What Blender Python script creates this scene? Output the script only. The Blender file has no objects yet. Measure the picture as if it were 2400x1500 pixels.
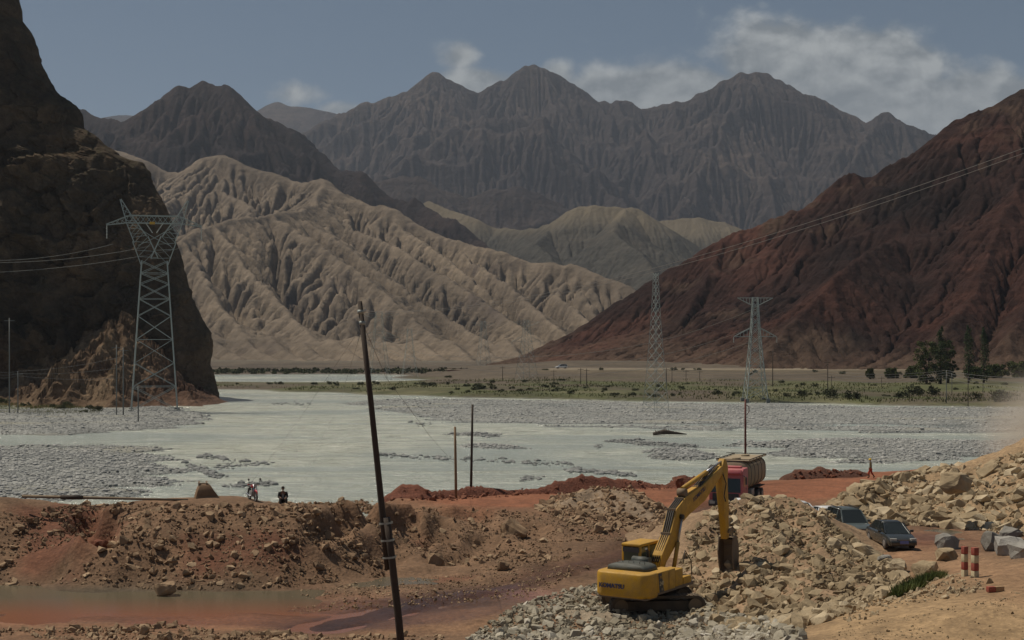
import bpy, bmesh, math, random
import numpy as np
from mathutils import Vector, Matrix, Euler

R = math.radians
scene = bpy.context.scene
COL = scene.collection

# ------------------------------------------------------------------ camera
F, HY, CH = 3333.33, 812.0, 12.4          # focal length in photo pixels, horizon row, eye height (m)
cam_d = bpy.data.cameras.new('camera')
cam = bpy.data.objects.new('camera', cam_d)
COL.objects.link(cam)
cam.location = (0, 0, CH)
cam.rotation_euler = (R(90), 0, 0)
cam_d.sensor_width = 36.0
cam_d.lens = 50.0
cam_d.shift_y = (HY - 750.0) / 2400.0
cam_d.clip_start = 0.5
cam_d.clip_end = 40000.0
scene.camera = cam

# ------------------------------------------------------------------ sun, sky, exposure
SUN_AZ, SUN_EL = 68.0, 62.0                # degrees to the left of straight ahead, elevation
to_sun = Vector((-math.sin(R(SUN_AZ)) * math.cos(R(SUN_EL)), math.cos(R(SUN_AZ)) * math.cos(R(SUN_EL)), math.sin(R(SUN_EL))))
sun_d = bpy.data.lights.new('sun', 'SUN')
sun_d.energy = 5.0
sun_d.angle = R(0.53)
sun_d.color = (1.0, 0.91, 0.76)
sun = bpy.data.objects.new('sun', sun_d)
COL.objects.link(sun)
sun.rotation_euler = to_sun.to_track_quat('Z', 'Y').to_euler()
sun.location = (-200, 150, 400)

world = bpy.data.worlds.new('World')
scene.world = world
world.use_nodes = True
scene.view_settings.view_transform = 'Standard'
scene.view_settings.look = 'None'
scene.view_settings.gamma = 1.0
scene.view_settings.use_curve_mapping = False
scene.view_settings.exposure = -0.48
scene.cycles.use_denoising = True
scene.cycles.denoiser = 'OPENIMAGEDENOISE'
scene.cycles.max_bounces = 5
scene.cycles.diffuse_bounces = 2
scene.cycles.glossy_bounces = 3
scene.cycles.transmission_bounces = 4
scene.cycles.volume_bounces = 1
scene.cycles.transparent_max_bounces = 8
scene.cycles.sample_clamp_indirect = 4.0


# ------------------------------------------------------------------ node helper
class NT:
    """Small wrapper: builds shader nodes with plain calls."""
    def __init__(self, tree, clear=True):
        self.t = tree
        if clear:
            tree.nodes.clear()

    def n(self, kind, ins=None, **props):
        nd = self.t.nodes.new(kind)
        for k, v in props.items():
            setattr(nd, k, v)
        for k, v in (ins or {}).items():
            self.put(nd.inputs[k], v)
        return nd

    def put(self, sock, v):
        if isinstance(v, bpy.types.NodeSocket):
            self.t.links.new(v, sock)
        else:
            if isinstance(v, (tuple, list)) and len(v) == 3 and sock.type == 'RGBA':
                v = (*v, 1.0)
            sock.default_value = v

    def m(self, op, a, b=0.0, c=0.0, clamp=False):
        nd = self.n('ShaderNodeMath', {0: a, 1: b, 2: c}, operation=op, use_clamp=clamp)
        return nd.outputs[0]

    def vm(self, op, a, b=(0, 0, 0)):
        nd = self.n('ShaderNodeVectorMath', {0: a, 1: b}, operation=op)
        return nd.outputs[0]

    def noise(self, vec, scale, detail=4.0, rough=0.55, dist=0.0, out=0):
        nd = self.n('ShaderNodeTexNoise', {'Vector': vec, 'Scale': scale, 'Detail': detail, 'Roughness': rough, 'Distortion': dist})
        return nd.outputs[out]

    def vor(self, vec, scale, feature='F1', out=0):
        nd = self.n('ShaderNodeTexVoronoi', {'Vector': vec, 'Scale': scale}, feature=feature)
        return nd.outputs[out]

    def ramp(self, fac, stops, interp='LINEAR'):
        nd = self.n('ShaderNodeValToRGB', {0: fac})
        cr = nd.color_ramp
        cr.interpolation = interp
        while len(cr.elements) < len(stops):
            cr.elements.new(0.5)
        for e, (p, c) in zip(cr.elements, stops):
            e.position = p
            e.color = (c, c, c, 1) if isinstance(c, (int, float)) else (*c, 1)
        return nd.outputs[0]

    def mix(self, fac, a, b, blend='MIX'):
        nd = self.n('ShaderNodeMix', data_type='RGBA', blend_type=blend)
        self.put(nd.inputs[0], fac)
        self.put(nd.inputs[6], a)
        self.put(nd.inputs[7], b)
        return nd.outputs[2]

    def maprange(self, v, a, b, c, d, smooth=False):
        nd = self.n('ShaderNodeMapRange', {0: v, 1: a, 2: b, 3: c, 4: d}, interpolation_type='SMOOTHSTEP' if smooth else 'LINEAR')
        return nd.outputs[0]

    def bump(self, h, strength, dist, normal=None):
        ins = {'Height': h, 'Strength': strength, 'Distance': dist}
        if normal is not None:
            ins['Normal'] = normal
        return self.n('ShaderNodeBump', ins).outputs[0]

    def pos(self):
        return self.n('ShaderNodeNewGeometry').outputs['Position']

    def obj(self):
        return self.n('ShaderNodeTexCoord').outputs['Object']

    def scaled(self, vec, s, rot=(0, 0, 0)):
        nd = self.n('ShaderNodeMapping', {'Vector': vec, 'Scale': s, 'Rotation': rot})
        return nd.outputs[0]

    def attr(self, name, out='Color'):
        return self.n('ShaderNodeAttribute', attribute_name=name).outputs[out]

    def surface(self, color, rough=0.9, normal=None, metal=0.0, spec=0.3, **kw):
        ins = {'Base Color': color, 'Roughness': rough, 'Metallic': metal, 'Specular IOR Level': spec}
        if normal is not None:
            ins['Normal'] = normal
        for k, v in kw.items():
            ins[k] = v
        b = self.n('ShaderNodeBsdfPrincipled', ins)
        o = self.n('ShaderNodeOutputMaterial')
        self.t.links.new(b.outputs[0], o.inputs['Surface'])
        return b


def material(name):
    mt = bpy.data.materials.new(name)
    mt.use_nodes = True
    return mt, NT(mt.node_tree)


# ------------------------------------------------------------------ world: sky with clouds
def build_world():
    w = NT(world.node_tree)
    sky = w.n('ShaderNodeTexSky', sky_type='NISHITA', sun_disc=False, sun_elevation=R(SUN_EL), sun_rotation=R(-SUN_AZ))
    sky.altitude = 2000.0
    sky.air_density = 1.0
    sky.dust_density = 1.6
    sky.ozone_density = 1.4
    d = w.n('ShaderNodeTexCoord').outputs['Generated']
    sp = w.n('ShaderNodeSeparateXYZ', {0: d})
    ya = w.m('MAXIMUM', w.m('ABSOLUTE', sp.outputs[1]), 0.05)
    u = w.m('DIVIDE', sp.outputs[0], ya)
    v = w.m('DIVIDE', sp.outputs[2], ya)
    bias = None
    blobs = [(1800, 115, 150, 80, 1.0), (1990, 200, 280, 120, 1.15), (2290, 255, 360, 95, 1.1), (2700, 270, 400, 110, 1.0),
             (1500, 225, 270, 75, 1.1), (1310, 180, 60, 45, 0.8), (1085, 130, 70, 45, 0.62), (1115, 195, 110, 45, 0.85), (700, 225, 95, 40, 0.62), (790, 255, 70, 24, 0.7), (1790, 15, 36, 24, 0.3)]
    for px, py, rx, ry, a in blobs:
        du = w.m('MULTIPLY', w.m('SUBTRACT', u, (px - 1200) / F), F / rx)
        dv = w.m('MULTIPLY', w.m('SUBTRACT', v, (HY - py) / F), F / ry)
        r2 = w.m('ADD', w.m('MULTIPLY', du, du), w.m('MULTIPLY', dv, dv))
        g = w.m('MULTIPLY', w.m('EXPONENT', w.m('MULTIPLY', r2, -0.9)), a)
        bias = g if bias is None else w.m('MAXIMUM', bias, g)
    uv = w.n('ShaderNodeCombineXYZ', {0: u, 1: v, 2: 0.0}).outputs[0]
    uvs = w.scaled(uv, (1.0, 1.3, 1.0))
    n1 = w.noise(uvs, 20.0, 7.0, 0.55, 0.15)
    n2 = w.noise(w.vm('ADD', uvs, (0.005, -0.010, 0.0)), 20.0, 7.0, 0.55, 0.15)
    dens = w.m('ADD', w.m('MULTIPLY', bias, 0.86), w.m('MULTIPLY', w.m('SUBTRACT', n1, 0.5), 1.15))
    a = w.maprange(dens, 0.20, 0.58, 0.0, 0.95, True)
    lit = w.maprange(w.m('SUBTRACT', n1, n2), -0.1, 0.12, 0.0, 1.0)
    hgt = w.maprange(v, 0.14, 0.21, 0.0, 1.0)
    lit = w.m('MULTIPLY', lit, w.m('ADD', 0.45, w.m('MULTIPLY', hgt, 0.55)))
    ccol = w.mix(lit, (3.0, 3.35, 3.6), (6.2, 6.5, 6.5))
    col = w.mix(a, w.mix(0.5, sky.outputs[0], (1.35, 1.8, 1.95)), ccol)
    bg = w.n('ShaderNodeBackground', {'Color': col, 'Strength': 0.083})
    out = w.n('ShaderNodeOutputWorld')
    w.t.links.new(bg.outputs[0], out.inputs['Surface'])
build_world()


# ------------------------------------------------------------------ geometry helpers
def P(px, py, d):
    """photo pixel at distance d -> world point"""
    return (d * (px - 1200.0) / F, d, CH - d * (py - HY) / F)

def PG(px, py, z=0.0):
    """photo pixel on the level z -> world point"""
    return P(px, py, (CH - z) * F / (py - HY))

def mesh_np(name, verts, faces, mat=None, smooth=True, cols=None, parent=None, link=True):
    verts = np.asarray(verts, np.float32)
    faces = np.asarray(faces, np.int32)
    k = faces.shape[1]
    me = bpy.data.meshes.new(name)
    me.vertices.add(len(verts))
    me.vertices.foreach_set('co', verts.ravel())
    me.loops.add(faces.size)
    me.loops.foreach_set('vertex_index', faces.ravel())
    me.polygons.add(len(faces))
    me.polygons.foreach_set('loop_start', np.arange(0, faces.size, k, dtype=np.int32))
    me.polygons.foreach_set('loop_total', np.full(len(faces), k, np.int32))
    me.polygons.foreach_set('use_smooth', np.full(len(faces), smooth, bool))
    me.update(calc_edges=True)
    if cols:
        for nm, arr in cols.items():
            at = me.attributes.new(nm, 'FLOAT_COLOR', 'POINT')
            a4 = np.ones((len(verts), 4), np.float32)
            a4[:, :arr.shape[1]] = arr
            at.data.foreach_set('color', a4.ravel())
    if mat:
        me.materials.append(mat)
    if not link:
        return me
    o = bpy.data.objects.new(name, me)
    COL.objects.link(o)
    if parent:
        o.parent = parent
    return o

def grid_faces(nx, ny):
    i = np.arange(nx * ny).reshape(ny, nx)
    return np.stack([i[:-1, :-1].ravel(), i[:-1, 1:].ravel(), i[1:, 1:].ravel(), i[1:, :-1].ravel()], 1)

def structure(o):
    o['kind'] = 'structure'
    return o

def tag(o, label, cat, group=None):
    o['label'] = label
    o['category'] = cat
    if group:
        o['group'] = group
    return o

def empty(name, loc=(0, 0, 0), rz=0.0, label=None, cat=None, group=None):
    o = bpy.data.objects.new(name, None)
    COL.objects.link(o)
    o.location = loc
    o.rotation_euler = (0, 0, rz)
    o.empty_display_size = 0.3
    if label:
        tag(o, label, cat, group)
    return o


# ------------------------------------------------------------------ numpy noise
def _h(ix, iy, iz, seed):
    with np.errstate(over='ignore'):
        n = (ix.astype(np.int64) * 374761393 + iy.astype(np.int64) * 668265263 + iz.astype(np.int64) * 2147483647 + seed * 1274126177)
        n = (n ^ (n >> 13)) * 1274126177
        n = n ^ (n >> 16)
    return (n & 0xFFFFFF) / float(0xFFFFFF)

def vnoise(x, y, z=None, seed=0):
    x = np.asarray(x, float); y = np.asarray(y, float)
    z = np.zeros_like(x) if z is None else np.asarray(z, float)
    xi, yi, zi = np.floor(x), np.floor(y), np.floor(z)
    fx, fy, fz = x - xi, y - yi, z - zi
    fx, fy, fz = [f * f * f * (f * (f * 6 - 15) + 10) for f in (fx, fy, fz)]
    xi, yi, zi = xi.astype(np.int64), yi.astype(np.int64), zi.astype(np.int64)
    def L(a, b, t): return a + (b - a) * t
    r = []
    for dz in (0, 1):
        a = L(_h(xi, yi, zi + dz, seed), _h(xi + 1, yi, zi + dz, seed), fx)
        b = L(_h(xi, yi + 1, zi + dz, seed), _h(xi + 1, yi + 1, zi + dz, seed), fx)
        r.append(L(a, b, fy))
    return L(r[0], r[1], fz) * 2 - 1

def fbm(x, y, z=None, oct=5, seed=0, gain=0.5, ridged=False):
    s = 0; a = 1.0; tot = 0
    x = np.asarray(x, float); y = np.asarray(y, float)
    z = np.zeros_like(x) if z is None else np.asarray(z, float)
    for o in range(oct):
        n = vnoise(x, y, z, seed + o * 17)
        if ridged:
            n = 1 - 2 * np.abs(n)
        s = s + a * n
        tot += a
        a *= gain
        x, y, z = x * 2.03 + 11.3, y * 2.03 - 5.7, z * 2.03 + 3.1
    return s / tot

def smooth(a, n=1):
    for _ in range(n):
        b = np.pad(a, 1, mode='edge')
        a = (b[:-2, 1:-1] + b[2:, 1:-1] + b[1:-1, :-2] + b[1:-1, 2:] + 2 * b[1:-1, 1:-1]) / 6.0
    return a

def sstep(x, a, b):
    t = np.clip((x - a) / (b - a), 0, 1)
    return t * t * (3 - 2 * t)

def erode(H, X, Y, wave, amp, oct=4, seed=0, mask=None, gain=0.5, tri=0.8):
    """gullies: stripes laid along the fall line, finer ones branching off"""
    dx = X[0, 1] - X[0, 0]; dy = Y[1, 0] - Y[0, 0]
    for o in range(oct):
        Hs = smooth(H, max(1, int(wave / dx * 0.25)))
        gy, gx = np.gradient(Hs, dy, dx)
        g = np.sqrt(gx * gx + gy * gy) + 1e-6
        sx, sy = -gy / g, gx / g
        px, py = X / wave, Y / wave
        ci, cj = np.floor(px).astype(np.int64), np.floor(py).astype(np.int64)
        C = np.zeros_like(H); S = np.zeros_like(H)
        z0 = np.zeros_like(ci)
        for i in (-1, 0, 1, 2):
            for j in (-1, 0, 1, 2):
                qx = ci + i; qy = cj + j
                ax = qx + 0.8 * (_h(qx, qy, z0, seed + o * 31) - 0.5)
                ay = qy + 0.8 * (_h(qx, qy, z0, seed + o * 31 + 7) - 0.5)
                ex, ey = px - ax, py - ay
                w = np.exp(-2.2 * (ex * ex + ey * ey))
                ph = 2 * np.pi * (ex * sx + ey * sy)
                C += w * np.cos(ph); S += w * np.sin(ph)
        ang = np.arctan2(S, C)
        t = (1 - 2 * np.abs(ang) / np.pi) * tri + np.cos(ang) * (1 - tri)
        k = np.clip(g / 0.35, 0, 1)
        if mask is not None:
            k = k * mask
        H = H + t * amp * k
        wave *= 0.5; amp *= gain
    return H


def stream_erode(H, dx, iters=14, k=0.004, diff=0.06, fix=None, m=0.5):
    """stream-power incision on a height grid: water runs to the lowest neighbour, valleys cut back, ridges stay"""
    ny, nx = H.shape
    N = nx * ny
    idx = np.arange(N).reshape(ny, nx)
    pid = np.pad(idx, 1, mode='edge')
    nb = [(dy, dx_, math.hypot(dy, dx_)) for dy in (-1, 0, 1) for dx_ in (-1, 0, 1) if dy or dx_]
    hold = np.zeros(N) if fix is None else np.clip(fix.ravel(), 0, 1)
    for it in range(iters):
        Hp = np.pad(H, 1, mode='edge')
        best = np.zeros_like(H); rec = idx.copy(); dist = np.ones_like(H)
        for dy, dx_, L in nb:
            s = (H - Hp[1 + dy:1 + dy + ny, 1 + dx_:1 + dx_ + nx]) / L
            w = s > best
            best = np.where(w, s, best)
            rec = np.where(w, pid[1 + dy:1 + dy + ny, 1 + dx_:1 + dx_ + nx], rec)
            dist = np.where(w, L, dist)
        order = np.argsort(-H.ravel()).tolist()
        r = rec.ravel().tolist()
        A = [dx * dx] * N
        for i in order:
            j = r[i]
            if j != i:
                A[j] += A[i]
        f = k * np.power(np.array(A), m) / (dx * dist.ravel()) * (1 - hold)
        f = f.tolist()
        h = H.ravel().tolist()
        for i in reversed(order):
            j = r[i]
            if j != i and h[j] < h[i]:
                h[i] = (h[i] + f[i] * h[j]) / (1 + f[i])
        H = np.array(h).reshape(ny, nx)
        if diff:
            Hs = smooth(H, 1)
            H = H + (Hs - H) * diff * (1 - hold.reshape(ny, nx))
    return H


def blocks(u, v, seed=0, tilt=0.8):
    """broken-rock pattern: each cell its own step and tilt; returns value about -1..1"""
    ui, vi = np.floor(u).astype(np.int64), np.floor(v).astype(np.int64)
    z0 = np.zeros_like(ui)
    best = np.full(u.shape, 9.0); val = np.zeros(u.shape)
    for i in (-1, 0, 1):
        for j in (-1, 0, 1):
            cu, cv = ui + i, vi + j
            au = cu + _h(cu, cv, z0, seed); av = cv + _h(cu, cv, z0, seed + 3)
            du, dv = u - au, v - av
            d = du * du + dv * dv
            h = (_h(cu, cv, z0, seed + 5) - .5) * 1.4 + (_h(cu, cv, z0, seed + 7) - .5) * 2 * tilt * du + (_h(cu, cv, z0, seed + 9) - .5) * 2 * tilt * dv
            m = d < best
            best = np.where(m, d, best); val = np.where(m, h, val)
    return val

# ------------------------------------------------------------------ mountains
def rock_mat(name, cols, scale, strata=0.0, bump_d=3.0, patch=None, band=None, foot=None):
    mt, n = material(name)
    p = n.pos()
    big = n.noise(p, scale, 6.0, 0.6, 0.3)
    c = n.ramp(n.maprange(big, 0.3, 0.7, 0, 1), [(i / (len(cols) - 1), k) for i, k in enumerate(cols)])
    fine = n.noise(p, scale * 14, 5.0, 0.65)
    c = n.mix(0.55, c, n.mix(1.0, c, n.ramp(fine, [(0.25, 0.45), (0.75, 1.5)]), 'MULTIPLY'))
    if strata:
        wv = n.noise(n.scaled(p, (0.2, 0.2, 3.0), (0.25, 0.18, 0)), scale * 9, 3.0, 0.6)
        c = n.mix(strata, c, n.mix(1.0, c, n.ramp(wv, [(0.3, 0.45), (0.7, 1.45)]), 'MULTIPLY'))
    if patch:
        c = n.mix(n.maprange(n.noise(p, patch[1], 4.0, 0.6), patch[2], patch[2] + 0.1, 0, patch[3]), c, patch[0])
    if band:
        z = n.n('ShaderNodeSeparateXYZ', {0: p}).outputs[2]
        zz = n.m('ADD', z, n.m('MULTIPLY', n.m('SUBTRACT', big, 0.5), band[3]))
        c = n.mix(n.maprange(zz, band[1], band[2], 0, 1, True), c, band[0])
    if foot:
        z = n.n('ShaderNodeSeparateXYZ', {0: p}).outputs[2]
        zz = n.m('ADD', z, n.m('MULTIPLY', n.m('SUBTRACT', n.noise(p, scale * 2, 5.0, .65), 0.5), foot[3] * 2))
        c = n.mix(n.maprange(zz, foot[1], foot[2], .7, 0, True), c, n.mix(1, n.ramp(fine, [(.25, .5), (.75, 1.35)]), foot[0], 'MULTIPLY'))
    nb = n.bump(n.noise(p, scale * 22, 6.0, 0.65), 0.7, bump_d)
    n.surface(c, 0.95, nb, spec=0.1)
    return mt

def ridge_height(X, Y, ridges, slope, p=1.6):
    H = np.zeros_like(X)
    for poly in ridges:
        for (x0, y0, z0), (x1, y1, z1) in zip(poly[:-1], poly[1:]):
            ex, ey = x1 - x0, y1 - y0
            L2 = ex * ex + ey * ey + 1e-9
            t = np.clip(((X - x0) * ex + (Y - y0) * ey) / L2, 0, 1)
            d = np.hypot(X - (x0 + t * ex), Y - (y0 + t * ey))
            z = np.maximum(z0 + t * (z1 - z0), 0.01)
            u = d * slope / z
            H = np.maximum(H, z * np.clip(1 - u / p, 0, 1) ** p)
    return H

def crest_dist(X, Y, poly):
    D = np.full_like(X, 1e9)
    for (x0, y0, z0), (x1, y1, z1) in zip(poly[:-1], poly[1:]):
        ex, ey = x1 - x0, y1 - y0
        t = np.clip(((X - x0) * ex + (Y - y0) * ey) / (ex * ex + ey * ey + 1e-9), 0, 1)
        D = np.minimum(D, np.hypot(X - (x0 + t * ex), Y - (y0 + t * ey)))
    return D

def densify(poly, k, jit, rng):
    out = []
    for a, b in zip(poly[:-1], poly[1:]):
        for i in range(k):
            t = i / k
            q = [a[j] + t * (b[j] - a[j]) for j in range(3)]
            if i:
                q[2] += rng.uniform(-jit, jit)
            out.append(tuple(q))
    out.append(poly[-1])
    return out

def mountain(name, mat, crest, ext, n, slope, wave, amp, oct=4, seed=1, spurs=0, lean=0.0, spur_len=1.0, extra=(), jit=0.0, warp=0.0,
             gain=0.5, rough=0.0, tri=0.8, p=1.6, ywob=0.0, base=0.0, k=0.02, iters=14, diff=0.05, seednoise=0.05, fine=1.0):
    rng = random.Random(seed)
    x0, x1, y0, y1 = ext
    nx, ny = n
    X, Y = np.meshgrid(np.linspace(x0, x1, nx), np.linspace(y0, y1, ny))
    ridges = []
    main = [P(*q) for q in crest]
    main = [(a, b + rng.uniform(-ywob, ywob), c * (1 + 0.0)) for a, b, c in main]
    main = densify(main, 3, jit, rng)
    ridges.append(main)
    for e in extra:
        ridges.append(densify([P(*q) for q in e], 2, jit * 0.7, rng))
    for s in range(spurs):
        t = (s + rng.uniform(0.15, 0.85)) / spurs * (len(main) - 1)
        i = min(int(t), len(main) - 2)
        q = [main[i][j] + (t - i) * (main[i + 1][j] - main[i][j]) for j in range(3)]
        L = q[2] / slope * spur_len * rng.uniform(0.8, 1.25)
        ln = lean + rng.uniform(-0.35, 0.35)
        pts = []
        for q6 in range(6):
            f = q6 / 5
            pts.append((q[0] + L * f * ln + rng.uniform(-1, 1) * L * 0.05, q[1] - L * f, q[2] * max(0.02, (0.97 - 0.92 * f ** 0.85 + rng.uniform(-0.03, 0.03)))))
        ridges.append(pts)
    wx = fbm(X / (wave * 2.2), Y / (wave * 2.2), oct=3, seed=seed + 3) * warp
    wy = fbm(X / (wave * 2.2), Y / (wave * 2.2), oct=3, seed=seed + 9) * warp
    H = ridge_height(X + wx, Y + wy, ridges, slope, p)
    H = smooth(H, 2)
    crestm = ridge_height(X, Y, [main], slope, p)
    msk = np.clip(0.35 + 1.6 * (1 - H / (crestm.max() + 1e-6)), 0.35, 1.0)
    near = 1 - .75 * np.exp(-(crest_dist(X, Y, main) / (wave * .45)) ** 2)
    if rough:
        H = H + fbm(X / wave * 1.3, Y / wave * 1.3, oct=5, seed=seed + 5, ridged=True) * rough * np.clip(H / (amp * 2 + 1), 0, 1) * msk * np.clip(H / (crestm.max() + 1e-6) * 1.6, .12, 1) * near
    dx = (x1 - x0) / (nx - 1)
    H = H + (fbm(X / wave * 2, Y / wave * 2, oct=4, seed=seed + 50) * wave * seednoise + vnoise(X / dx / 2.1, Y / dx / 2.1, seed=seed) * dx * 0.4) * np.clip(H / (wave * 0.3), 0, 1) * msk
    hold = 1 - sstep(crest_dist(X, Y, main), dx, dx * 3 + wave * 0.12)
    H = stream_erode(H, dx, iters, k, diff, hold)
    H = erode(H, X, Y, max(dx * 7, wave * 0.12), amp * 0.10 * fine, 1, seed, msk, gain, tri)
    H = H + base - 0.02 * 0 - np.where(H < 0.6, 2.5, 0)
    o = mesh_np(name, np.stack([X.ravel(), Y.ravel(), H.ravel()], 1), grid_faces(nx, ny), mat)
    return structure(o)

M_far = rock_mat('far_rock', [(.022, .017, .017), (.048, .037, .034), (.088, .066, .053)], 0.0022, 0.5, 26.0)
M_dark = rock_mat('dark_purple_rock', [(.016, .012, .013), (.028, .02, .02), (.048, .032, .028)], 0.005, 0.35, 12.0, patch=((.09, .055, .045), 0.006, 0.62, 0.7))
M_tan = rock_mat('tan_badland', [(.125, .10, .077), (.178, .141, .106), (.228, .18, .132)], 0.006, 0.3, 4.0, patch=((.07, .055, .05), 0.007, 0.60, 0.75))
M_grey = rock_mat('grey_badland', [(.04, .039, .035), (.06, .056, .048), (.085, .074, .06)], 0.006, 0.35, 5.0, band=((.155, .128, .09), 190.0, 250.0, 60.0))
M_red = rock_mat('red_rock', [(.014, .010, .010), (.036, .018, .015), (.092, .040, .029)], 0.011, 0.55, 3.2, patch=((.105, .068, .048), 0.016, 0.57, 0.75), foot=((.12, .08, .057), 0.0, 26.0, 30.0))  # near-black ramp tones put cloud shade into the rock colour

# farthest range behind everything
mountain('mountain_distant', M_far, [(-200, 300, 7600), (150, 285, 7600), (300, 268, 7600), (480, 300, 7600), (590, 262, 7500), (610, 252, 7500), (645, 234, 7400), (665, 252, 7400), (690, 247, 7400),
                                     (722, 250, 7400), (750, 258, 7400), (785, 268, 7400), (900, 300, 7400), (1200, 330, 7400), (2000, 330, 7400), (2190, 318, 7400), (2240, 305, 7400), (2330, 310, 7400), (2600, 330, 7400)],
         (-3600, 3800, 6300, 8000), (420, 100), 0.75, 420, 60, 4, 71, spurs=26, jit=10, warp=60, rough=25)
# main far range
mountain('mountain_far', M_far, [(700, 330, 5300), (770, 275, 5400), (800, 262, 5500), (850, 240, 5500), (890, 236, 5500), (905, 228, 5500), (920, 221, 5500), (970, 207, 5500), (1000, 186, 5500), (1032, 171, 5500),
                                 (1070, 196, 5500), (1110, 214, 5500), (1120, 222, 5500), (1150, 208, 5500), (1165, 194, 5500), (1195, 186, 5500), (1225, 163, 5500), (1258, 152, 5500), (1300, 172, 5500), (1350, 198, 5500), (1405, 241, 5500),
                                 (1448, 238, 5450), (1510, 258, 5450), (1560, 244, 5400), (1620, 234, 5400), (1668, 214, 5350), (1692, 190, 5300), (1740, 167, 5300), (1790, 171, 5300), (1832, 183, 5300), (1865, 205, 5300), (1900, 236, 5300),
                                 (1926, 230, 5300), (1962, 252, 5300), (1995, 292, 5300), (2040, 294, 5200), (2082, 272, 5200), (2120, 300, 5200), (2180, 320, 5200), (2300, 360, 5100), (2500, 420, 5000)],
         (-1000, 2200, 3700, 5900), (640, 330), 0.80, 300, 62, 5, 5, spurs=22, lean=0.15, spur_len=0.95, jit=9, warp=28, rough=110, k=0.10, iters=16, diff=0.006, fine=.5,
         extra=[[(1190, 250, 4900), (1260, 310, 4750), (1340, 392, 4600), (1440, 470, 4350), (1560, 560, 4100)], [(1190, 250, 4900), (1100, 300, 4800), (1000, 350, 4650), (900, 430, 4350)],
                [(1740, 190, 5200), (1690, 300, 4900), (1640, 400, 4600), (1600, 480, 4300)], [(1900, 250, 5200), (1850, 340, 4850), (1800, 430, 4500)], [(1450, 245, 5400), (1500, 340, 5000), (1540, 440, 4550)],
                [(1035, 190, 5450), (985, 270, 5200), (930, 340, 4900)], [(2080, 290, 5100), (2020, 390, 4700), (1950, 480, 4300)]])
# dark jagged mountain on the left
mountain('mountain_dark_left', M_dark, [(-150, 200, 2900), (60, 235, 2900), (190, 254, 2900), (215, 262, 2900), (260, 274, 2850), (300, 282, 2800), (330, 262, 2800), (370, 235, 2800), (402, 214, 2800), (434, 203, 2800), (450, 215, 2800), (476, 190, 2800),
                                        (500, 198, 2800), (515, 206, 2780), (543, 205, 2750), (562, 222, 2750), (585, 262, 2750), (620, 276, 2750), (650, 290, 2750), (692, 308, 2700), (722, 335, 2700), (760, 356, 2700), (800, 392, 2650),
                                        (850, 408, 2600), (900, 448, 2600), (952, 470, 2550), (1000, 488, 2500), (1060, 510, 2450), (1100, 545, 2400), (1160, 580, 2350), (1260, 640, 2300)],
         (-1300, 200, 1850, 3050), (430, 300), 0.95, 140, 26, 4, 12, spurs=16, lean=0.2, spur_len=0.9, jit=6, warp=18, rough=60, ywob=10, k=0.07, iters=16, diff=0.006, fine=.5)
# dark hills in the middle distance
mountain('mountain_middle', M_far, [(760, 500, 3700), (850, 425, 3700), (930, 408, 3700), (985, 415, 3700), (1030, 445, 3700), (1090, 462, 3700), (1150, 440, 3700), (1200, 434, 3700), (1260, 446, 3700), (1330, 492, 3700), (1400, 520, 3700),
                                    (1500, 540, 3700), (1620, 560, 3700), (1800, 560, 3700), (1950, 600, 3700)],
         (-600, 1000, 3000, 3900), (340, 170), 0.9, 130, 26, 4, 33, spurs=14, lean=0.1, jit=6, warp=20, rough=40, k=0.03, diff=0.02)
# grey hills with pale tops, right of the centre
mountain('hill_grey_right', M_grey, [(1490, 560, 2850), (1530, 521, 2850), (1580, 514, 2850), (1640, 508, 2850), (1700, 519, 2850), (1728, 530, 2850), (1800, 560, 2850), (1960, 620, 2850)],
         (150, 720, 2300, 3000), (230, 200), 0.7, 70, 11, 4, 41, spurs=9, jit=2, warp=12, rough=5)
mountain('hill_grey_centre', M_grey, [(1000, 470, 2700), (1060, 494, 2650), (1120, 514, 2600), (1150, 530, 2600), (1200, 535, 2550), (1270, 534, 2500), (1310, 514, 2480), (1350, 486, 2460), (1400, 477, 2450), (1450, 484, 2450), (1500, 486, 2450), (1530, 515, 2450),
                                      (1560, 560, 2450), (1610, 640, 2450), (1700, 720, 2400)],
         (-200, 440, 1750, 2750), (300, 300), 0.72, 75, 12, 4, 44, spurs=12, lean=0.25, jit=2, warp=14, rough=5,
         extra=[[(1470, 488, 2430), (1440, 540, 2300), (1500, 600, 2150), (1560, 680, 2000)], [(1310, 520, 2470), (1250, 570, 2300), (1330, 640, 2100)]])
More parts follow.
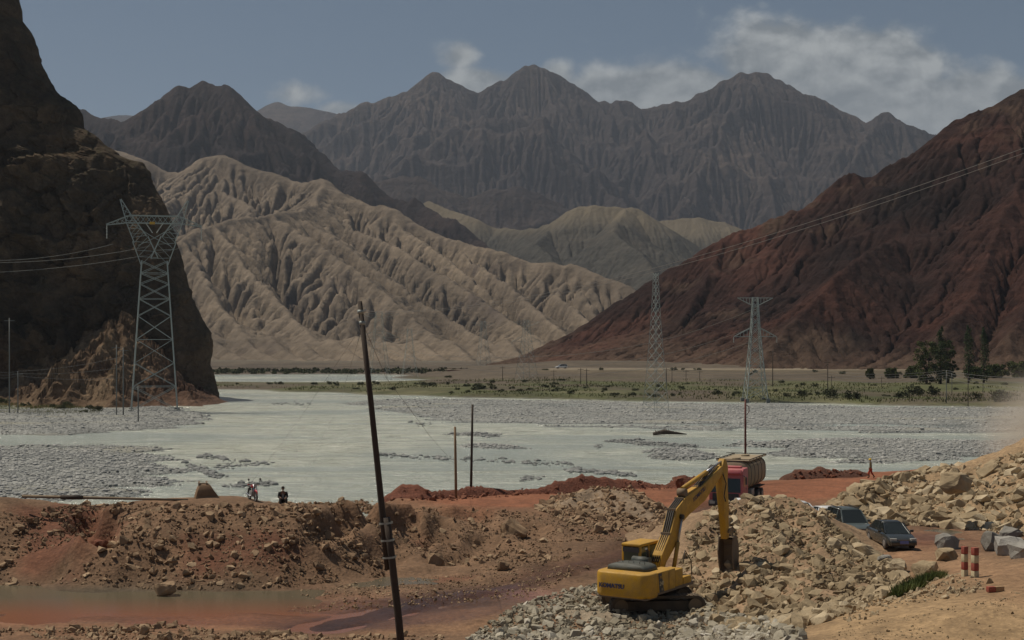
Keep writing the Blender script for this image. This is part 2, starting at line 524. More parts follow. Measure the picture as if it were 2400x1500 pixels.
# pale tan badlands
mountain('badland_ridge', M_tan, [(150, 330, 2150), (285, 354, 2150), (340, 376, 2120), (400, 402, 2100), (440, 402, 2080), (480, 372, 2060), (532, 361, 2050), (575, 382, 2030), (640, 402, 2000), (682, 421, 1980), (722, 425, 1950), (762, 419, 1930), (792, 442, 1900),
                                  (830, 466, 1880), (872, 482, 1850), (902, 480, 1830), (928, 490, 1810), (962, 516, 1790), (1002, 531, 1770), (1052, 556, 1740), (1102, 571, 1710), (1152, 580, 1680), (1192, 596, 1660), (1242, 611, 1640), (1302, 617, 1610),
                                  (1352, 620, 1590), (1392, 628, 1570), (1432, 651, 1550), (1472, 671, 1530), (1510, 700, 1510), (1600, 760, 1480), (1700, 830, 1450)],
         (-1150, 420, 1010, 2230), (560, 445), 0.55, 92, 15.5, 4, 21, spurs=0, jit=1.5, warp=9, rough=1.5, gain=0.47, tri=0.75, p=1.9, k=0.085, iters=22, diff=0.006, fine=0.25,
         extra=[[(762, 421, 1920), (742, 470, 1790), (700, 486, 1700), (640, 491, 1640), (540, 500, 1580), (470, 520, 1530), (415, 555, 1480), (330, 640, 1420)],
                [(640, 491, 1640), (760, 575, 1500), (880, 655, 1390), (980, 740, 1290), (1060, 800, 1200)],
                [(800, 510, 1760), (930, 570, 1640), (1050, 640, 1500), (1160, 710, 1400), (1290, 790, 1250)],
                [(1060, 560, 1735), (1150, 625, 1600), (1230, 690, 1470), (1330, 770, 1330)],
                [(1240, 612, 1640), (1310, 670, 1540), (1390, 740, 1420), (1450, 800, 1300)],
                [(500, 512, 1550), (570, 610, 1440), (680, 710, 1320), (760, 790, 1200)],
                [(430, 545, 1490), (480, 640, 1390), (560, 740, 1280), (620, 800, 1180)],
                [(700, 487, 1700), (830, 580, 1570), (960, 670, 1440), (1080, 750, 1330), (1180, 810, 1200)],
                [(900, 484, 1825), (1000, 560, 1700), (1110, 640, 1570), (1220, 720, 1430)],
                *[[(px, 772 + (px * 7) % 23, 1190), (px + 45, 812 + (px * 5) % 13, 1120), (px + 80, 846, 1060)] for px in range(440, 1330, 68)],
                [(550, 380, 2040), (520, 430, 1950), (580, 470, 1850)], [(480, 385, 2050), (440, 440, 1950), (380, 470, 1850)]])
# red mountain at right
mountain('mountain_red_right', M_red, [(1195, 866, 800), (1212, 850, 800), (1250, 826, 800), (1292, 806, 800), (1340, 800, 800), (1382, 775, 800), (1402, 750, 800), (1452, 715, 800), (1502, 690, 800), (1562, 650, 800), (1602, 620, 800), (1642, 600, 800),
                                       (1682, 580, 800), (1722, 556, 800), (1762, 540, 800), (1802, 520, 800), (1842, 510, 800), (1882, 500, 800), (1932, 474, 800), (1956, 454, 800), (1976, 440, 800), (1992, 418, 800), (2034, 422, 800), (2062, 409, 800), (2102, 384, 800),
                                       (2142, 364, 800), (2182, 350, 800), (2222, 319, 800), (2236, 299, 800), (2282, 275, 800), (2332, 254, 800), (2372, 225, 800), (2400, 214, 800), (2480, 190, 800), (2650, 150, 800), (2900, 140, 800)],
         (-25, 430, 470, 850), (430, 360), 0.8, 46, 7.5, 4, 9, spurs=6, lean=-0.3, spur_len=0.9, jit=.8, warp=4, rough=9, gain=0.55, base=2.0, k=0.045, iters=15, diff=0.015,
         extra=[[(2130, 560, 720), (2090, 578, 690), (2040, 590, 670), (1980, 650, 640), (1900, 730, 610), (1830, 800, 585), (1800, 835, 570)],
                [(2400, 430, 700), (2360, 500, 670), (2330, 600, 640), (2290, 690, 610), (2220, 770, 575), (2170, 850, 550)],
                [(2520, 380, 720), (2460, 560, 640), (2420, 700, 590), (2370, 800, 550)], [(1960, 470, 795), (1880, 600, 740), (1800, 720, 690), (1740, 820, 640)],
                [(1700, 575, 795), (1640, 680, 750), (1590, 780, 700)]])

# ------------------------------------------------------------------ land: shared helpers
def rbf(ctrl):
    C = np.array(ctrl, float)
    n = len(C)
    D = np.hypot(C[:, None, 0] - C[None, :, 0], C[:, None, 1] - C[None, :, 1])
    A = np.zeros((n + 3, n + 3))
    A[:n, :n] = D
    A[:n, n] = 1; A[:n, n + 1] = C[:, 0] / 50; A[:n, n + 2] = C[:, 1] / 50
    A[n:, :n] = A[:n, n:].T
    A[:n, :n] += np.eye(n) * -0.15
    b = np.zeros(n + 3)
    b[:n] = C[:, 2]
    w = np.linalg.solve(A, b)
    def f(X, Y):
        Z = w[n] + w[n + 1] * X / 50 + w[n + 2] * Y / 50
        for i in range(n):
            Z = Z + w[i] * np.hypot(X - C[i, 0], Y - C[i, 1])
        return Z
    return f

def to_px(X, Y, Z):
    Yc = np.maximum(Y, 1.0)
    return 1200 + F * X / Yc, HY + F * (CH - Z) / Yc

def in_poly(px, py, poly):
    poly = np.asarray(poly, float)
    r = np.zeros(px.shape, bool)
    x0, y0 = poly[-1]
    for x1, y1 in poly:
        c = ((y1 > py) != (y0 > py))
        with np.errstate(divide='ignore', invalid='ignore'):
            xx = (x0 - x1) * (py - y1) / ((y0 - y1) if y0 != y1 else 1e-9) + x1
        r ^= c & (px < xx)
        x0, y0 = x1, y1
    return r

def poly_dist(X, Y, poly):
    """signed distance to a closed polygon, positive inside"""
    D = crest_dist(X, Y, [(a, b, 0) for a, b in poly] + [(poly[0][0], poly[0][1], 0)])
    return np.where(in_poly(X, Y, poly), D, -D)

# ------------------------------------------------------------------ materials for the ground
def ground_mat(name, fine=1.0, bump=0.12, stones=0.5):
    """colour from the vertex colour 'col' (kinds of soil), wetness in its 'wet' channel"""
    mt, n = material(name)
    p = n.pos()
    c = n.attr('col')
    a = n.noise(p, 0.35 * fine, 6.0, 0.65, 0.5)
    b = n.noise(p, 3.2 * fine, 5.0, 0.7)
    c = n.mix(1.0, c, n.ramp(a, [(0.28, 0.66), (0.72, 1.38)]), 'MULTIPLY')
    c = n.mix(0.8, c, n.mix(1.0, c, n.ramp(b, [(0.3, 0.55), (0.75, 1.5)]), 'MULTIPLY'))
    v = n.vor(p, 5.5 * fine)
    c = n.mix(n.maprange(v, 0.12, 0.3, stones, 0.0), c, n.mix(1.0, c, (1.5, 1.5, 1.45), 'MULTIPLY'))
    wet = n.n('ShaderNodeSeparateColor', {0: n.attr('wet')}).outputs[0]
    wetn = n.maprange(n.m('ADD', wet, n.m('MULTIPLY', n.m('SUBTRACT', a, 0.5), 0.9)), 0.35, 0.65, 0, 1)
    wetn = n.m('MULTIPLY', wetn, n.maprange(wet, 0.02, 0.2, 0, 1))
    c = n.mix(wetn, c, n.mix(1.0, c, (0.62, 0.56, 0.52), 'MULTIPLY'))
    rough = n.maprange(wetn, 0, 1, 0.95, 0.34)
    h = n.m('ADD', n.m('MULTIPLY', b, 0.6), n.m('ADD', n.m('MULTIPLY', a, 0.7), n.m('MULTIPLY', v, -0.25)))
    nb = n.bump(h, n.maprange(wetn, 0, 1, 1.0, 0.5), bump)
    n.surface(c, rough, nb, spec=0.3)
    return mt
M_ground = ground_mat('site_soil')
M_valley = ground_mat('valley_soil', 0.12, 0.5, 0.3)

def rock_surface(name, c1, c2, c3, scale=1.2, bump=0.05, tint=None):
    mt, n = material(name)
    p = n.obj()
    inf = n.n('ShaderNodeObjectInfo')
    q = n.vm('ADD', n.pos(), n.n('ShaderNodeCombineXYZ', {0: inf.outputs['Random'], 1: 0.0, 2: 0.0}).outputs[0])
    a = n.noise(q, scale, 5.0, 0.65)
    big = n.noise(q, scale * 0.22, 3.0, 0.6)
    rnd = n.m('ADD', n.m('MULTIPLY', big, 0.75), n.m('MULTIPLY', inf.outputs['Random'], 0.25))
    c = n.ramp(n.maprange(rnd, 0.3, 0.75, 0, 1), [(0.0, c1), (0.5, c2), (1.0, c3)])
    c = n.mix(0.75, c, n.mix(1.0, c, n.ramp(a, [(0.25, 0.6), (0.75, 1.4)]), 'MULTIPLY'))
    nb = n.bump(n.noise(q, scale * 6, 5.0, 0.65), 0.8, bump)
    n.surface(c, 0.92, nb, spec=0.2)
    return mt
M_rock_tan = rock_surface('sandstone_rubble', (.22, .165, .10), (.37, .285, .18), (.52, .43, .30))
M_rock_pale = rock_surface('pale_grey_rubble', (.25, .215, .155), (.38, .34, .265), (.52, .48, .41))
M_rock_red = rock_surface('red_clay_clods', (.13, .05, .032), (.19, .075, .045), (.25, .115, .07))
M_rock_brown = rock_surface('brown_bank_stones', (.20, .13, .08), (.31, .21, .13), (.44, .32, .205))
M_rock_grey = rock_surface('grey_boulder_rock', (.17, .155, .135), (.25, .235, .21), (.36, .34, .31))
M_cobble = rock_surface('river_cobbles', (.17, .175, .17), (.29, .29, .28), (.46, .45, .42), scale=2.5)

# ------------------------------------------------------------------ ground sheet to the horizon
mt, n = material('riverbed')
n.surface(n.ramp(n.noise(n.pos(), 0.02, 5), [(0.3, (.13, .11, .09)), (0.7, (.2, .17, .13))]), 0.95)
g = 5100.0
structure(mesh_np('ground', [(-g, -250, -2.0), (g, -250, -2.0), (g, 9100, -2.0), (-g, 9100, -2.0)], [(0, 1, 2, 3)], mt))

# ------------------------------------------------------------------ building-site ground
site = []
def cp(*pts):
    for px, py, z in pts:
        site.append(PG(px, py, z))
def cx(*pts):
    site.extend(pts)
EZ = 3.7
cp(*[(x, 1500, 0.12) for x in (-150, 0, 300, 600, 900, 1060)])
cp(*[(x, 1436, -0.03) for x in (-150, 0, 300, 600)], (850, 1436, 0.0), (1100, 1430, 0.1), (1250, 1440, 0.25))
cp(*[(x, 1398, -0.22) for x in (-150, 0, 150, 300, 450, 580)], (700, 1392, -0.12), (820, 1385, 0.05), (950, 1385, .1))
cp(*[(x, y, 0.06) for x, y in ((-150, 1364), (0, 1364), (150, 1362), (300, 1374), (450, 1378), (600, 1377), (700, 1370), (800, 1358), (900, 1347))])
cp((1000, 1340, .15), (1100, 1337, .2), (1200, 1326, .28), (1300, 1312, .4), (1400, 1290, .55), (1480, 1268, .65))
cp((1200, 1385, .2), (1300, 1355, .35), (1400, 1335, .5), (1500, 1300, .6), (1350, 1400, .4))
cp((-150, 1180, EZ), (0, 1172, EZ), (60, 1166, EZ), (250, 1171, EZ), (430, 1176, EZ), (600, 1178, EZ - .1), (680, 1178, EZ - .1), (760, 1168, EZ), (840, 1160, 3.6), (900, 1166, 3.2), (960, 1178, 2.7), (1050, 1182, 2.0),
   (1150, 1190, 1.6), (1250, 1198, 1.4), (1330, 1215, 1.3), (1400, 1240, 1.1))
# scooped hollows in the bank
cp((215, 1240, 2.2), (225, 1215, 2.55), (240, 1265, 1.55), (180, 1240, 2.75), (290, 1235, 2.75),
   (740, 1215, 2.5), (780, 1250, 1.55), (840, 1200, 2.4), (900, 1230, 1.6), (700, 1240, 2.55), (950, 1225, 1.7), (1000, 1260, .9), (1050, 1225, 1.25), (1120, 1265, .7), (870, 1290, 1.05), (1180, 1230, 1.25), (1240, 1265, .75), (1320, 1260, .8))
for X in (-62, -45, -34, -28, -22, -16, -10):
    cx((X, 84.0, EZ - .25), (X, 92.0, 0.3), (X, 98, -1.5), (X, 112, -1.6))
cx((-62, 76, 2.6), (-62, 70, 0.3), (-62, 60, .3), (-62, 50, .6))
cp((930, 1168, 1.0), (1000, 1173, .85), (1060, 1170, .8), (1150, 1166, .75), (1300, 1157, .7), (1450, 1150, .7), (1600, 1148, .7), (1700, 1145, .7), (1800, 1140, .7), (1950, 1130, .7), (2050, 1121, .7), (2150, 1112, .7), (2300, 1104, .7), (2500, 1100, .7),
   (1250, 1178, .8), (1400, 1176, .8), (1550, 1180, .75), (1700, 1180, .7), (1850, 1172, .7), (1950, 1160, .7), (2050, 1150, .7))
for px, py in ((850, 1165), (920, 1160), (1060, 1158), (1150, 1150), (1300, 1143), (1450, 1137), (1640, 1128), (1790, 1124), (1900, 1117), (2030, 1103), (2150, 1096), (2300, 1090), (2500, 1088)):
    x, y, z = PG(px, py, .6)
    cx((x, y, .5), (x * 1.06, y + 8, -1.5), (x * 1.12, y + 18, -1.7))
cp((1500, 1420, .45), (1600, 1430, .5), (1700, 1440, .6), (1600, 1330, .6), (1700, 1300, .6), (1800, 1260, .6), (1900, 1230, .6))
cp((2100, 1282, .5), (2000, 1240, .5), (1880, 1204, .6), (2200, 1240, .5), (2300, 1245, .6), (2400, 1250, .8), (2160, 1300, .8), (2240, 1285, .9), (2060, 1330, .9), (2140, 1345, 1.6),
   (2300, 1310, 2.2), (2400, 1320, 3.2), (2500, 1320, 3.6), (2280, 1342, 4.1), (2255, 1338, 4.0), (2340, 1380, 4.55), (2400, 1360, 4.4), (2400, 1500, 5.2), (2200, 1500, 5.0), (2000, 1500, 4.6), (1900, 1495, 3.9), (1800, 1495, 2.4), (1700, 1490, 1.0),
   (2000, 1450, 3.9), (2100, 1410, 3.8), (2170, 1370, 3.4), (2200, 1400, 4.3), (2300, 1420, 4.7), (2050, 1400, 2.4), (1950, 1420, 1.7), (1850, 1440, 1.1))
cx((0, 0, 10.6), (-30, 0, 9.6), (-62, 0, 9), (25, 0, 10.4), (50, 0, 10.4), (8, 22, 6.9), (25, 22, 6.6), (-10, 25, 4.5), (-35, 25, 3.5), (-62, 25, 3), (-20, 45, 1.0), (0, 46, 1.0), (40, 30, 6.0), (60, 40, 5.0), (90, 40, 6.0), (90, 0, 11), (60, 60, 3.2), (90, 70, 4),
   (-62, 40, 1.2), (-40, 48, .7), (90, 95, 6), (60, 95, 3.0), (90, 120, 7), (12, 36, 2.8), (70, 110, 3))
fsite = rbf(site)
gx0, gx1, gy0, gy1, gs = -60.0, 84.0, 4.0, 146.0, 0.29
nx, ny = int((gx1 - gx0) / gs) + 1, int((gy1 - gy0) / gs) + 1
gxs, gys = np.linspace(gx0, gx1, nx), np.linspace(gy0, gy1, ny)
X, Y = np.meshgrid(gxs, gys)
Z = fsite(X, Y)
PX, PY = to_px(X, Y, Z)
def blob(px, py, rx, ry):
    return np.exp(-(((PX - px) / rx) ** 2 + ((PY - py) / ry) ** 2))
flat = np.clip(blob(300, 1420, 700, 55) + blob(900, 1420, 420, 60) + blob(2250, 1480, 330, 90), 0, 1)
roadm = np.clip(sum(blob(px, py, 150, 22) for px, py in ((1100, 1168), (1250, 1168), (1400, 1163), (1550, 1162), (1700, 1160), (1850, 1150), (2000, 1137), (2130, 1118), (2250, 1106))), 0, 1)
rug = 1 - 0.85 * np.clip(flat + roadm, 0, 1)
slope_m = blob(420, 1270, 560, 75) + blob(1050, 1260, 260, 70)
Z = Z + fbm(X / 6, Y / 6, oct=4, seed=2) * 0.30 * rug + fbm(X / 1.3, Y / 1.3, oct=3, seed=5) * 0.10 * (0.35 + rug) * 0.75
Z = Z + fbm(X / 2.2, Y / 2.2, oct=4, seed=8, ridged=True) * 0.28 * np.clip(slope_m, 0, 1)
Z = Z + fbm(X / 7, Y / 1.6, oct=5, seed=11, gain=.6) * 0.15 * flat * (Y < 85)
churn = blob(1080, 1420, 230, 55) + blob(1350, 1330, 130, 40) + .5 * blob(850, 1400, 200, 30)
Z = Z + fbm(X / 1.1, Y / 1.1, oct=4, seed=61, ridged=True) * .13 * np.clip(churn, 0, 1)
# scooped bites in the bank
for px, py, rx, ry, dp in ((222, 1228, 62, 34, 1.1), (250, 1262, 45, 24, .6), (770, 1240, 62, 36, 1.0), (835, 1200, 58, 34, 1.2), (930, 1215, 62, 32, 1.2), (1010, 1250, 70, 34, 1.0), (1085, 1205, 80, 18, .8), (900, 1290, 60, 30, .6), (1130, 1280, 60, 26, .6), (1060, 1310, 46, 16, .7), (1240, 1240, 60, 22, .6)):
    uu, vv = (PX - px + 10 * fbm(X, Y, oct=2, seed=px)) / rx, (PY - py + 8 * fbm(X / 1.5, Y / 1.5, oct=2, seed=py)) / ry
    Z = Z - dp * np.clip(1 - uu * uu - vv * vv, 0, 1) ** .55 * (Y < 104) * (Y > 72)
# wheel ruts: dark wet haul track and the near dirt road
def track(path, w, depth):
    pts = [PG(*q) for q in path]
    d = crest_dist(X, Y, pts)
    d1 = np.abs(d - w)
    return -depth * np.exp(-(d1 / 0.35) ** 2), np.exp(-(d / (w + 0.9)) ** 2)
t1, m1 = track([(760, 1470, 0), (1000, 1410, .1), (1200, 1375, .2), (1330, 1335, .4), (1450, 1300, .6), (1560, 1262, .65), (1620, 1215, .7), (1700, 1180, .7)], 1.1, .14)
t2, m2 = track([(1950, 1496, 4.6), (2150, 1455, 4.8), (2330, 1405, 4.7), (2430, 1360, 4.4)], 1.0, .05)
t3, m3 = track([(2120, 1300, .6), (2230, 1320, 1.6), (2330, 1345, 3.4), (2430, 1400, 4.7)], .9, .06)
Z = Z + t1 + t2 + t3
def ease(X, Y):
    i = np.clip(((X - gx0) / gs).astype(int), 0, nx - 1)
    j = np.clip(((Y - gy0) / gs).astype(int), 0, ny - 1)
    return Z[j, i]
def gz(x, y):
    """height of the building-site ground"""
    return float(ease(np.array([x]), np.array([y]))[0])
# soil colours
col = np.zeros(X.shape + (3,)); col[:] = (.18, .108, .064)
def paint(m, c):
    m = np.clip(m, 0, 1)[..., None]
    col[:] = col * (1 - m) + np.array(c) * m
nz = fbm(X / 5, Y / 5, oct=4, seed=31)
nz2 = fbm(X / 9, Y / 2.5, oct=4, seed=37)
paint(sstep(nz + 0.9 * blob(170, 1250, 160, 90), 0.25, 0.75) * 0.9, (.15, .062, .036))
paint(sstep(nz2, 0.0, 0.35) * flat * 0.8, (.21, .135, .075))
paint(np.clip(blob(300, 1435, 620, 42) * 1.2, 0, 1) * (0.5 + 0.5 * sstep(nz2, -.2, .3)), (.29, .125, .066))
paint(blob(700, 1440, 420, 34) * .7 * sstep(nz2, -.3, .2), (.29, .14, .078))
paint(blob(250, 1390, 480, 26), (.09, .068, .045))
paint(roadm * 1.2, (.235, .095, .05))
paint(m1 * 0.9, (.07, .032, .021))
paint(blob(1080, 1420, 190, 45) * sstep(nz, -0.2, 0.2) * .8, (.07, .038, .027))
paint(blob(1230, 1398, 90, 18) * 0.8, (.235, .12, .10))
paint(np.clip(blob(2300, 1480, 480, 110) * 1.6, 0, 1) * (PY > 1300) * (Y < 75), (.33, .22, .12))
paint(m3 * 0.5, (.33, .19, .105))
paint(blob(2160, 1265, 130, 26) * .8, (.19, .085, .05))
paint(sstep(-Z, 0.1, 0.9), (.2, .19, .16))
wet = np.clip(blob(300, 1432, 640, 34) * 0.9 + blob(850, 1448, 330, 28) * .75 + blob(1150, 1405, 220, 34) * .5 + m1 * 0.35 + blob(2180, 1258, 120, 18) * .6, 0, 1) * (Y > 50)
wet = np.stack([wet] * 3, -1)
structure(mesh_np('site_ground', np.stack([X, Y, Z], -1).reshape(-1, 3), grid_faces(nx, ny), M_ground, cols={'col': col.reshape(-1, 3), 'wet': wet.reshape(-1, 3)}))

# muddy pool water standing on the pit floor
mt, n = material('muddy_pool_water')
p = n.pos()
c = n.mix(n.maprange(n.n('ShaderNodeSeparateXYZ', {0: p}).outputs[1], 66, 70.5, 0, 1), (.22, .088, .045), (.12, .10, .066))
n.surface(c, 0.22, n.bump(n.noise(n.scaled(p, (.6, 2.2, 1)), 2.2, 4, .6), 0.22, 0.05), spec=0.4)
structure(mesh_np('pool_water', [(-62, 52, -.045), (5, 52, -.045), (5, 82, -.045), (-62, 82, -.045)], [(0, 1, 2, 3)], mt))
structure(mesh_np('lane_puddle', [PG(2120, 1262, .40), PG(2420, 1268, .40), PG(2420, 1240, .40), PG(2120, 1240, .40)], [(0, 1, 2, 3)], mt))

# ------------------------------------------------------------------ river
mt, n = material('silty_river_water')
p = n.pos()
fl = n.scaled(p, (0.5, 1.0, 1.0), (0, 0, R(-14)))
rap = n.noise(n.scaled(p, (0.35, 1.0, 1.0), (0, 0, R(-8))), 0.028, 4.0, 0.6, 0.8)
w1 = n.noise(fl, 0.42, 5.0, 0.72, 0.5)
w2 = n.noise(fl, 1.5, 4.0, 0.75)
rough_w = n.maprange(rap, 0.40, 0.56, 0.0, 1.0, True)
strk = n.noise(n.scaled(p, (.12, 1.0, 1.0), (0, 0, R(-10))), 0.16, 5.0, .65, .4)
rough_w = n.m('MULTIPLY', rough_w, n.maprange(strk, .35, .6, .35, 1.0))
foam = n.m('MULTIPLY', n.maprange(w1, 0.50, 0.64, 0, 1), n.m('ADD', 0.12, n.m('MULTIPLY', rough_w, 0.88)))
c = n.mix(rough_w, (.37, .415, .385), (.62, .645, .545))
c = n.mix(n.m('MULTIPLY', n.maprange(w1, 0.36, 0.47, 1, 0), n.m('ADD', .15, n.m('MULTIPLY', rough_w, .55))), c, (.30, .305, .235))
c = n.mix(n.m('MULTIPLY', foam, 0.8), c, (.82, .82, .72))
h = n.m('ADD', n.m('MULTIPLY', w1, n.m('ADD', .25, n.m('MULTIPLY', rough_w, .9))), n.m('MULTIPLY', w2, 0.22))
n.surface(c, 0.16, n.bump(h, 1.0, 1.7), spec=0.5)
structure(mesh_np('river', [(-420, 86, 0), (520, 86, 0), (520, 900, 0), (-420, 900, 0)], [(0, 1, 2, 3)], mt))

# gravel bars rising out of the river
M_bar = None
mt, n = material('river_gravel')
p = n.pos()
v = n.vor(n.scaled(p, (1.0, 0.8, 1)), 4.2)
v2 = n.noise(p, 0.12, 5.0, 0.6)
v3 = n.vor(n.scaled(p, (1.0, .8, 1)), 4.2, out=1)
stone_c = n.mix(1.0, n.ramp(v2, [(0.3, (.16, .165, .16)), (0.7, (.26, .26, .245))]), n.ramp(v3, [(0.1, .45), (0.9, 1.75)]), 'MULTIPLY')
sand = n.maprange(n.noise(n.scaled(p, (.25, 1, 1)), .11, 4.0, .6), .56, .66, 0, .85)
c = n.mix(sand, stone_c, (.27, .26, .215))
zz = n.n('ShaderNodeSeparateXYZ', {0: p}).outputs[2]
wetk = n.maprange(zz, .05, .22, 1, 0)
c = n.mix(wetk, c, n.mix(1, c, (.72, .73, .71), 'MULTIPLY'))
n.surface(c, n.maprange(wetk, 0, 1, .9, .4), n.bump(n.m('SUBTRACT', 1.0, v), n.maprange(sand, 0, .85, .8, .1), 0.14), spec=0.25)
M_bar = mt

def smooth_poly(pts, it=2):
    for _ in range(it):
        q = []
        for a, b in zip(pts, pts[1:] + pts[:1]):
            q.append((a[0] * .75 + b[0] * .25, a[1] * .75 + b[1] * .25))
            q.append((a[0] * .25 + b[0] * .75, a[1] * .25 + b[1] * .75))
        pts = q
    return pts

def cobbles(name, parent, X, Y, Z, smin, smax, seed, flatten=0.55, n_side=0):
    """a scatter of river stones as one mesh"""
    rng = np.random.default_rng(seed)
    base = ico_base[0]
    k = len(X)
    s = smin * (smax / smin) ** (rng.random(k) ** 2.2)
    V = base[0][None] * (1 + 0.35 * (rng.random((k, len(base[0]), 1)) - 0.5))
    V = V * np.stack([s, s * rng.uniform(.6, 1, k), s * flatten * rng.uniform(.7, 1.2, k)], 1)[:, None, :]
    a = rng.uniform(0, 6.283, k)
    ca, sa = np.cos(a)[:, None], np.sin(a)[:, None]
    x = V[..., 0] * ca - V[..., 1] * sa
    y = V[..., 0] * sa + V[..., 1] * ca
    V = np.stack([x + X[:, None], y + Y[:, None], V[..., 2] + Z[:, None]], -1).reshape(-1, 3)
    Fc = (base[1][None] + (np.arange(k) * len(base[0]))[:, None, None]).reshape(-1, 3)
    o = mesh_np(name, V, Fc, M_cobble, smooth=False, parent=parent)
    o['kind'] = 'stuff'
    return o

def ico(sub):
    bm = bmesh.new()
    bmesh.ops.create_icosphere(bm, subdivisions=sub, radius=1.0)
    v = np.array([q.co[:] for q in bm.verts]); f = np.array([[w.index for w in q.verts] for q in bm.faces])
    bm.free()
    return v, f
ico_base = [ico(1), ico(2)]

def gravel_bar(name, pix, top=0.5, edge=4.0, step=1.0, ncob=1500, smin=.18, smax=.7, seed=1, holes=0.0):
    poly = smooth_poly([PG(a, b, 0.0)[:2] for a, b in pix])
    xs, ys = [q[0] for q in poly], [q[1] for q in poly]
    x0, x1, y0, y1 = min(xs) - 2, max(xs) + 2, min(ys) - 2, max(ys) + 2
    nx, ny = max(8, int((x1 - x0) / step)), max(8, int((y1 - y0) / step))
    X, Y = np.meshgrid(np.linspace(x0, x1, nx), np.linspace(y0, y1, ny))
    D = poly_dist(X, Y, poly) + fbm(X / 9, Y / 4, oct=5, seed=seed) * edge * 1.1
    Z = -0.35 + (top + 0.35) * np.clip(D / edge + 0.35, -0.5, 1) + fbm(X / 14, Y / 5, oct=4, seed=seed + 4) * 0.22 - holes * np.clip(fbm(X / 40, Y / 9, oct=3, seed=seed + 8), 0, 1)
    o = structure(mesh_np(name, np.stack([X, Y, Z], -1).reshape(-1, 3), grid_faces(nx, ny), M_bar))
    rng = np.random.default_rng(seed)
    i = rng.integers(0, X.size, ncob * 4)
    ok = Z.ravel()[i] > -0.12
    i = i[ok][:ncob]
    jx = X.ravel()[i] + rng.uniform(-.5, .5, len(i)) * step; jy = Y.ravel()[i] + rng.uniform(-.5, .5, len(i)) * step
    cobbles('cobbles', o, jx, jy, Z.ravel()[i] + 0.02, smin, smax, seed + 1)
    return o
gravel_bar('gravel_bar_near_left', [(-260, 1062), (0, 1053), (120, 1047), (260, 1046), (380, 1062), (470, 1088), (455, 1110), (425, 1140), (260, 1168), (0, 1190), (-260, 1190)], .34, 8.0, .7, 7000, .08, .36, 1)
gravel_bar('gravel_bar_far_left', [(-320, 962), (0, 962), (250, 962), (380, 952), (440, 958), (478, 986), (420, 1000), (300, 1010), (150, 1019), (0, 1021), (-320, 1026)], .45, 6.0, 1.0, 3500, .10, .36, 2)
gravel_bar('gravel_bar_centre', [(795, 951), (835, 939), (930, 936), (1200, 938), (1600, 946), (2000, 952), (2700, 962), (2700, 1018), (2200, 1016), (1950, 1012), (1800, 1007), (1500, 1008), (1350, 1006), (1250, 1001), (1100, 993), (1000, 986), (900, 966)],
           .36, 8.0, 1.3, 7000, .11, .42, 3, holes=0.9)
gravel_bar('gravel_bar_right', [(1715, 1036), (1850, 1030), (2100, 1030), (2400, 1036), (2700, 1040), (2700, 1072), (2400, 1074), (2200, 1078), (2060, 1087), (1960, 1078), (1850, 1068), (1765, 1052)], .34, 7.0, .8, 5000, .09, .38, 4, holes=.5)
gravel_bar('gravel_islet', [(1505, 1064), (1560, 1052), (1640, 1056), (1690, 1070), (1640, 1079), (1550, 1077)], .28, 2.5, .5, 900, .11, .42, 5)
gravel_bar('gravel_spit', [(1395, 1034), (1480, 1030), (1600, 1040), (1680, 1050), (1580, 1050), (1470, 1046)], .16, 3.5, .6, 320, .15, .45, 6, holes=.25)
gravel_bar('gravel_streak', [(1040, 1017), (1120, 1014), (1225, 1020), (1180, 1028), (1090, 1026)], .15, 3.0, .6, 220, .15, .45, 7, holes=.25)
gravel_bar('gravel_shelf', [(1060, 1042), (1150, 1040), (1255, 1051), (1180, 1053), (1090, 1050)], .12, 2.5, .5, 160, .15, .45, 8, holes=.25)

# lines of stones breaking the rapids
rng = np.random.default_rng(77)
lx, ly = [], []
for (a, b, c, d, k) in ((470, 1070, 600, 1085, 60), (480, 1100, 640, 1084, 40), (545, 1140, 640, 1132, 70), (880, 1066, 1060, 1076, 50), (1330, 1102, 1480, 1114, 160), (1060, 1076, 1340, 1090, 90), (630, 946, 720, 947, 50), (1230, 1125, 1260, 1120, 30), (950, 990, 1010, 1000, 20), (1390, 1045, 1420, 1047, 10),
                        (440, 1090, 520, 1120, 130)):
    t = rng.random(k)
    for q in t:
        x, y, z = PG(a + q * (c - a) + rng.normal(0, 8), b + q * (d - b) + rng.normal(0, 2.5), 0)
        lx.append(x); ly.append(y)
o = cobbles('river_stones', None, np.array(lx), np.array(ly), np.full(len(lx), .02), .16, .6, 9)
o['label'] = 'dark wet stones breaking the river rapids'

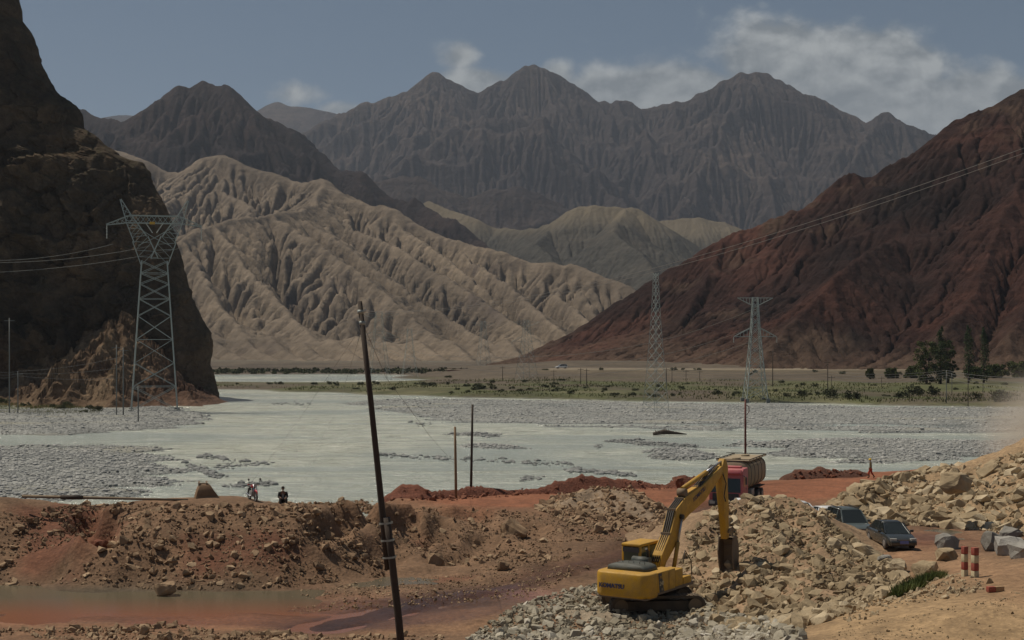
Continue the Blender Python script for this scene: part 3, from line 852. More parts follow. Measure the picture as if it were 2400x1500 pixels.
# ------------------------------------------------------------------ far terrace beyond the river
terr = []
edge = [(-400, 905), (300, 908), (530, 913), (700, 919), (900, 926), (1100, 932), (1300, 936), (1500, 941), (1800, 944), (2100, 951), (2400, 956), (2700, 962)]
for px, py in edge:
    x, y, z = PG(px, py, 0)
    terr += [(x, y - 9, -1.4), (x, y, .05), (x * 1.01, y + 3, .75), (x * 1.06, y + 25, .8)]
def tp(*pts):
    for px, py, z in pts:
        terr.append(PG(px, py, z))
tp((500, 903, .5), (600, 903, .5), (750, 903, .4), (900, 900, .5), (500, 893, -.5), (620, 893, -.5), (760, 893, -.5), (900, 892, -.4), (990, 891, -.1), (450, 884, -.5), (600, 883, -.5), (750, 882, -.5), (880, 881, -.4), (960, 880, .0),
   (520, 873, .6), (700, 872, .6), (850, 870, .8), (1000, 870, 1.2), (1100, 880, 1.4), (1100, 900, .8), (1250, 905, .8), (1250, 885, 1.6), (1400, 905, .8), (1400, 880, 2.4), (1550, 910, .8), (1550, 890, 2.0), (1700, 915, .8), (1700, 890, 2.0), (1900, 920, .9), (1900, 895, 1.8),
   (2100, 925, 1), (2100, 900, 1.8), (2300, 930, 1), (2300, 905, 2), (2600, 935, 1))
for px in (1300, 1400, 1500, 1600, 1700, 1800, 1900, 2000, 2150, 2300, 2500, 2800):
    terr.append(P(px, 868, 520)); terr.append(P(px, 866, 540)); terr.append(P(px, 864, 560)); terr.append((P(px, 864, 640)[0], 640, 6))
for x in (-450, -250, -100, 0):
    terr += [(x, 800, 1.2), (x, 950, 1.5), (x, 1100, 1.5), (x, 1300, 1.5)]
terr += [(100, 850, 4), (250, 800, 5), (450, 700, 6), (300, 1000, 4), (450, 1200, 4)]
fter = rbf(terr)
X, Y = np.meshgrid(np.linspace(-460, 460, 330), np.concatenate([np.linspace(270, 620, 240), np.linspace(624, 1300, 110)]))
Zt = fter(X, Y)
Zt = Zt + fbm(X / 25, Y / 25, oct=5, seed=4) * 0.5 * sstep(Zt, .0, 1.2) + fbm(X / 90, Y / 60, oct=4, seed=6) * 1.2 * sstep(Y, 650, 900)
TX, TY, TZ = X, Y, Zt
PX, PY = to_px(X, Y, Zt)
col = np.zeros(X.shape + (3,)); col[:] = (.10, .078, .055)
nz = fbm(X / 22, Y / 30, oct=5, seed=3)
gr = sstep(PY + nz * 14, 884, 900)
paint(gr * sstep(nz, -0.45, 0.1), (.075, .08, .032))
paint(sstep(nz, 0.12, 0.4) * gr, (.115, .108, .055))
paint(sstep(Zt, 2.6, 4.0) * (Y < 560), (.115, .09, .056))
paint(np.exp(-((PY - 865) / 2.2) ** 2) * (PX > 1280), (.22, .18, .13))
paint(sstep(-Zt, -.25, .2), (.25, .245, .225))
paint(sstep(Y, 620, 760) * sstep(-X, -60, 20) * sstep(nz, -.2, .2), (.065, .05, .036))
paint(sstep(Y + nz * 60, 900, 1010), (.12, .10, .072))
structure(mesh_np('terrace', np.stack([X, Y, Zt], -1).reshape(-1, 3), grid_faces(X.shape[1], X.shape[0]), M_valley, cols={'col': col.reshape(-1, 3), 'wet': np.zeros((X.size, 3))}))
txs, tys = TX[0], TY[:, 0]
def tz(x, y):
    """height of the far terrace"""
    i = int(np.clip(np.searchsorted(txs, x), 0, len(txs) - 1)); j = int(np.clip(np.searchsorted(tys, y), 0, len(tys) - 1))
    return float(TZ[j, i])

# ------------------------------------------------------------------ cliff at left
def build_cliff():
    mt, n = material('dark_cliff_rock')
    p = n.pos()
    big = n.noise(p, 0.07, 6, 0.62, 0.5)
    c = n.ramp(n.maprange(big, .3, .7, 0, 1), [(0, (.055, .044, .036)), (.5, (.11, .08, .057)), (1, (.20, .13, .083))])
    st = n.noise(p, 0.5, 6, .7)
    c = n.mix(.7, c, n.mix(1, c, n.ramp(st, [(.3, .5), (.7, 1.5)]), 'MULTIPLY'))
    nz = n.n('ShaderNodeSeparateXYZ', {0: n.n('ShaderNodeNewGeometry').outputs['Normal']}).outputs[2]
    moss = n.m('MULTIPLY', n.maprange(nz, .4, .8, 0, 1), n.maprange(n.noise(p, .5, 5, .7), .45, .6, 0, .6))
    c = n.mix(moss, c, (.06, .058, .026))
    nb = n.bump(n.noise(p, .9, 8, .7), 1.0, 1.6)
    n.surface(c, .95, nb, spec=.1)
    d0 = 318.0
    sil = [(-420, -560), (-150, -400), (-10, -230), (25, -120), (42, 0), (50, 28), (44, 45), (58, 62), (75, 92), (84, 125), (100, 165), (114, 190), (130, 214), (164, 240), (186, 262), (196, 300), (240, 334), (280, 366), (312, 374), (336, 384), (350, 402), (356, 432),
           (384, 478), (396, 520), (410, 570), (430, 640), (450, 690), (470, 740), (494, 788), (498, 820), (491, 858), (500, 890), (511, 915), (521, 956), (530, 985)]
    pts = []
    for a, b in sil:
        d = d0 + 7.0
        for _ in range(8):
            d = d0 + 7.0 + 0.22 * max(0.0, P(a, b, d)[2])
        pts.append(P(a, b, d))
    S = np.array(pts)[::-1]
    zr = np.concatenate([np.linspace(-4, 88, 250), np.linspace(88.6, S[:, 2].max(), 30)])
    Xn = np.interp(zr, S[:, 2], S[:, 0])
    s = np.concatenate([-np.linspace(70, 9, 34), np.linspace(-8.5, 30, 90), np.linspace(30.5, 160, 190)])
    SS, ZZ = np.meshgrid(s, zr)
    XN = np.repeat(Xn[:, None], len(s), 1)
    r = 7.0
    ang = np.clip((SS + r) / (2 * r), 0, 1) * math.pi / 2          # 0: side face, pi/2: front face
    fx = np.where(SS > r, SS - r, 0); bk = np.where(SS < -r, -SS - r, 0)
    X = XN - r + r * np.cos(ang) - fx - bk * 0.5
    lean = np.maximum(ZZ, 0) * 0.22
    Y = d0 + r - r * np.sin(ang) + bk - fx * 0.16 + lean + 18 * sstep(ZZ, 40, 75) * sstep(fx, 0, 60) * 0
    NXx, NYy = np.cos(ang) * 1.0, -np.sin(ang) * 1.0
    zs = ZZ * 0.55
    k = 0.18 + 0.82 * sstep(SS, 2, 26)
    wxx = fbm(X / 20, Y / 20, ZZ / 20, 2, 77) * 5
    D = fbm((X + wxx) / 26, Y / 30, zs / 34, 3, 3, ridged=True) * 4.2 * k + fbm((X + wxx) / 9, Y / 10, zs / 16, 4, 9, ridged=True) * 2.4 * (0.35 + 0.65 * k) + fbm(X / 3.0, Y / 3.0, ZZ / 4.5, 4, 15, ridged=True) * 0.9
    B1 = blocks((X + .5 * ZZ) / 9 + wxx * .1, (ZZ - .6 * X) / 13, 3); B2 = blocks((X + .4 * ZZ) / 3.4, (ZZ - .5 * X) / 4.6, 8)
    D = D + B1 * 2.6 * k + B2 * 1.05 * (.3 + .7 * k)
    q = (ZZ - 0.9 * X + fbm(X / 14, Y / 14, ZZ / 14, 3, 41) * 14) / 11.0    # steeply tilted slabs
    D = D + (q - np.floor(q) - .5) * 2.4 * k
    D = D * sstep(ZZ, -4, 6) * 1.15 + 1.5 * k - 0.9 * (1 - k)
    X = X + NXx * D * (0.35 + 0.65 * k); Y = Y + NYy * D
    # bulging spurs of the lower face
    V = np.stack([X, Y, ZZ + fbm(X / 5, Y / 5, ZZ / 5, 2, 5) * 0.8], -1)
    top = V[-1].copy(); back = top + np.array([-30.0, 120.0, 10.0])
    Vall = np.concatenate([V, back[None]], 0)
    o = mesh_np('cliff', Vall.reshape(-1, 3), grid_faces(len(s), len(zr) + 1), mt, smooth=False)
    structure(o)
    return mt
M_cliff = build_cliff()

# sunlit outcrop and scree at the foot of the cliff
def build_outcrop():
    mt, n = material('warm_outcrop_rock')
    p = n.pos()
    big = n.noise(p, 0.10, 6, .62, .5)
    x = n.n('ShaderNodeSeparateXYZ', {0: p}).outputs[0]
    c = n.ramp(n.maprange(big, .3, .7, 0, 1), [(0, (.09, .058, .04)), (.5, (.15, .10, .065)), (1, (.24, .17, .11))])
    c = n.mix(n.maprange(x, -82, -70, 0, .8), c, n.mix(big, (.09, .05, .038), (.16, .095, .07)))
    st = n.noise(n.scaled(p, (1, 1, 2.2), (.5, -.6, 0)), .6, 5, .65)
    c = n.mix(.7, c, n.mix(1, c, n.ramp(st, [(.3, .5), (.7, 1.45)]), 'MULTIPLY'))
    n.surface(c, .95, n.bump(n.noise(p, 1.1, 8, .68), 1.0, .6), spec=.1)
    K = 1.06
    ridges = [[P(40, 962, 268 * K), P(75, 945, 270 * K), P(105, 905, 276 * K), P(150, 850, 282 * K), P(205, 805, 287 * K), P(262, 756, 292 * K), P(292, 738, 294 * K), P(312, 765, 295 * K), P(330, 850, 292 * K), P(420, 915, 283 * K), P(505, 968, 272 * K)],
              [P(140, 775, 300 * K), P(165, 748, 301 * K), P(185, 738, 302 * K), P(225, 765, 300 * K), P(262, 756, 296 * K)],
              [P(262, 756, 292 * K), P(200, 860, 280 * K), P(140, 935, 270 * K)], [P(292, 738, 294 * K), P(285, 850, 281 * K), P(270, 935, 268 * K)], [P(-200, 925, 290 * K), P(-60, 920, 287 * K), P(40, 915, 286 * K), P(110, 905, 284 * K)], [P(330, 850, 292 * K), P(370, 930, 276 * K), P(400, 962, 266 * K)]]
    ridges = [densify(q, 2, .6, random.Random(4)) for q in ridges]
    X, Y = np.meshgrid(np.linspace(-150, -52, 320), np.linspace(258, 330, 190))
    H = ridge_height(X + fbm(X / 6, Y / 6, oct=3, seed=3) * 2.2, Y + fbm(X / 6, Y / 6, oct=3, seed=8) * 2.2, ridges, 1.3, 1.6)
    H = smooth(H, 1)
    a1 = sstep(H, .5, 4)
    H = H + blocks((X * .8 + H * .5) / 4.2, (Y + .5 * X) / 3.6, 12, 1.0) * 1.7 * a1 + blocks(X / 1.6, (Y + H) / 1.5, 15, 1.0) * .7 * a1
    H = H + fbm(X / 1.6, Y / 1.6, oct=3, seed=12, ridged=True) * .35 * sstep(H, .2, 2)
    structure(mesh_np('outcrop', np.stack([X, Y, H - .3], -1).reshape(-1, 3), grid_faces(320, 190), mt, smooth=False))
build_outcrop()

# ------------------------------------------------------------------ object building kit
class MB:
    """collects simple shapes; build() links them as one mesh object"""
    def __init__(self):
        self.v = []; self.f = []; self.sm = []
    def add(self, vs, fs, smooth=False):
        b = len(self.v)
        self.v += [tuple(q) for q in vs]
        self.f += [tuple(i + b for i in q) for q in fs]
        self.sm += [smooth] * len(fs)
        return self
    def box(self, c, s, rot=None, taper=(1, 1)):
        x, y, z = s[0] / 2, s[1] / 2, s[2] / 2
        vs = [Vector((sx * x * (taper[0] if sz > 0 else 1), sy * y * (taper[1] if sz > 0 else 1), sz * z)) for sz in (-1, 1) for sy in (-1, 1) for sx in (-1, 1)]
        if rot is not None:
            m = Euler(rot).to_matrix()
            vs = [m @ q for q in vs]
        vs = [q + Vector(c) for q in vs]
        return self.add(vs, [(0, 2, 3, 1), (4, 5, 7, 6), (0, 1, 5, 4), (2, 6, 7, 3), (0, 4, 6, 2), (1, 3, 7, 5)])
    def bar(self, a, b, w, h=None):
        a, b = Vector(a), Vector(b)
        d = b - a
        L = d.length
        q = d.to_track_quat('Z', 'Y').to_matrix()
        h = h or w
        vs = [a + q @ Vector((sx * w / 2, sy * h / 2, L * t)) for t in (0, 1) for sy in (-1, 1) for sx in (-1, 1)]
        return self.add(vs, [(0, 2, 3, 1), (4, 5, 7, 6), (0, 1, 5, 4), (2, 6, 7, 3), (0, 4, 6, 2), (1, 3, 7, 5)])
    def tube(self, pts, rads, seg=10, smooth=True, cap=True):
        pts = [Vector(q) for q in pts]
        if not isinstance(rads, (list, tuple)):
            rads = [rads] * len(pts)
        vs = []; fs = []
        up = None
        for i, p in enumerate(pts):
            d = (pts[min(i + 1, len(pts) - 1)] - pts[max(i - 1, 0)]).normalized()
            if up is None:
                up = Vector((0, 0, 1)) if abs(d.z) < .9 else Vector((1, 0, 0))
            s = d.cross(up).normalized()
            up = s.cross(d).normalized()
            for k in range(seg):
                a = 2 * math.pi * k / seg
                vs.append(p + (s * math.cos(a) + up * math.sin(a)) * rads[i])
        for i in range(len(pts) - 1):
            for k in range(seg):
                k2 = (k + 1) % seg
                fs.append((i * seg + k, i * seg + k2, (i + 1) * seg + k2, (i + 1) * seg + k))
        self.add(vs, fs, smooth)
        if cap:
            n = len(pts) - 1
            self.add(vs[:seg], [tuple(range(seg))]); self.add(vs[n * seg:], [tuple(range(seg - 1, -1, -1))])
        return self
    def prism(self, poly, axis, a, b):
        """poly in the two other axes, extruded along axis from a to b"""
        def mk(p, t):
            p = list(p); p.insert(axis, t)
            return p
        n = len(poly)
        vs = [mk(p, a) for p in poly] + [mk(p, b) for p in poly]
        fs = [tuple(range(n - 1, -1, -1)), tuple(range(n, 2 * n))] + [(i, (i + 1) % n, n + (i + 1) % n, n + i) for i in range(n)]
        return self.add(vs, fs)
    def loft(self, rings, smooth=True, cap=True):
        n = len(rings[0])
        vs = [p for r in rings for p in r]
        fs = []
        for i in range(len(rings) - 1):
            for k in range(n):
                k2 = (k + 1) % n
                fs.append((i * n + k, i * n + k2, (i + 1) * n + k2, (i + 1) * n + k))
        if cap:
            fs.append(tuple(range(n - 1, -1, -1)))
            fs.append(tuple(range((len(rings) - 1) * n, len(rings) * n)))
        return self.add(vs, fs, smooth)
    def build(self, name, mat, parent=None, bevel=0.0, seg=2, loc=None):
        me = bpy.data.meshes.new(name)
        me.from_pydata(self.v, [], self.f)
        me.polygons.foreach_set('use_smooth', self.sm)
        me.validate()
        bm = bmesh.new()
        bm.from_mesh(me)
        bmesh.ops.remove_doubles(bm, verts=bm.verts, dist=1e-5)
        bmesh.ops.recalc_face_normals(bm, faces=bm.faces)
        if bevel:
            ed = [e for e in bm.edges if len(e.link_faces) == 2 and e.calc_face_angle(0) > 0.5]
            bmesh.ops.bevel(bm, geom=ed, offset=bevel, segments=seg, profile=0.5, affect='EDGES', clamp_overlap=True)
            for f in bm.faces:
                f.smooth = True
        bm.to_mesh(me)
        bm.free()
        if bevel:
            try:
                me.set_sharp_from_angle(angle=R(40))
            except Exception:
                pass
        me.materials.append(mat)
        o = bpy.data.objects.new(name, me)
        COL.objects.link(o)
        if loc is not None:
            o.location = loc
        if parent is not None:
            o.parent = parent
        return o

def copy_tree(o, parent=None):
    c = o.copy()
    COL.objects.link(c)
    c.parent = parent
    for ch in list(o.children):
        copy_tree(ch, c)
    return c

def paint_mat(name, color, rough=0.45, dirt=0.35, dcol=(.30, .21, .13), metal=0.0, scale=2.0, spec=0.5, coat=0.0):
    mt, n = material(name)
    p = n.obj()
    a = n.noise(p, scale, 6, .65)
    b = n.noise(p, scale * 7, 4, .7)
    z = n.n('ShaderNodeSeparateXYZ', {0: n.n('ShaderNodeNewGeometry').outputs['Normal']}).outputs[2]
    k = n.m('MULTIPLY', n.maprange(n.m('ADD', a, n.m('MULTIPLY', z, .12)), .38, .72, 0, 1), dirt, clamp=True)
    c = n.mix(k, n.mix(1, color, n.ramp(b, [(.3, .85), (.7, 1.12)]), 'MULTIPLY'), dcol)
    n.surface(c, n.maprange(k, 0, .6, rough, .9), n.bump(b, .15, .01), metal=metal, spec=spec, **({'Coat Weight': coat} if coat else {}))
    return mt

M_yellow = paint_mat('digger_yellow', (.55, .30, .015), .42, .62, (.36, .225, .10), scale=3.0)
M_steel_dirty = paint_mat('muddy_steel', (.17, .13, .095), .6, .7, (.30, .22, .14), metal=.3)
M_black = paint_mat('black_rubber', (.022, .022, .024), .6, .35, (.16, .12, .085))
M_hood = paint_mat('dark_green_grey_hood', (.045, .055, .05), .5, .3, (.2, .17, .13))
M_chrome = paint_mat('piston_chrome', (.45, .47, .52), .25, .15, metal=.8)
M_track = paint_mat('track_steel', (.07, .055, .042), .7, .6, (.20, .145, .095), metal=.2)
M_navy = paint_mat('navy_letter_paint', (.03, .035, .10), .5, .1)
M_decal = paint_mat('dark_decal', (.03, .032, .04), .5, .15)
M_white = paint_mat('white_paint', (.72, .74, .76), .35, .18, (.45, .36, .27), coat=.3)
M_galv = paint_mat('galvanised_steel', (.34, .37, .35), .42, .2, (.26, .25, .22), metal=.4)
M_wood = paint_mat('tarred_wood', (.045, .032, .024), .85, .3, (.10, .07, .05), scale=3)
M_wood_tan = paint_mat('bare_wood', (.24, .155, .085), .85, .2, (.12, .08, .05), scale=3)
M_wood_red = paint_mat('red_brown_pole', (.13, .045, .035), .8, .2, (.08, .05, .04), scale=3)
M_concrete = paint_mat('concrete_pole', (.17, .175, .165), .85, .2, (.22, .2, .17))
M_wire = paint_mat('cable', (.16, .16, .155), .6, .1)
M_porcelain = paint_mat('porcelain', (.5, .5, .47), .3, .2)
M_redpost = paint_mat('post_red', (.30, .05, .035), .7, .35, (.3, .2, .12))
M_whitepost = paint_mat('post_cream', (.55, .47, .30), .75, .4, (.36, .26, .15))

mt, n = material('dark_glass')
n.surface((.02, .024, .024), .06, spec=.6)
M_glass = mt
mt, n = material('green_cab_glass')
n.surface((.06, .085, .07), .08, spec=.6)
M_cabglass = mt

# ------------------------------------------------------------------ rocks
def rock_verts(seed, sub=1):
    """angular broken rock: hull of a few points"""
    rng = random.Random(seed)
    n = 24 if sub == 2 else 15 if sub else 9
    bm = bmesh.new()
    sc = (1.0, rng.uniform(.65, .95), rng.uniform(.5, .85))
    for k in range(n):
        v = Vector((rng.gauss(0, 1), rng.gauss(0, 1), rng.gauss(0, 1))).normalized() * rng.uniform(.78, 1.05)
        q = Vector([math.copysign(abs(t) ** .8, t) for t in v])
        bm.verts.new((q.x * sc[0], q.y * sc[1], q.z * sc[2]))
    r = bmesh.ops.convex_hull(bm, input=bm.verts)
    bmesh.ops.delete(bm, geom=[e for e in r['geom_interior'] if isinstance(e, bmesh.types.BMVert)], context='VERTS')
    bmesh.ops.triangulate(bm, faces=bm.faces)
    bmesh.ops.recalc_face_normals(bm, faces=bm.faces)
    bm.verts.index_update()
    v = np.array([q.co[:] for q in bm.verts], np.float32); f = np.array([[w.index for w in q.verts] for q in bm.faces])
    bm.free()
    return v, f

def boulder_verts(seed):
    """a big stone: hull, split finer and roughened"""
    v, f = rock_verts(seed, 2)
    bm = bmesh.new()
    vs = [bm.verts.new(q) for q in v.tolist()]
    for t in f:
        bm.faces.new([vs[i] for i in t])
    bmesh.ops.subdivide_edges(bm, edges=bm.edges, cuts=2, use_grid_fill=True)
    bmesh.ops.triangulate(bm, faces=bm.faces)
    bm.normal_update()
    bm.verts.index_update()
    v = np.array([q.co[:] for q in bm.verts]); nn = np.array([q.normal[:] for q in bm.verts]); f = np.array([[w.index for w in q.verts] for q in bm.faces])
    bm.free()
    o = seed * 3.7
    v = v + nn * (fbm(v[:, 0] * 2.2 + o, v[:, 1] * 2.2, v[:, 2] * 2.2, 4, seed) * .14)[:, None]
    return v, f

ROCKS = [rock_verts(100 + i) for i in range(12)]
SMALL = [rock_verts(300 + i, 0) for i in range(12)]
_rock_mesh = {}
def rock_mesh(i, mat):
    k = (i, mat.name)
    if k not in _rock_mesh:
        _rock_mesh[k] = mesh_np('rock', ROCKS[i][0], ROCKS[i][1], mat, smooth=False, link=False)
    return _rock_mesh[k]

def rock_cloud(name, parent, pos, size, mat, seed, lib=None):
    """many small rocks joined as one mesh"""
    rng = np.random.default_rng(seed)
    V = []; Fc = []; b = 0
    lib = lib or SMALL
    pick = rng.integers(0, len(lib), len(pos))
    for i, (v, f) in enumerate(lib):
        sel = np.nonzero(pick == i)[0]
        if not len(sel):
            continue
        k = len(sel)
        q = rng.normal(size=(k, 4)); q /= np.linalg.norm(q, axis=1, keepdims=True)
        w, x, y, z = q.T
        M = np.stack([1 - 2 * (y * y + z * z), 2 * (x * y - z * w), 2 * (x * z + y * w), 2 * (x * y + z * w), 1 - 2 * (x * x + z * z), 2 * (y * z - x * w), 2 * (x * z - y * w), 2 * (y * z + x * w), 1 - 2 * (x * x + y * y)], 1).reshape(k, 3, 3)
        vv = np.einsum('kij,nj->kni', M, v) * size[sel][:, None, None] + pos[sel][:, None, :]
        V.append(vv.reshape(-1, 3))
        Fc.append((f[None] + (np.arange(k) * len(v))[:, None, None]).reshape(-1, 3) + b)
        b += k * len(v)
    o = mesh_np(name, np.concatenate(V), np.concatenate(Fc), mat, smooth=False, parent=parent)
    o['kind'] = 'stuff'
    return o

def scatter(parent, pts, size, mat, seed, single=300, name='rock', stuff='loose_stones'):
    """the largest in view become rocks of their own, the rest one mass"""
    rng = random.Random(seed)
    dist = np.hypot(pts[:, 0], pts[:, 1])
    px, py = to_px(pts[:, 0], pts[:, 1], pts[:, 2])
    vis = ((px > -20) & (px < 2420) & (py < 1515)).astype(float)
    order = np.argsort(-(size / dist * (0.05 + vis)))
    for i in order[:single]:
        o = bpy.data.objects.new(name, rock_mesh(rng.randrange(12), mat))
        COL.objects.link(o)
        s = float(size[i])
        o.location = pts[i]
        o.scale = (s * rng.uniform(.85, 1.2), s * rng.uniform(.8, 1.1), s * rng.uniform(.8, 1.15))
        o.rotation_euler = (rng.uniform(-.5, .5), rng.uniform(-.5, .5), rng.uniform(0, 6.28))
        o.parent = parent
    rest = order[single:]
    if len(rest):
        big = rest[size[rest] > 0.22]; sml = rest[size[rest] <= 0.22]
        idx = np.concatenate([big, sml])
        rock_cloud(stuff, parent, pts[idx], size[idx], mat, seed)

def sample_poly(poly, count, seed):
    rng = np.random.default_rng(seed)
    xs, ys = [q[0] for q in poly], [q[1] for q in poly]
    out = np.zeros((0, 2))
    while len(out) < count:
        q = np.stack([rng.uniform(min(xs), max(xs), count), rng.uniform(min(ys), max(ys), count)], 1)
        out = np.concatenate([out, q[in_poly(q[:, 0], q[:, 1], poly)]])
    return out[:count]

def sizes(count, smin, smax, p, seed):
    rng = np.random.default_rng(seed)
    u = rng.random(count)
    return smin * (1 - u * (1 - (smin / smax) ** p)) ** (-1 / p)

MOUNDS = []        # height functions lying on the site ground
def surf(x, y):
    """top of ground and mounds, arrays"""
    z = ease(np.asarray(x, float), np.asarray(y, float))
    for f in MOUNDS:
        z = np.maximum(z, f(np.asarray(x, float), np.asarray(y, float)))
    return z

def mound(name, mat_soil, ridges, slope, label, cat, pad=12.0, step=0.35, rough=.25, seed=1, p=1.5, warp=1.0, root=None, ext=None, color=(.25, .17, .105)):
    """a heap of spoil: ridge lines (photo pixel, distance) with slopes falling to the ground"""
    rl = []
    for r in ridges:
        pts = [P(*q) for q in r]
        rl.append([(x, y, max(.05, z - float(fsite(np.array(x), np.array(y))))) for x, y, z in pts])
    xs = [q[0] for r in rl for q in r]; ys = [q[1] for r in rl for q in r]
    x0, x1, y0, y1 = ext or (min(xs) - pad, max(xs) + pad, min(ys) - pad, max(ys) + pad)
    x0, x1, y0, y1 = max(x0, gx0 + .5), min(x1, gx1 - .5), max(y0, gy0 + .5), min(y1, gy1 - .5)
    nx, ny = int((x1 - x0) / step) + 1, int((y1 - y0) / step) + 1
    X, Y = np.meshgrid(np.linspace(x0, x1, nx), np.linspace(y0, y1, ny))
    wx, wy = fbm(X / 4, Y / 4, oct=3, seed=seed) * warp, fbm(X / 4, Y / 4, oct=3, seed=seed + 5) * warp
    H = ridge_height(X + wx, Y + wy, rl, slope, p)
    H = H + fbm(X / 2.2, Y / 2.2, oct=4, seed=seed + 2, ridged=True) * rough * sstep(H, .1, 1.0)
    G = ease(X, Y)
    Zm = np.where(H > .04, G + H, G - .25)
    col = np.zeros((X.size, 3)); col[:] = color
    o = mesh_np(name if root is None else 'soil', np.stack([X, Y, Zm], -1).reshape(-1, 3), grid_faces(nx, ny), mat_soil, cols={'col': col, 'wet': np.zeros((X.size, 3))}, parent=root)
    if root is None:
        tag(o, label, cat)
    def fz(x, y):
        inside = (x > x0) & (x < x1) & (y > y0) & (y < y1)
        i = np.clip(((x - x0) / (x1 - x0) * (nx - 1)).astype(int), 0, nx - 1); j = np.clip(((y - y0) / (y1 - y0) * (ny - 1)).astype(int), 0, ny - 1)
        return np.where(inside, Zm[j, i], -99)
    MOUNDS.append(fz)
    return o

def pick_px(pix, count, seed, fz):
    """points of the site whose place in the picture lies inside a pixel polygon"""
    P0 = np.array([q[:2] for q in pix], float)
    pts = np.array([PG(a, b, z)[:2] for a, b in P0 for z in (-.3, 1.5, 4.5)])
    x0, x1, y0, y1 = pts[:, 0].min() - 3, pts[:, 0].max() + 3, pts[:, 1].min() - 3, pts[:, 1].max() + 3
    x0, x1, y0, y1 = max(x0, gx0 + 1), min(x1, gx1 - 1), max(y0, gy0 + 1), min(y1, gy1 - 1)
    rng = np.random.default_rng(seed)
    out = np.zeros((0, 3))
    for _ in range(40):
        q = np.stack([rng.uniform(x0, x1, count * 2), rng.uniform(y0, y1, count * 2)], 1)
        z = fz(q[:, 0], q[:, 1])
        px, py = to_px(q[:, 0], q[:, 1], z)
        ok = in_poly(px, py, P0)
        for t in (.03, .06, .1, .15, .2, .26):
            rx, ry = q[:, 0] * (1 - t), q[:, 1] * (1 - t)
            ok &= fz(rx, ry) < z + (CH - z) * t + .35
        out = np.concatenate([out, np.stack([q[ok, 0], q[ok, 1], z[ok]], 1)])
        if len(out) >= count:
            break
    return out[:count]

def rubble(o, pix, count, smin, smax, p, mat, seed, sink=.25, single=300, name='rock', stuff='loose_stones'):
    q = pick_px(pix, count, seed, surf)
    s = sizes(len(q), smin, smax, p, seed + 1)
    q[:, 2] += s * (.5 - sink) * .6
    scatter(o, q, s, mat, seed + 2, single, name, stuff)

# ------------------------------------------------------------------ spoil heaps and rubble
M_soil_red = ground_mat('red_spoil', 1.6, .18, .3)
pile_main = mound('rubble_pile', M_ground, [[(1640, 1245, 82), (1700, 1186, 86), (1760, 1172, 88), (1850, 1170, 88), (1895, 1215, 84), (1935, 1272, 77), (1990, 1322, 72), (2050, 1356, 68)],
                                          [(1700, 1290, 74), (1790, 1285, 73), (1880, 1310, 71), (1980, 1345, 68)], [(1790, 1180, 87), (1800, 1285, 73), (1780, 1370, 66), (1760, 1430, 61)],
                                          [(1880, 1310, 71), (1920, 1380, 62), (1900, 1440, 57)], [(1980, 1345, 68), (2040, 1385, 58)]],
                  .5, 'big heap of tan sandstone rubble behind the yellow excavator', 'rubble pile', seed=3, rough=.3, color=(.27, .18, .11))
rubble(pile_main, [(1585, 1425, .6), (1590, 1330, 1), (1612, 1245, 1.5), (1680, 1188, 2.5), (1760, 1170, 3), (1850, 1170, 3), (1925, 1208, 2.5), (1965, 1240, 2.5), (1998, 1262, 2), (2040, 1290, 1.5), (2075, 1312, 1.5), (2125, 1355, 1.3), (2075, 1400, 2.3), (1980, 1440, 2.6), (1880, 1475, 2), (1700, 1480, 1)],
       13500, .065, .56, 1.85, M_rock_tan, 11)

pile_pale = mound('rubble_pile', M_ground, [[(1210, 1450, 64), (1330, 1425, 65), (1450, 1430, 63)], [(1300, 1480, 60.5), (1500, 1470, 60.5), (1660, 1470, 60)]],
                  .3, 'low spread of pale grey broken rock under the yellow excavator', 'rubble pile', seed=8, rough=.15, pad=8, color=(.27, .215, .155))
rubble(pile_pale, [(1060, 1530, .4), (1120, 1480, .4), (1190, 1430, .5), (1290, 1395, .6), (1400, 1368, .7), (1440, 1400, .7), (1640, 1415, .8), (1780, 1450, 1.1), (1890, 1485, 1.9), (1850, 1530, 1.6)],
       9500, .06, .36, 2.0, M_rock_pale, 21)

pile_right = mound('rubble_pile', M_ground, [[(1925, 1196, 100), (1990, 1160, 103), (2080, 1128, 106), (2160, 1108, 107), (2240, 1106, 106), (2300, 1092, 106), (2360, 1062, 106), (2420, 1018, 106), (2560, 980, 106)],
                                           [(2300, 1092, 106), (2290, 1160, 99), (2270, 1230, 93)], [(2420, 1040, 104), (2420, 1160, 96), (2400, 1240, 89)]],
                   .5, 'wide bank of tan boulders and rubble behind the dark cars', 'rubble pile', seed=14, rough=.35, pad=14, color=(.30, .205, .12))
rubble(pile_right, [(1915, 1215, .8), (1935, 1190, 1.5), (2000, 1156, 2.5), (2080, 1128, 3), (2160, 1108, 3.3), (2300, 1094, 3.5), (2350, 1075, 3.5), (2420, 1050, 3.5), (2500, 1040, 3.5), (2520, 1250, .8), (2420, 1262, .7), (2300, 1244, .6), (2200, 1236, .55), (2050, 1228, .55), (1960, 1212, .6)],
       8500, .09, .9, 1.75, M_rock_tan, 31)

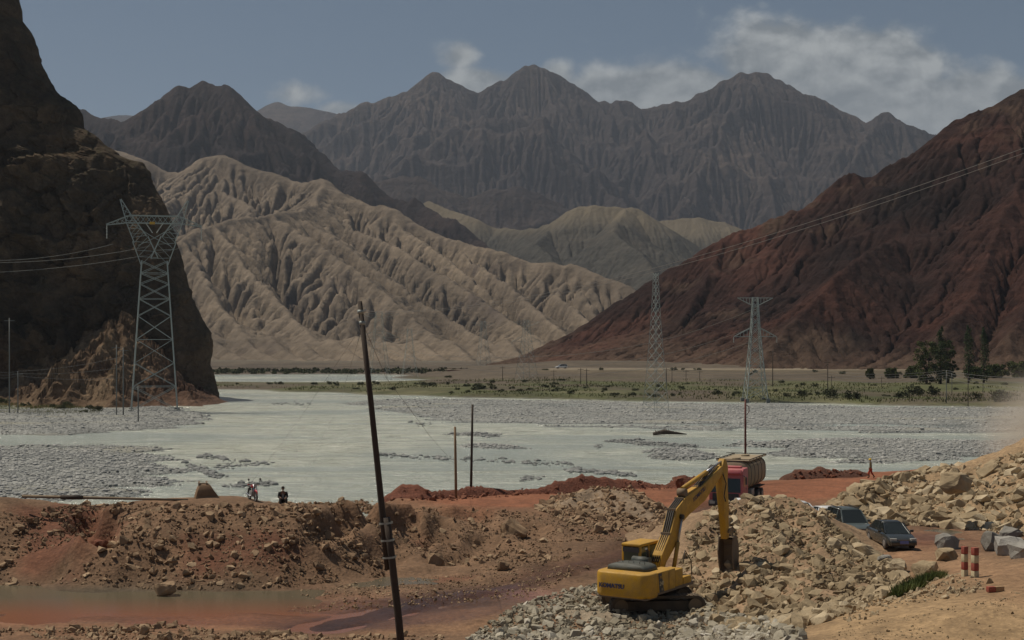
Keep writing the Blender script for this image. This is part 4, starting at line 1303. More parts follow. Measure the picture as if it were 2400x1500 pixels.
pile_mid = mound('rubble_pile', M_ground, [[(1290, 1180, 99), (1340, 1156, 101), (1400, 1143, 102), (1450, 1152, 100), (1510, 1190, 96), (1550, 1225, 92)], [(1400, 1143, 102), (1430, 1200, 95), (1470, 1235, 90)]],
                 .55, 'grey brown rubble heap beside the red haul road', 'rubble pile', seed=19, rough=.2, pad=7, color=(.22, .16, .11))
rubble(pile_mid, [(1255, 1195, 1), (1320, 1150, 2.2), (1400, 1135, 2.8), (1470, 1142, 2.2), (1560, 1190, 1.4), (1600, 1245, .9), (1480, 1250, .9), (1400, 1240, 1.1), (1330, 1225, 1.2)], 5000, .06, .5, 1.8, M_rock_brown, 41)

berm = mound('spoil_berm', M_soil_red, [[(905, 1160, 108), (935, 1138, 109), (975, 1137, 109), (1010, 1152, 109), (1060, 1150, 110), (1100, 1143, 111), (1130, 1140, 112), (1200, 1150, 112), (1260, 1143, 113), (1310, 1124, 114), (1350, 1116, 115), (1400, 1121, 116),
                                         (1450, 1121, 117), (1500, 1130, 118), (1550, 1138, 118), (1590, 1120, 118), (1640, 1112, 119), (1680, 1130, 119), (1780, 1126, 120)]],
             .95, 'long dark red clay berm between the haul road and the river', 'earth berm', seed=23, rough=.45, pad=5, warp=.6, step=.28, p=1.3, color=(.155, .058, .036))
rubble(berm, [(900, 1172, .8), (930, 1145, 1.4), (1060, 1150, 1.5), (1200, 1148, 1.3), (1350, 1122, 1.7), (1500, 1130, 1.5), (1640, 1116, 1.9), (1700, 1126, 1.4), (1700, 1140, .7), (1450, 1152, .7), (1250, 1160, .7), (1060, 1174, .8)], 1500, .08, .42, 1.9, M_rock_red, 51, name='clod', stuff='loose_clods', single=200)
berm2 = mound('spoil_berm', M_soil_red, [[(1845, 1113, 126), (1880, 1100, 127), (1920, 1096, 128), (1960, 1103, 129), (1990, 1098, 130), (2028, 1106, 131)]],
              .9, 'short dark red clay berm left of the walking worker', 'earth berm', seed=27, rough=.3, pad=4, warp=.5, step=.28, p=1.3, color=(.13, .06, .04))
rubble(berm2, [(1840, 1122, .7), (1880, 1104, 1.4), (1990, 1102, 1.3), (2032, 1110, .8), (1960, 1118, .7)], 350, .08, .3, 2, M_rock_red, 57, name='clod', stuff='loose_clods', single=80)

# stones lying on the left bank and on the pit floor belong to the site ground
site_ground = bpy.data.objects['site_ground']
def stones(pix, count, smin, smax, p, mat, seed, single, stuff):
    q = pick_px(pix, count, seed, ease)
    k = fbm(q[:, 0] / 5, q[:, 1] / 3, oct=3, seed=seed)
    q = q[k > -.3]
    s = sizes(len(q), smin, smax, p, seed + 1)
    q[:, 2] += s * .12
    scatter(site_ground, q, s, mat, seed + 2, single, 'stone', stuff)
stones([(-120, 1385, 0), (-120, 1200, 3.2), (0, 1190, 3.5), (330, 1180, 3.6), (680, 1182, 3.5), (860, 1170, 3.4), (900, 1200, 2.6), (900, 1350, .1), (700, 1375, .05), (400, 1385, 0), (150, 1370, 0)], 16000, .045, .36, 1.9, M_rock_brown, 61, 210, 'bank_gravel')
stones([(880, 1200, 2.6), (1000, 1190, 2.2), (1250, 1200, 1.4), (1440, 1240, 1), (1480, 1270, .7), (1250, 1330, .3), (1000, 1350, .1), (880, 1350, .1)], 5500, .04, .32, 2.1, M_rock_brown, 71, 50, 'cut_gravel')
stones([(-100, 1530, .1), (-100, 1478, .1), (300, 1470, .05), (420, 1462, .05), (520, 1485, .1), (640, 1480, .1), (760, 1490, .1), (1040, 1490, .1), (1060, 1530, .1)], 2600, .05, .34, 1.7, M_rock_brown, 81, 40, 'floor_gravel')
stones([(620, 1392, 0), (900, 1360, .1), (1250, 1335, .3), (1400, 1320, .5), (1250, 1400, .3), (1000, 1420, .1), (700, 1440, 0)], 3000, .03, .16, 2.0, M_rock_brown, 91, 0, 'floor_grit')
stones([(1960, 1440, 3.4), (2060, 1385, 3), (2180, 1345, 3.2), (2270, 1350, 4.1), (2330, 1370, 4.5), (2250, 1400, 4.5), (2100, 1425, 4.2), (1990, 1465, 4.2)], 1300, .04, .2, 2.2, M_rock_tan, 95, 0, 'verge_gravel')
stones([(1900, 1515, 4.2), (2000, 1460, 4.3), (2350, 1400, 4.6), (2420, 1360, 4.5), (2420, 1515, 5.2)], 700, .02, .07, 2.4, M_rock_tan, 97, 0, 'road_grit')

# boulders that stand alone
def boulder(px, py, w, h, mat, label, seed, z=None, dz=0.0, rz=None, squash=(1, .85), tilt=(0, 0)):
    """boulder whose foot is at the pixel; w, h in photo pixels"""
    zz = z
    if zz is None:
        zz = 1.0
        for _ in range(6):
            x, y, _q = PG(px, py, zz)
            zz = float(surf(np.array([x]), np.array([y]))[0])
    x, y, _q = PG(px, py, zz)
    W, H = w * y / F, h * y / F
    rng = random.Random(seed)
    v, f = boulder_verts(900 + seed)
    v = v / np.abs(v).max(0)
    v[:, 2] -= .08
    o = mesh_np('boulder', v * np.array([W / 2 * squash[0], W / 2 * squash[1], H * .62]), f, mat, smooth=False)
    o.location = (x, y + W * .3, zz + H * .38 + dz)
    o.rotation_euler = (tilt[0], tilt[1], rng.uniform(-.5, .5) if rz is None else rz)
    tag(o, label, 'boulder', None)
    return o
boulder(2228, 1288, 62, 40, M_rock_grey, 'lone brown grey boulder on the lane right of the parked sedan', 1)
boulder(2330, 1292, 60, 50, M_rock_grey, 'pale grey boulder with bright top at the left of the grey cluster by the lane', 2)
boulder(2372, 1302, 70, 50, M_rock_grey, 'biggest grey block in front of the grey cluster, cracked upright', 3)
boulder(2405, 1312, 70, 44, M_rock_grey, 'grey block cut by the right edge of the picture', 4)
boulder(2375, 1268, 60, 34, M_rock_grey, 'dark grey stone lying behind the grey cluster', 5)
boulder(2225, 1318, 60, 32, M_rock_tan, 'tan boulder just left of the striped posts', 6)
boulder(2168, 1350, 74, 34, M_rock_tan, 'long tan boulder leaning at the top of the grass strip', 7, tilt=(0, -.35))
boulder(2108, 1345, 44, 36, M_rock_tan, 'upright tan boulder at the lower end of the big rubble heap', 8)
boulder(2030, 1306, 74, 32, M_rock_tan, 'large flat tan boulder in front of the sedan bumper', 9, tilt=(0, .3))
boulder(2072, 1318, 50, 20, M_rock_grey, 'small greenish grey rock below the parked sedan', 10)
boulder(1958, 1290, 40, 30, M_rock_tan, 'slanted tan slab below the dark estate car', 11, tilt=(0, .5))
boulder(2165, 1120, 40, 40, M_rock_tan, 'pointed tan boulder on the skyline of the right rubble bank', 12)
boulder(2290, 1112, 44, 40, M_rock_tan, 'pointed tan boulder below the dust cloud on the right bank', 13)
boulder(2245, 1148, 80, 46, M_rock_tan, 'broad dark tan boulder in the middle of the right rubble bank', 14)
boulder(1795, 1200, 62, 40, M_rock_tan, 'large tan block on top of the big rubble heap', 15)
boulder(1845, 1190, 44, 26, M_rock_tan, 'rounded pale boulder at the top right of the big rubble heap', 16)
boulder(385, 1382, 56, 26, M_rock_brown, 'flat red brown boulder at the edge of the muddy pool', 17, dz=-.16)
boulder(1205, 1262, 66, 42, M_rock_brown, 'tilted brown slab jutting out of the cut bank', 18, tilt=(0, .5))
boulder(1180, 1338, 32, 24, M_rock_brown, 'brown boulder at the foot of the cut bank', 19)
boulder(1020, 1328, 44, 34, M_rock_brown, 'shaded boulder beside the dark hollow of the cut bank', 20)
boulder(1405, 1248, 30, 24, M_rock_brown, 'brown boulder on the track below the rubble heap', 21)
boulder(1595, 1142, 22, 24, M_rock_red, 'red boulder on the berm left of the tanker', 22)
boulder(1587, 1132, 24, 16, M_rock_red, 'smaller red boulder atop the berm left of the tanker', 23)
boulder(335, 1490, 26, 26, M_rock_brown, 'upright stone among the pebbles at the bottom edge', 24)
boulder(230, 1292, 50, 28, M_rock_red, 'red clay lump under the hollow in the left bank', 25)
boulder(265, 1268, 30, 14, M_rock_red, 'flat red clay slab right of the hollow in the left bank', 26)

# ------------------------------------------------------------------ excavator
def text_mesh(name, body, size, mat, parent, loc, rot, extrude=.006, bold=0.0):
    cu = bpy.data.curves.new(name, 'FONT')
    cu.body = body
    cu.size = size
    cu.extrude = extrude
    cu.offset = bold
    cu.align_x = 'CENTER'; cu.align_y = 'CENTER'
    tmp = bpy.data.objects.new(name, cu)
    COL.objects.link(tmp)
    dg = bpy.context.evaluated_depsgraph_get()
    me = bpy.data.meshes.new_from_object(tmp.evaluated_get(dg))
    bpy.data.objects.remove(tmp)
    me.materials.append(mat)
    o = bpy.data.objects.new(name, me)
    COL.objects.link(o)
    o.parent = parent
    o.location = loc
    o.rotation_euler = rot
    return o

def excavator():
    A = R(33)
    x0, y0, _ = PG(1527, 1417, .62)
    z0 = .36
    root = empty('excavator', (x0, y0, z0), 0, 'yellow tracked excavator digging at the tan rubble heap, boom raised', 'excavator')
    # undercarriage: tracks lie across the view
    TA = R(84)
    ct, st = math.cos(TA), math.sin(TA)
    def trk(side):
        L, H, W = 4.3, .92, .62
        off = side * 1.28
        prof = []
        rr = H / 2
        for k in range(9):
            a = -math.pi / 2 + math.pi * k / 8
            prof.append((L / 2 - rr + rr * math.cos(a), rr + rr * math.sin(a)))
        for k in range(9):
            a = math.pi / 2 + math.pi * k / 8
            prof.append((-L / 2 + rr + rr * math.cos(a), rr + rr * math.sin(a)))
        def to3(p, s):
            return (p[0] * st + (off + s) * ct, p[0] * ct - (off + s) * st, p[1])
        mb = MB()
        n = len(prof)
        inner = [(q[0] * .93, (q[1] - rr) * .74 + rr) for q in prof]
        for i in range(n):
            j = (i + 1) % n
            for s0, s1 in ((-W / 2, W / 2),):
                a, b, c, d = to3(prof[i], s0), to3(prof[j], s0), to3(prof[j], s1), to3(prof[i], s1)
                e, f, g, h = to3(inner[i], s0), to3(inner[j], s0), to3(inner[j], s1), to3(inner[i], s1)
                mb.add([a, b, c, d, e, f, g, h], [(0, 1, 2, 3), (7, 6, 5, 4), (0, 4, 5, 1), (3, 2, 6, 7)])
        t = mb.build('track', M_track, root)
        # grouser plates
        gb = MB()
        per = []
        P2 = prof + [prof[0]]
        for a, b in zip(P2[:-1], P2[1:]):
            m = max(1, int(math.hypot(b[0] - a[0], b[1] - a[1]) / .19))
            for k in range(m):
                per.append(((a[0] + (b[0] - a[0]) * (k + .5) / m), (a[1] + (b[1] - a[1]) * (k + .5) / m)))
        for q in per:
            c = to3(q, 0)
            gb.box(c, (.05, W * 1.02, .05), rot=(0, 0, math.pi / 2 - TA))
        gb.build('grouser', M_track, t)
        fr = MB()
        a, b = to3((-L / 2 + .5, rr), 0), to3((L / 2 - .5, rr), 0)
        fr.bar(a, b, .34, .42)
        fr.build('track_frame', M_track, root)
        for sx in (-1, 1):
            w = MB()
            c = to3((sx * (L / 2 - rr), rr), 0)
            ax = Vector(to3((0, 0), 1)) - Vector(to3((0, 0), 0))
            w.tube([Vector(c) - ax * .26, Vector(c) - ax * .27, Vector(c) + ax * .27, Vector(c) + ax * .26], [.12, .33, .33, .12], 16, smooth=False)
            w.build('sprocket' if sx < 0 else 'idler', M_steel_dirty, root)
        for k in range(6):
            w = MB()
            c = to3((-1.35 + k * .54, .18), 0)
            w.tube([Vector(c) - ax * .24, Vector(c) + ax * .24], .11, 10)
            w.build('roller', M_track, root)
    trk(-1); trk(1)
    cf = MB(); cf.box((0, 0, .72), (1.5, 1.5, .4)); cf.tube([(0, 0, .9), (0, 0, 1.12)], .68, 20)
    cf.build('turntable', M_track, root)
    # house, turned by A to the right
    ca, sa = math.cos(A), math.sin(A)
    def T(p):
        return (p[0] * ca + p[1] * sa, -p[0] * sa + p[1] * ca, p[2])
    def turned(mb):
        mb.v = [T(q) for q in mb.v]
        return mb
    # counterweight with rounded tail
    cw = []
    for z, g in ((1.02, .10), (1.12, 0), (1.88, 0), (2.05, .03), (2.10, .12)):
        ring = []
        pts = []
        for k in range(7):
            a = math.pi / 2 * k / 6
            pts.append((1.36 - .42 + .42 * math.sin(a), -2.92 + .42 - .42 * math.cos(a)))
        pts.append((1.36, -2.02))
        for q in pts[::-1]:
            ring.append((-q[0], q[1]))
        for q in pts:
            ring.append(q)
        # slight tail bulge
        out = []
        for qx, qy in ring:
            yy = qy - .10 * (1 - (qx / 1.36) ** 2) * (1 if qy < -2.2 else 0)
            out.append((qx * (1 - g * .35), yy + g * .5 if qy < -2.1 else yy, z))
        cw.append(out)
    m = MB().loft(cw, smooth=True)
    cwo = turned(m).build('counterweight', M_yellow, root, .02)
    lower = MB()
    lower.box((0, -2.42, 1.0), (2.5, .95, .06))
    turned(lower).build('counterweight_base', M_steel_dirty, root)
    text_mesh('lettering', 'KOMATSU', .27, M_navy, cwo, T((-.42, -2.995 - .012, 1.50)), (R(90), 0, -A), .012, .008)
    # deck, side boxes
    dk = MB(); dk.box((0, -.2, 1.18), (2.7, 3.6, .16)); turned(dk).build('deck', M_steel_dirty, root, .02)
    rb = MB(); rb.box((.98, -1.14, 1.62), (.76, 1.72, .94)); rbo = turned(rb).build('side_door', M_yellow, root, .05)
    dc = MB()
    dc.add([(1.363, -1.98, 2.04), (1.363, -1.66, 2.04), (1.363, -1.42, 1.2), (1.363, -1.86, 1.2)], [(0, 1, 2, 3)])
    dco = turned(dc).build('decal', M_decal, rbo)
    text_mesh('model_number', '240', .26, M_whitepost, rbo, T((1.372, -1.66, 1.58)), (R(90), 0, R(90) - A), .003, .006)
    text_mesh('model_letters', 'PC', .16, M_yellow, rbo, T((1.372, -1.72, 1.86)), (R(90), 0, R(90) - A), .003, .004)
    text_mesh('model_suffix', 'LC', .13, M_whitepost, rbo, T((1.372, -1.60, 1.32)), (R(90), 0, R(90) - A), .003, .004)
    seam = MB(); seam.box((1.365, -.95, 1.6), (.012, .02, .84)); turned(seam).build('door_seam', M_decal, rbo)
    rf = MB(); rf.box((.98, .12, 1.57), (.74, .78, .84)); turned(rf).build('fuel_tank', M_yellow, root, .05)
    st1 = MB(); st1.box((1.0, .95, 1.38), (.7, .8, .36)); turned(st1).build('step_box', M_yellow, root, .04)
    fn = MB(); fn.bar((1.32, -1.95, 1.16), (1.32, 1.35, 1.16), .08, .1); turned(fn).build('side_skirt', M_steel_dirty, root)
    lb = MB(); lb.box((-.98, -1.1, 1.62), (.76, 1.8, .94)); turned(lb).build('side_door', M_yellow, root, .05)
    # engine hood (dark) and exhaust
    hd = []
    for y, s in ((-2.25, .9), (-2.1, 1), (-1.2, 1), (-1.02, .92)):
        ring = []
        for k in range(10):
            a = math.pi * k / 9
            ring.append((-.12 + 1.02 * s * math.cos(a), y, 2.09 + .32 * s * math.sin(a) ** .55))
        hd.append(ring)
    ho = turned(MB().loft(hd)).build('engine_hood', M_hood, root)
    gr = MB()
    for k in range(3):
        gr.tube([T((-.7 + .55 * k, -1.9, 2.38)), T((-.7 + .55 * k, -1.9, 2.5)), T((-.45 + .55 * k, -1.9, 2.5)), T((-.45 + .55 * k, -1.9, 2.38))], .014, 6)
    gr.build('grab_rail', M_black, ho)
    mf = MB(); mf.tube([T((-.5, -.85, 2.36)), T((.35, -.85, 2.36))], .2, 12); turned(MB()); mf.build('muffler', M_hood, root)
    ex = MB(); ex.tube([T((.25, -.85, 2.4)), T((.25, -.85, 2.8)), T((.25, -1.0, 2.95))], .065, 8); ex.build('exhaust_pipe', M_black, root)
    # cab
    cx0, cx1, cy0, cy1, cz0, cz1 = -1.36, -.38, -.35, 1.45, 1.26, 3.02
    cb = MB()
    cb.box(((cx0 + cx1) / 2, (cy0 + cy1) / 2, 1.55), (cx1 - cx0, cy1 - cy0, .6))
    for xx in (cx0 + .06, cx1 - .06):
        for yy in (cy0 + .06, .5, cy1 - .06):
            cb.bar((xx, yy, 1.8), (xx, yy, 2.9), .11)
    cab = turned(cb).build('cab', M_yellow, root, .02)
    rfm = MB(); rfm.box(((cx0 + cx1) / 2, (cy0 + cy1) / 2, 2.95), (cx1 - cx0 + .04, cy1 - cy0 + .04, .15)); turned(rfm).build('cab_roof', M_yellow, cab, .06)
    for nm, c, s in (('rear_window', ((cx0 + cx1) / 2, cy0 + .03, 2.36), (cx1 - cx0 - .2, .03, .98)), ('side_window', (cx1 - .03, .08, 2.36), (.03, .72, .98)), ('side_window', (cx1 - .03, .93, 2.36), (.03, .74, .98)),
                     ('side_window', (cx0 + .03, .5, 2.36), (.03, 1.6, .98)), ('windscreen', ((cx0 + cx1) / 2, cy1 - .03, 2.36), (cx1 - cx0 - .2, .03, .98))):
        w = MB(); w.box(c, s); turned(w).build(nm, M_cabglass, cab)
    bl = MB(); bl.box(((cx0 + cx1) / 2, cy0 - .012, 2.74), (cx1 - cx0 - .14, .02, .22)); turned(bl).build('rear_blind', M_decal, cab)
    seat = MB(); seat.box((-.87, .35, 2.1), (.5, .16, .7)); seat.box((-.87, .55, 1.85), (.5, .5, .14)); turned(seat).build('seat', M_black, cab, .03)
    # boom in the plane x = bx of the house
    bx = .12
    def bp(px, py):
        """pixel -> (forward, height) on the boom plane"""
        lo, hi = -2.0, 12.0
        for _ in range(50):
            s = (lo + hi) / 2
            q = T((bx, s, 0))
            X, Y = x0 + q[0], y0 + q[1]
            if 1200 + F * X / Y < px: lo = s
            else: hi = s
        z = CH - Y * (py - HY) / F - z0
        return s, z
    def ribbon(name, cen, hw, width, mat, parent, xoff=bx, bevel=.03):
        """box-section beam following centre points (s, z) with half heights"""
        rings = []
        for i, (s, z) in enumerate(cen):
            a = Vector(cen[max(0, i - 1)]); b = Vector(cen[min(len(cen) - 1, i + 1)])
            d = (b - a).normalized(); nn = Vector((-d.y, d.x))
            h = hw[i]
            w = width[i] if isinstance(width, (list, tuple)) else width
            up = (s + nn.x * h, z + nn.y * h); dn = (s - nn.x * h, z - nn.y * h)
            rings.append([T((xoff - w / 2, up[0], up[1])), T((xoff + w / 2, up[0], up[1])), T((xoff + w / 2, dn[0], dn[1])), T((xoff - w / 2, dn[0], dn[1]))])
        return MB().loft(rings, smooth=False).build(name, mat, parent, bevel)
    foot = (.35, 1.75)
    b1 = bp(1568, 1262); b2 = bp(1582, 1208); b3 = bp(1602, 1184); b4 = bp(1640, 1155); tip = bp(1684, 1100)
    boom = ribbon('boom', [foot, (foot[0] + .2, 2.3), b1, b2, b3, b4, tip], [.18, .3, .42, .46, .47, .40, .2], [.5, .5, .5, .5, .5, .48, .46], M_yellow, root)
    text_mesh('lettering', 'KOMATSU', .30, M_navy, boom, T((bx + .258, (b4[0] + b3[0]) / 2 + .32, (b4[1] + b3[1]) / 2 + .22)), Euler((R(90), -math.atan2(tip[1] - b3[1], tip[0] - b3[0]), 0)).to_matrix().to_euler(), .003, .004)
    lt = [c for c in boom.children][0]
    mm = Matrix.Rotation(R(90) - A, 4, 'Z') @ Matrix.Rotation(-math.atan2(tip[1] - b3[1], tip[0] - b3[0]), 4, 'Y') @ Matrix.Rotation(R(90), 4, 'X')
    lt.rotation_euler = mm.to_euler()
    # hoses along the boom
    hz = MB()
    for k in range(4):
        xo = bx - .16 + k * .1
        def off(q, h, ds=0): return T((xo, q[0] - h * .8 + ds, q[1] + h * .62))
        hz.tube([T((xo, .1, 2.2)), off(b1, .42), off(b2, .50), off(b3, .56), off(b4, .46), T((xo, tip[0] - .5, tip[1] + .25))], .035, 6)
    hz.build('hose_bundle', M_black, boom)
    for q, h in ((b1, .44), (b2, .52), (b3, .58), (b4, .48)):
        cl = MB()
        cl.box(T((bx, q[0] - h * .8, q[1] + h * .62)), (.46, .08, .1), rot=(0, 0, -A))
        cl.build('hose_clamp', M_steel_dirty, boom)
    # boom cylinders each side
    for s in (-1, 1):
        e0 = T((bx + s * .34, 1.25, 1.55)); e1 = T((bx + s * .34, b2[0] + .05, b2[1] - .05))
        v0, v1 = Vector(e0), Vector(e1)
        mid = v0.lerp(v1, .55)
        c = MB(); c.tube([v0, mid], .1, 10); c.build('boom_cylinder', M_yellow, root)
        r = MB(); r.tube([mid, v1], .055, 8); r.build('piston_rod', M_chrome, bpy.data.objects[root.children[-1].name])
        pin = MB(); pin.tube([T((bx + s * .26, b2[0] + .05, b2[1] - .05)), T((bx + s * .42, b2[0] + .05, b2[1] - .05))], .12, 10); pin.build('pin', M_black, boom)
    # arm, arm cylinder
    top = bp(1692, 1092); el = bp(1690, 1118); low = bp(1699, 1262)
    arm = ribbon('arm', [(top[0] + .1, top[1] + .35), (top[0] + .02, top[1] - .05), (el[0] + .05, el[1] - .25), ((el[0] + low[0]) / 2 + .05, (el[1] + low[1]) / 2), low], [.12, .36, .36, .28, .17], [.3, .36, .36, .34, .32], M_yellow, root)
    a0 = Vector(T((bx, b3[0] - .15, b3[1] + .78))); a1 = Vector(T((bx, top[0] - .12, top[1] + .22)))
    md = a0.lerp(a1, .6)
    c = MB(); c.tube([a0, md], .12, 10); aco = c.build('arm_cylinder', M_yellow, root)
    c = MB(); c.tube([md, a1], .06, 8); c.build('piston_rod', M_chrome, aco)
    c = MB(); c.tube([T((bx - .2, b3[0] - .15, b3[1] + .62)), T((bx + .2, b3[0] - .15, b3[1] + .62))], .2, 10); c.build('bracket', M_steel_dirty, boom)
    # bucket cylinder on the arm's front side
    k0 = Vector(T((bx, el[0] + .52, el[1] - .5))); k1 = Vector(T((bx, low[0] + .45, low[1] + .55)))
    md = k0.lerp(k1, .6)
    c = MB(); c.tube([k0, md], .1, 10); bco = c.build('bucket_cylinder', M_yellow, root)
    c = MB(); c.tube([md, k1], .055, 8); c.build('piston_rod', M_chrome, bco)
    lk = MB()
    for s in (-.2, .2):
        lk.bar(T((bx + s, low[0] + .45, low[1] + .55)), T((bx + s, low[0] - .05, low[1] + .35)), .07, .14)
        lk.bar(T((bx + s, low[0] + .45, low[1] + .55)), T((bx + s, low[0] + .42, low[1] - .1)), .07, .14)
    lk.build('bucket_link', M_steel_dirty, root)
    h2 = MB()
    h2.tube([T((bx + .2, el[0] - .3, el[1] + .3)), T((bx + .32, el[0] - .1, el[1] - .3)), T((bx + .3, el[0] - .3, el[1] - .9)), T((bx + .25, el[0] + .02, el[1] - 1.2))], .03, 6)
    h2.build('hose', M_black, arm)
    # bucket: curved shell, open towards the machine
    hx, hz_ = low[0] + .12, low[1] - .05
    outl = [(0, .1), (.42, .12), (.62, -.3), (.66, -.9), (.55, -1.5), (.3, -1.9), (.12, -2.05)]
    inn = [(-.02, 0), (.36, .02), (.52, -.32), (.55, -.88), (.46, -1.42), (.24, -1.8), (.12, -2.03)]
    bk = MB()
    W = .78
    n = len(outl)
    vs = []
    for s in (-W / 2, W / 2):
        vs += [T((bx + s, hx + q[0], hz_ + q[1])) for q in outl] + [T((bx + s, hx + q[0], hz_ + q[1])) for q in inn]
    fs = []
    for i in range(n - 1):
        fs += [(i, i + 1, 2 * n + i + 1, 2 * n + i), (n + i, 3 * n + i, 3 * n + i + 1, n + i + 1)]
    bk.add(vs, fs)
    for s in (-W / 2, W / 2):
        side = [(0, .1), (.42, .12), (.62, -.3), (.66, -.9), (.55, -1.5), (.3, -1.9), (.05, -1.4), (-.12, -.6)]
        q0 = [T((bx + s - .03, hx + q[0], hz_ + q[1])) for q in side]; q1 = [T((bx + s + .03, hx + q[0], hz_ + q[1])) for q in side]
        k = len(side)
        bk.add(q0 + q1, [tuple(range(k - 1, -1, -1)), tuple(range(k, 2 * k))] + [(i, (i + 1) % k, k + (i + 1) % k, k + i) for i in range(k)])
    bko = bk.build('bucket', M_steel_dirty, root)
    for k in range(5):
        t = MB()
        xo = bx - W / 2 + .08 + k * (W - .16) / 4
        t.loft([[T((xo - .06, hx + .26, hz_ - 1.88)), T((xo + .06, hx + .26, hz_ - 1.88)), T((xo + .06, hx + .14, hz_ - 1.96)), T((xo - .06, hx + .14, hz_ - 1.96))],
                [T((xo - .03, hx + .08, hz_ - 2.2)), T((xo + .03, hx + .08, hz_ - 2.2)), T((xo + .03, hx + .04, hz_ - 2.22)), T((xo - .03, hx + .04, hz_ - 2.22))]], smooth=False)
        t.build('tooth', M_steel_dirty, bko)
    # hand rail and mirror stay on the right front
    rl = MB()
    rl.tube([T((1.3, .6, 2.15)), T((1.32, .75, 2.75)), T((1.34, 1.35, 2.2)), T((1.34, 1.42, 1.5))], .022, 6)
    rl.build('hand_rail', M_black, root)
excavator()

# ------------------------------------------------------------------ wheels shared by the vehicles
def wheel(parent, loc, r, w, axis=0, name='wheel', dual=False):
    m = MB()
    d = Vector((1, 0, 0)) if axis == 0 else Vector((0, 1, 0))
    c = Vector(loc)
    m.tube([c - d * w / 2, c - d * w * .46, c + d * w * .46, c + d * w / 2], [r * .86, r, r, r * .86], 20)
    t = m.build(name, M_black, parent)
    for s in (-1, 1):
        h = MB()
        h.tube([c + d * s * w * .5, c + d * s * (w * .5 + .015)], [r * .6, r * .5], 14, smooth=False)
        h.build('rim', M_steel_rim, t)
    return t
M_steel_rim = paint_mat('wheel_rim', (.33, .33, .33), .4, .4, metal=.5)

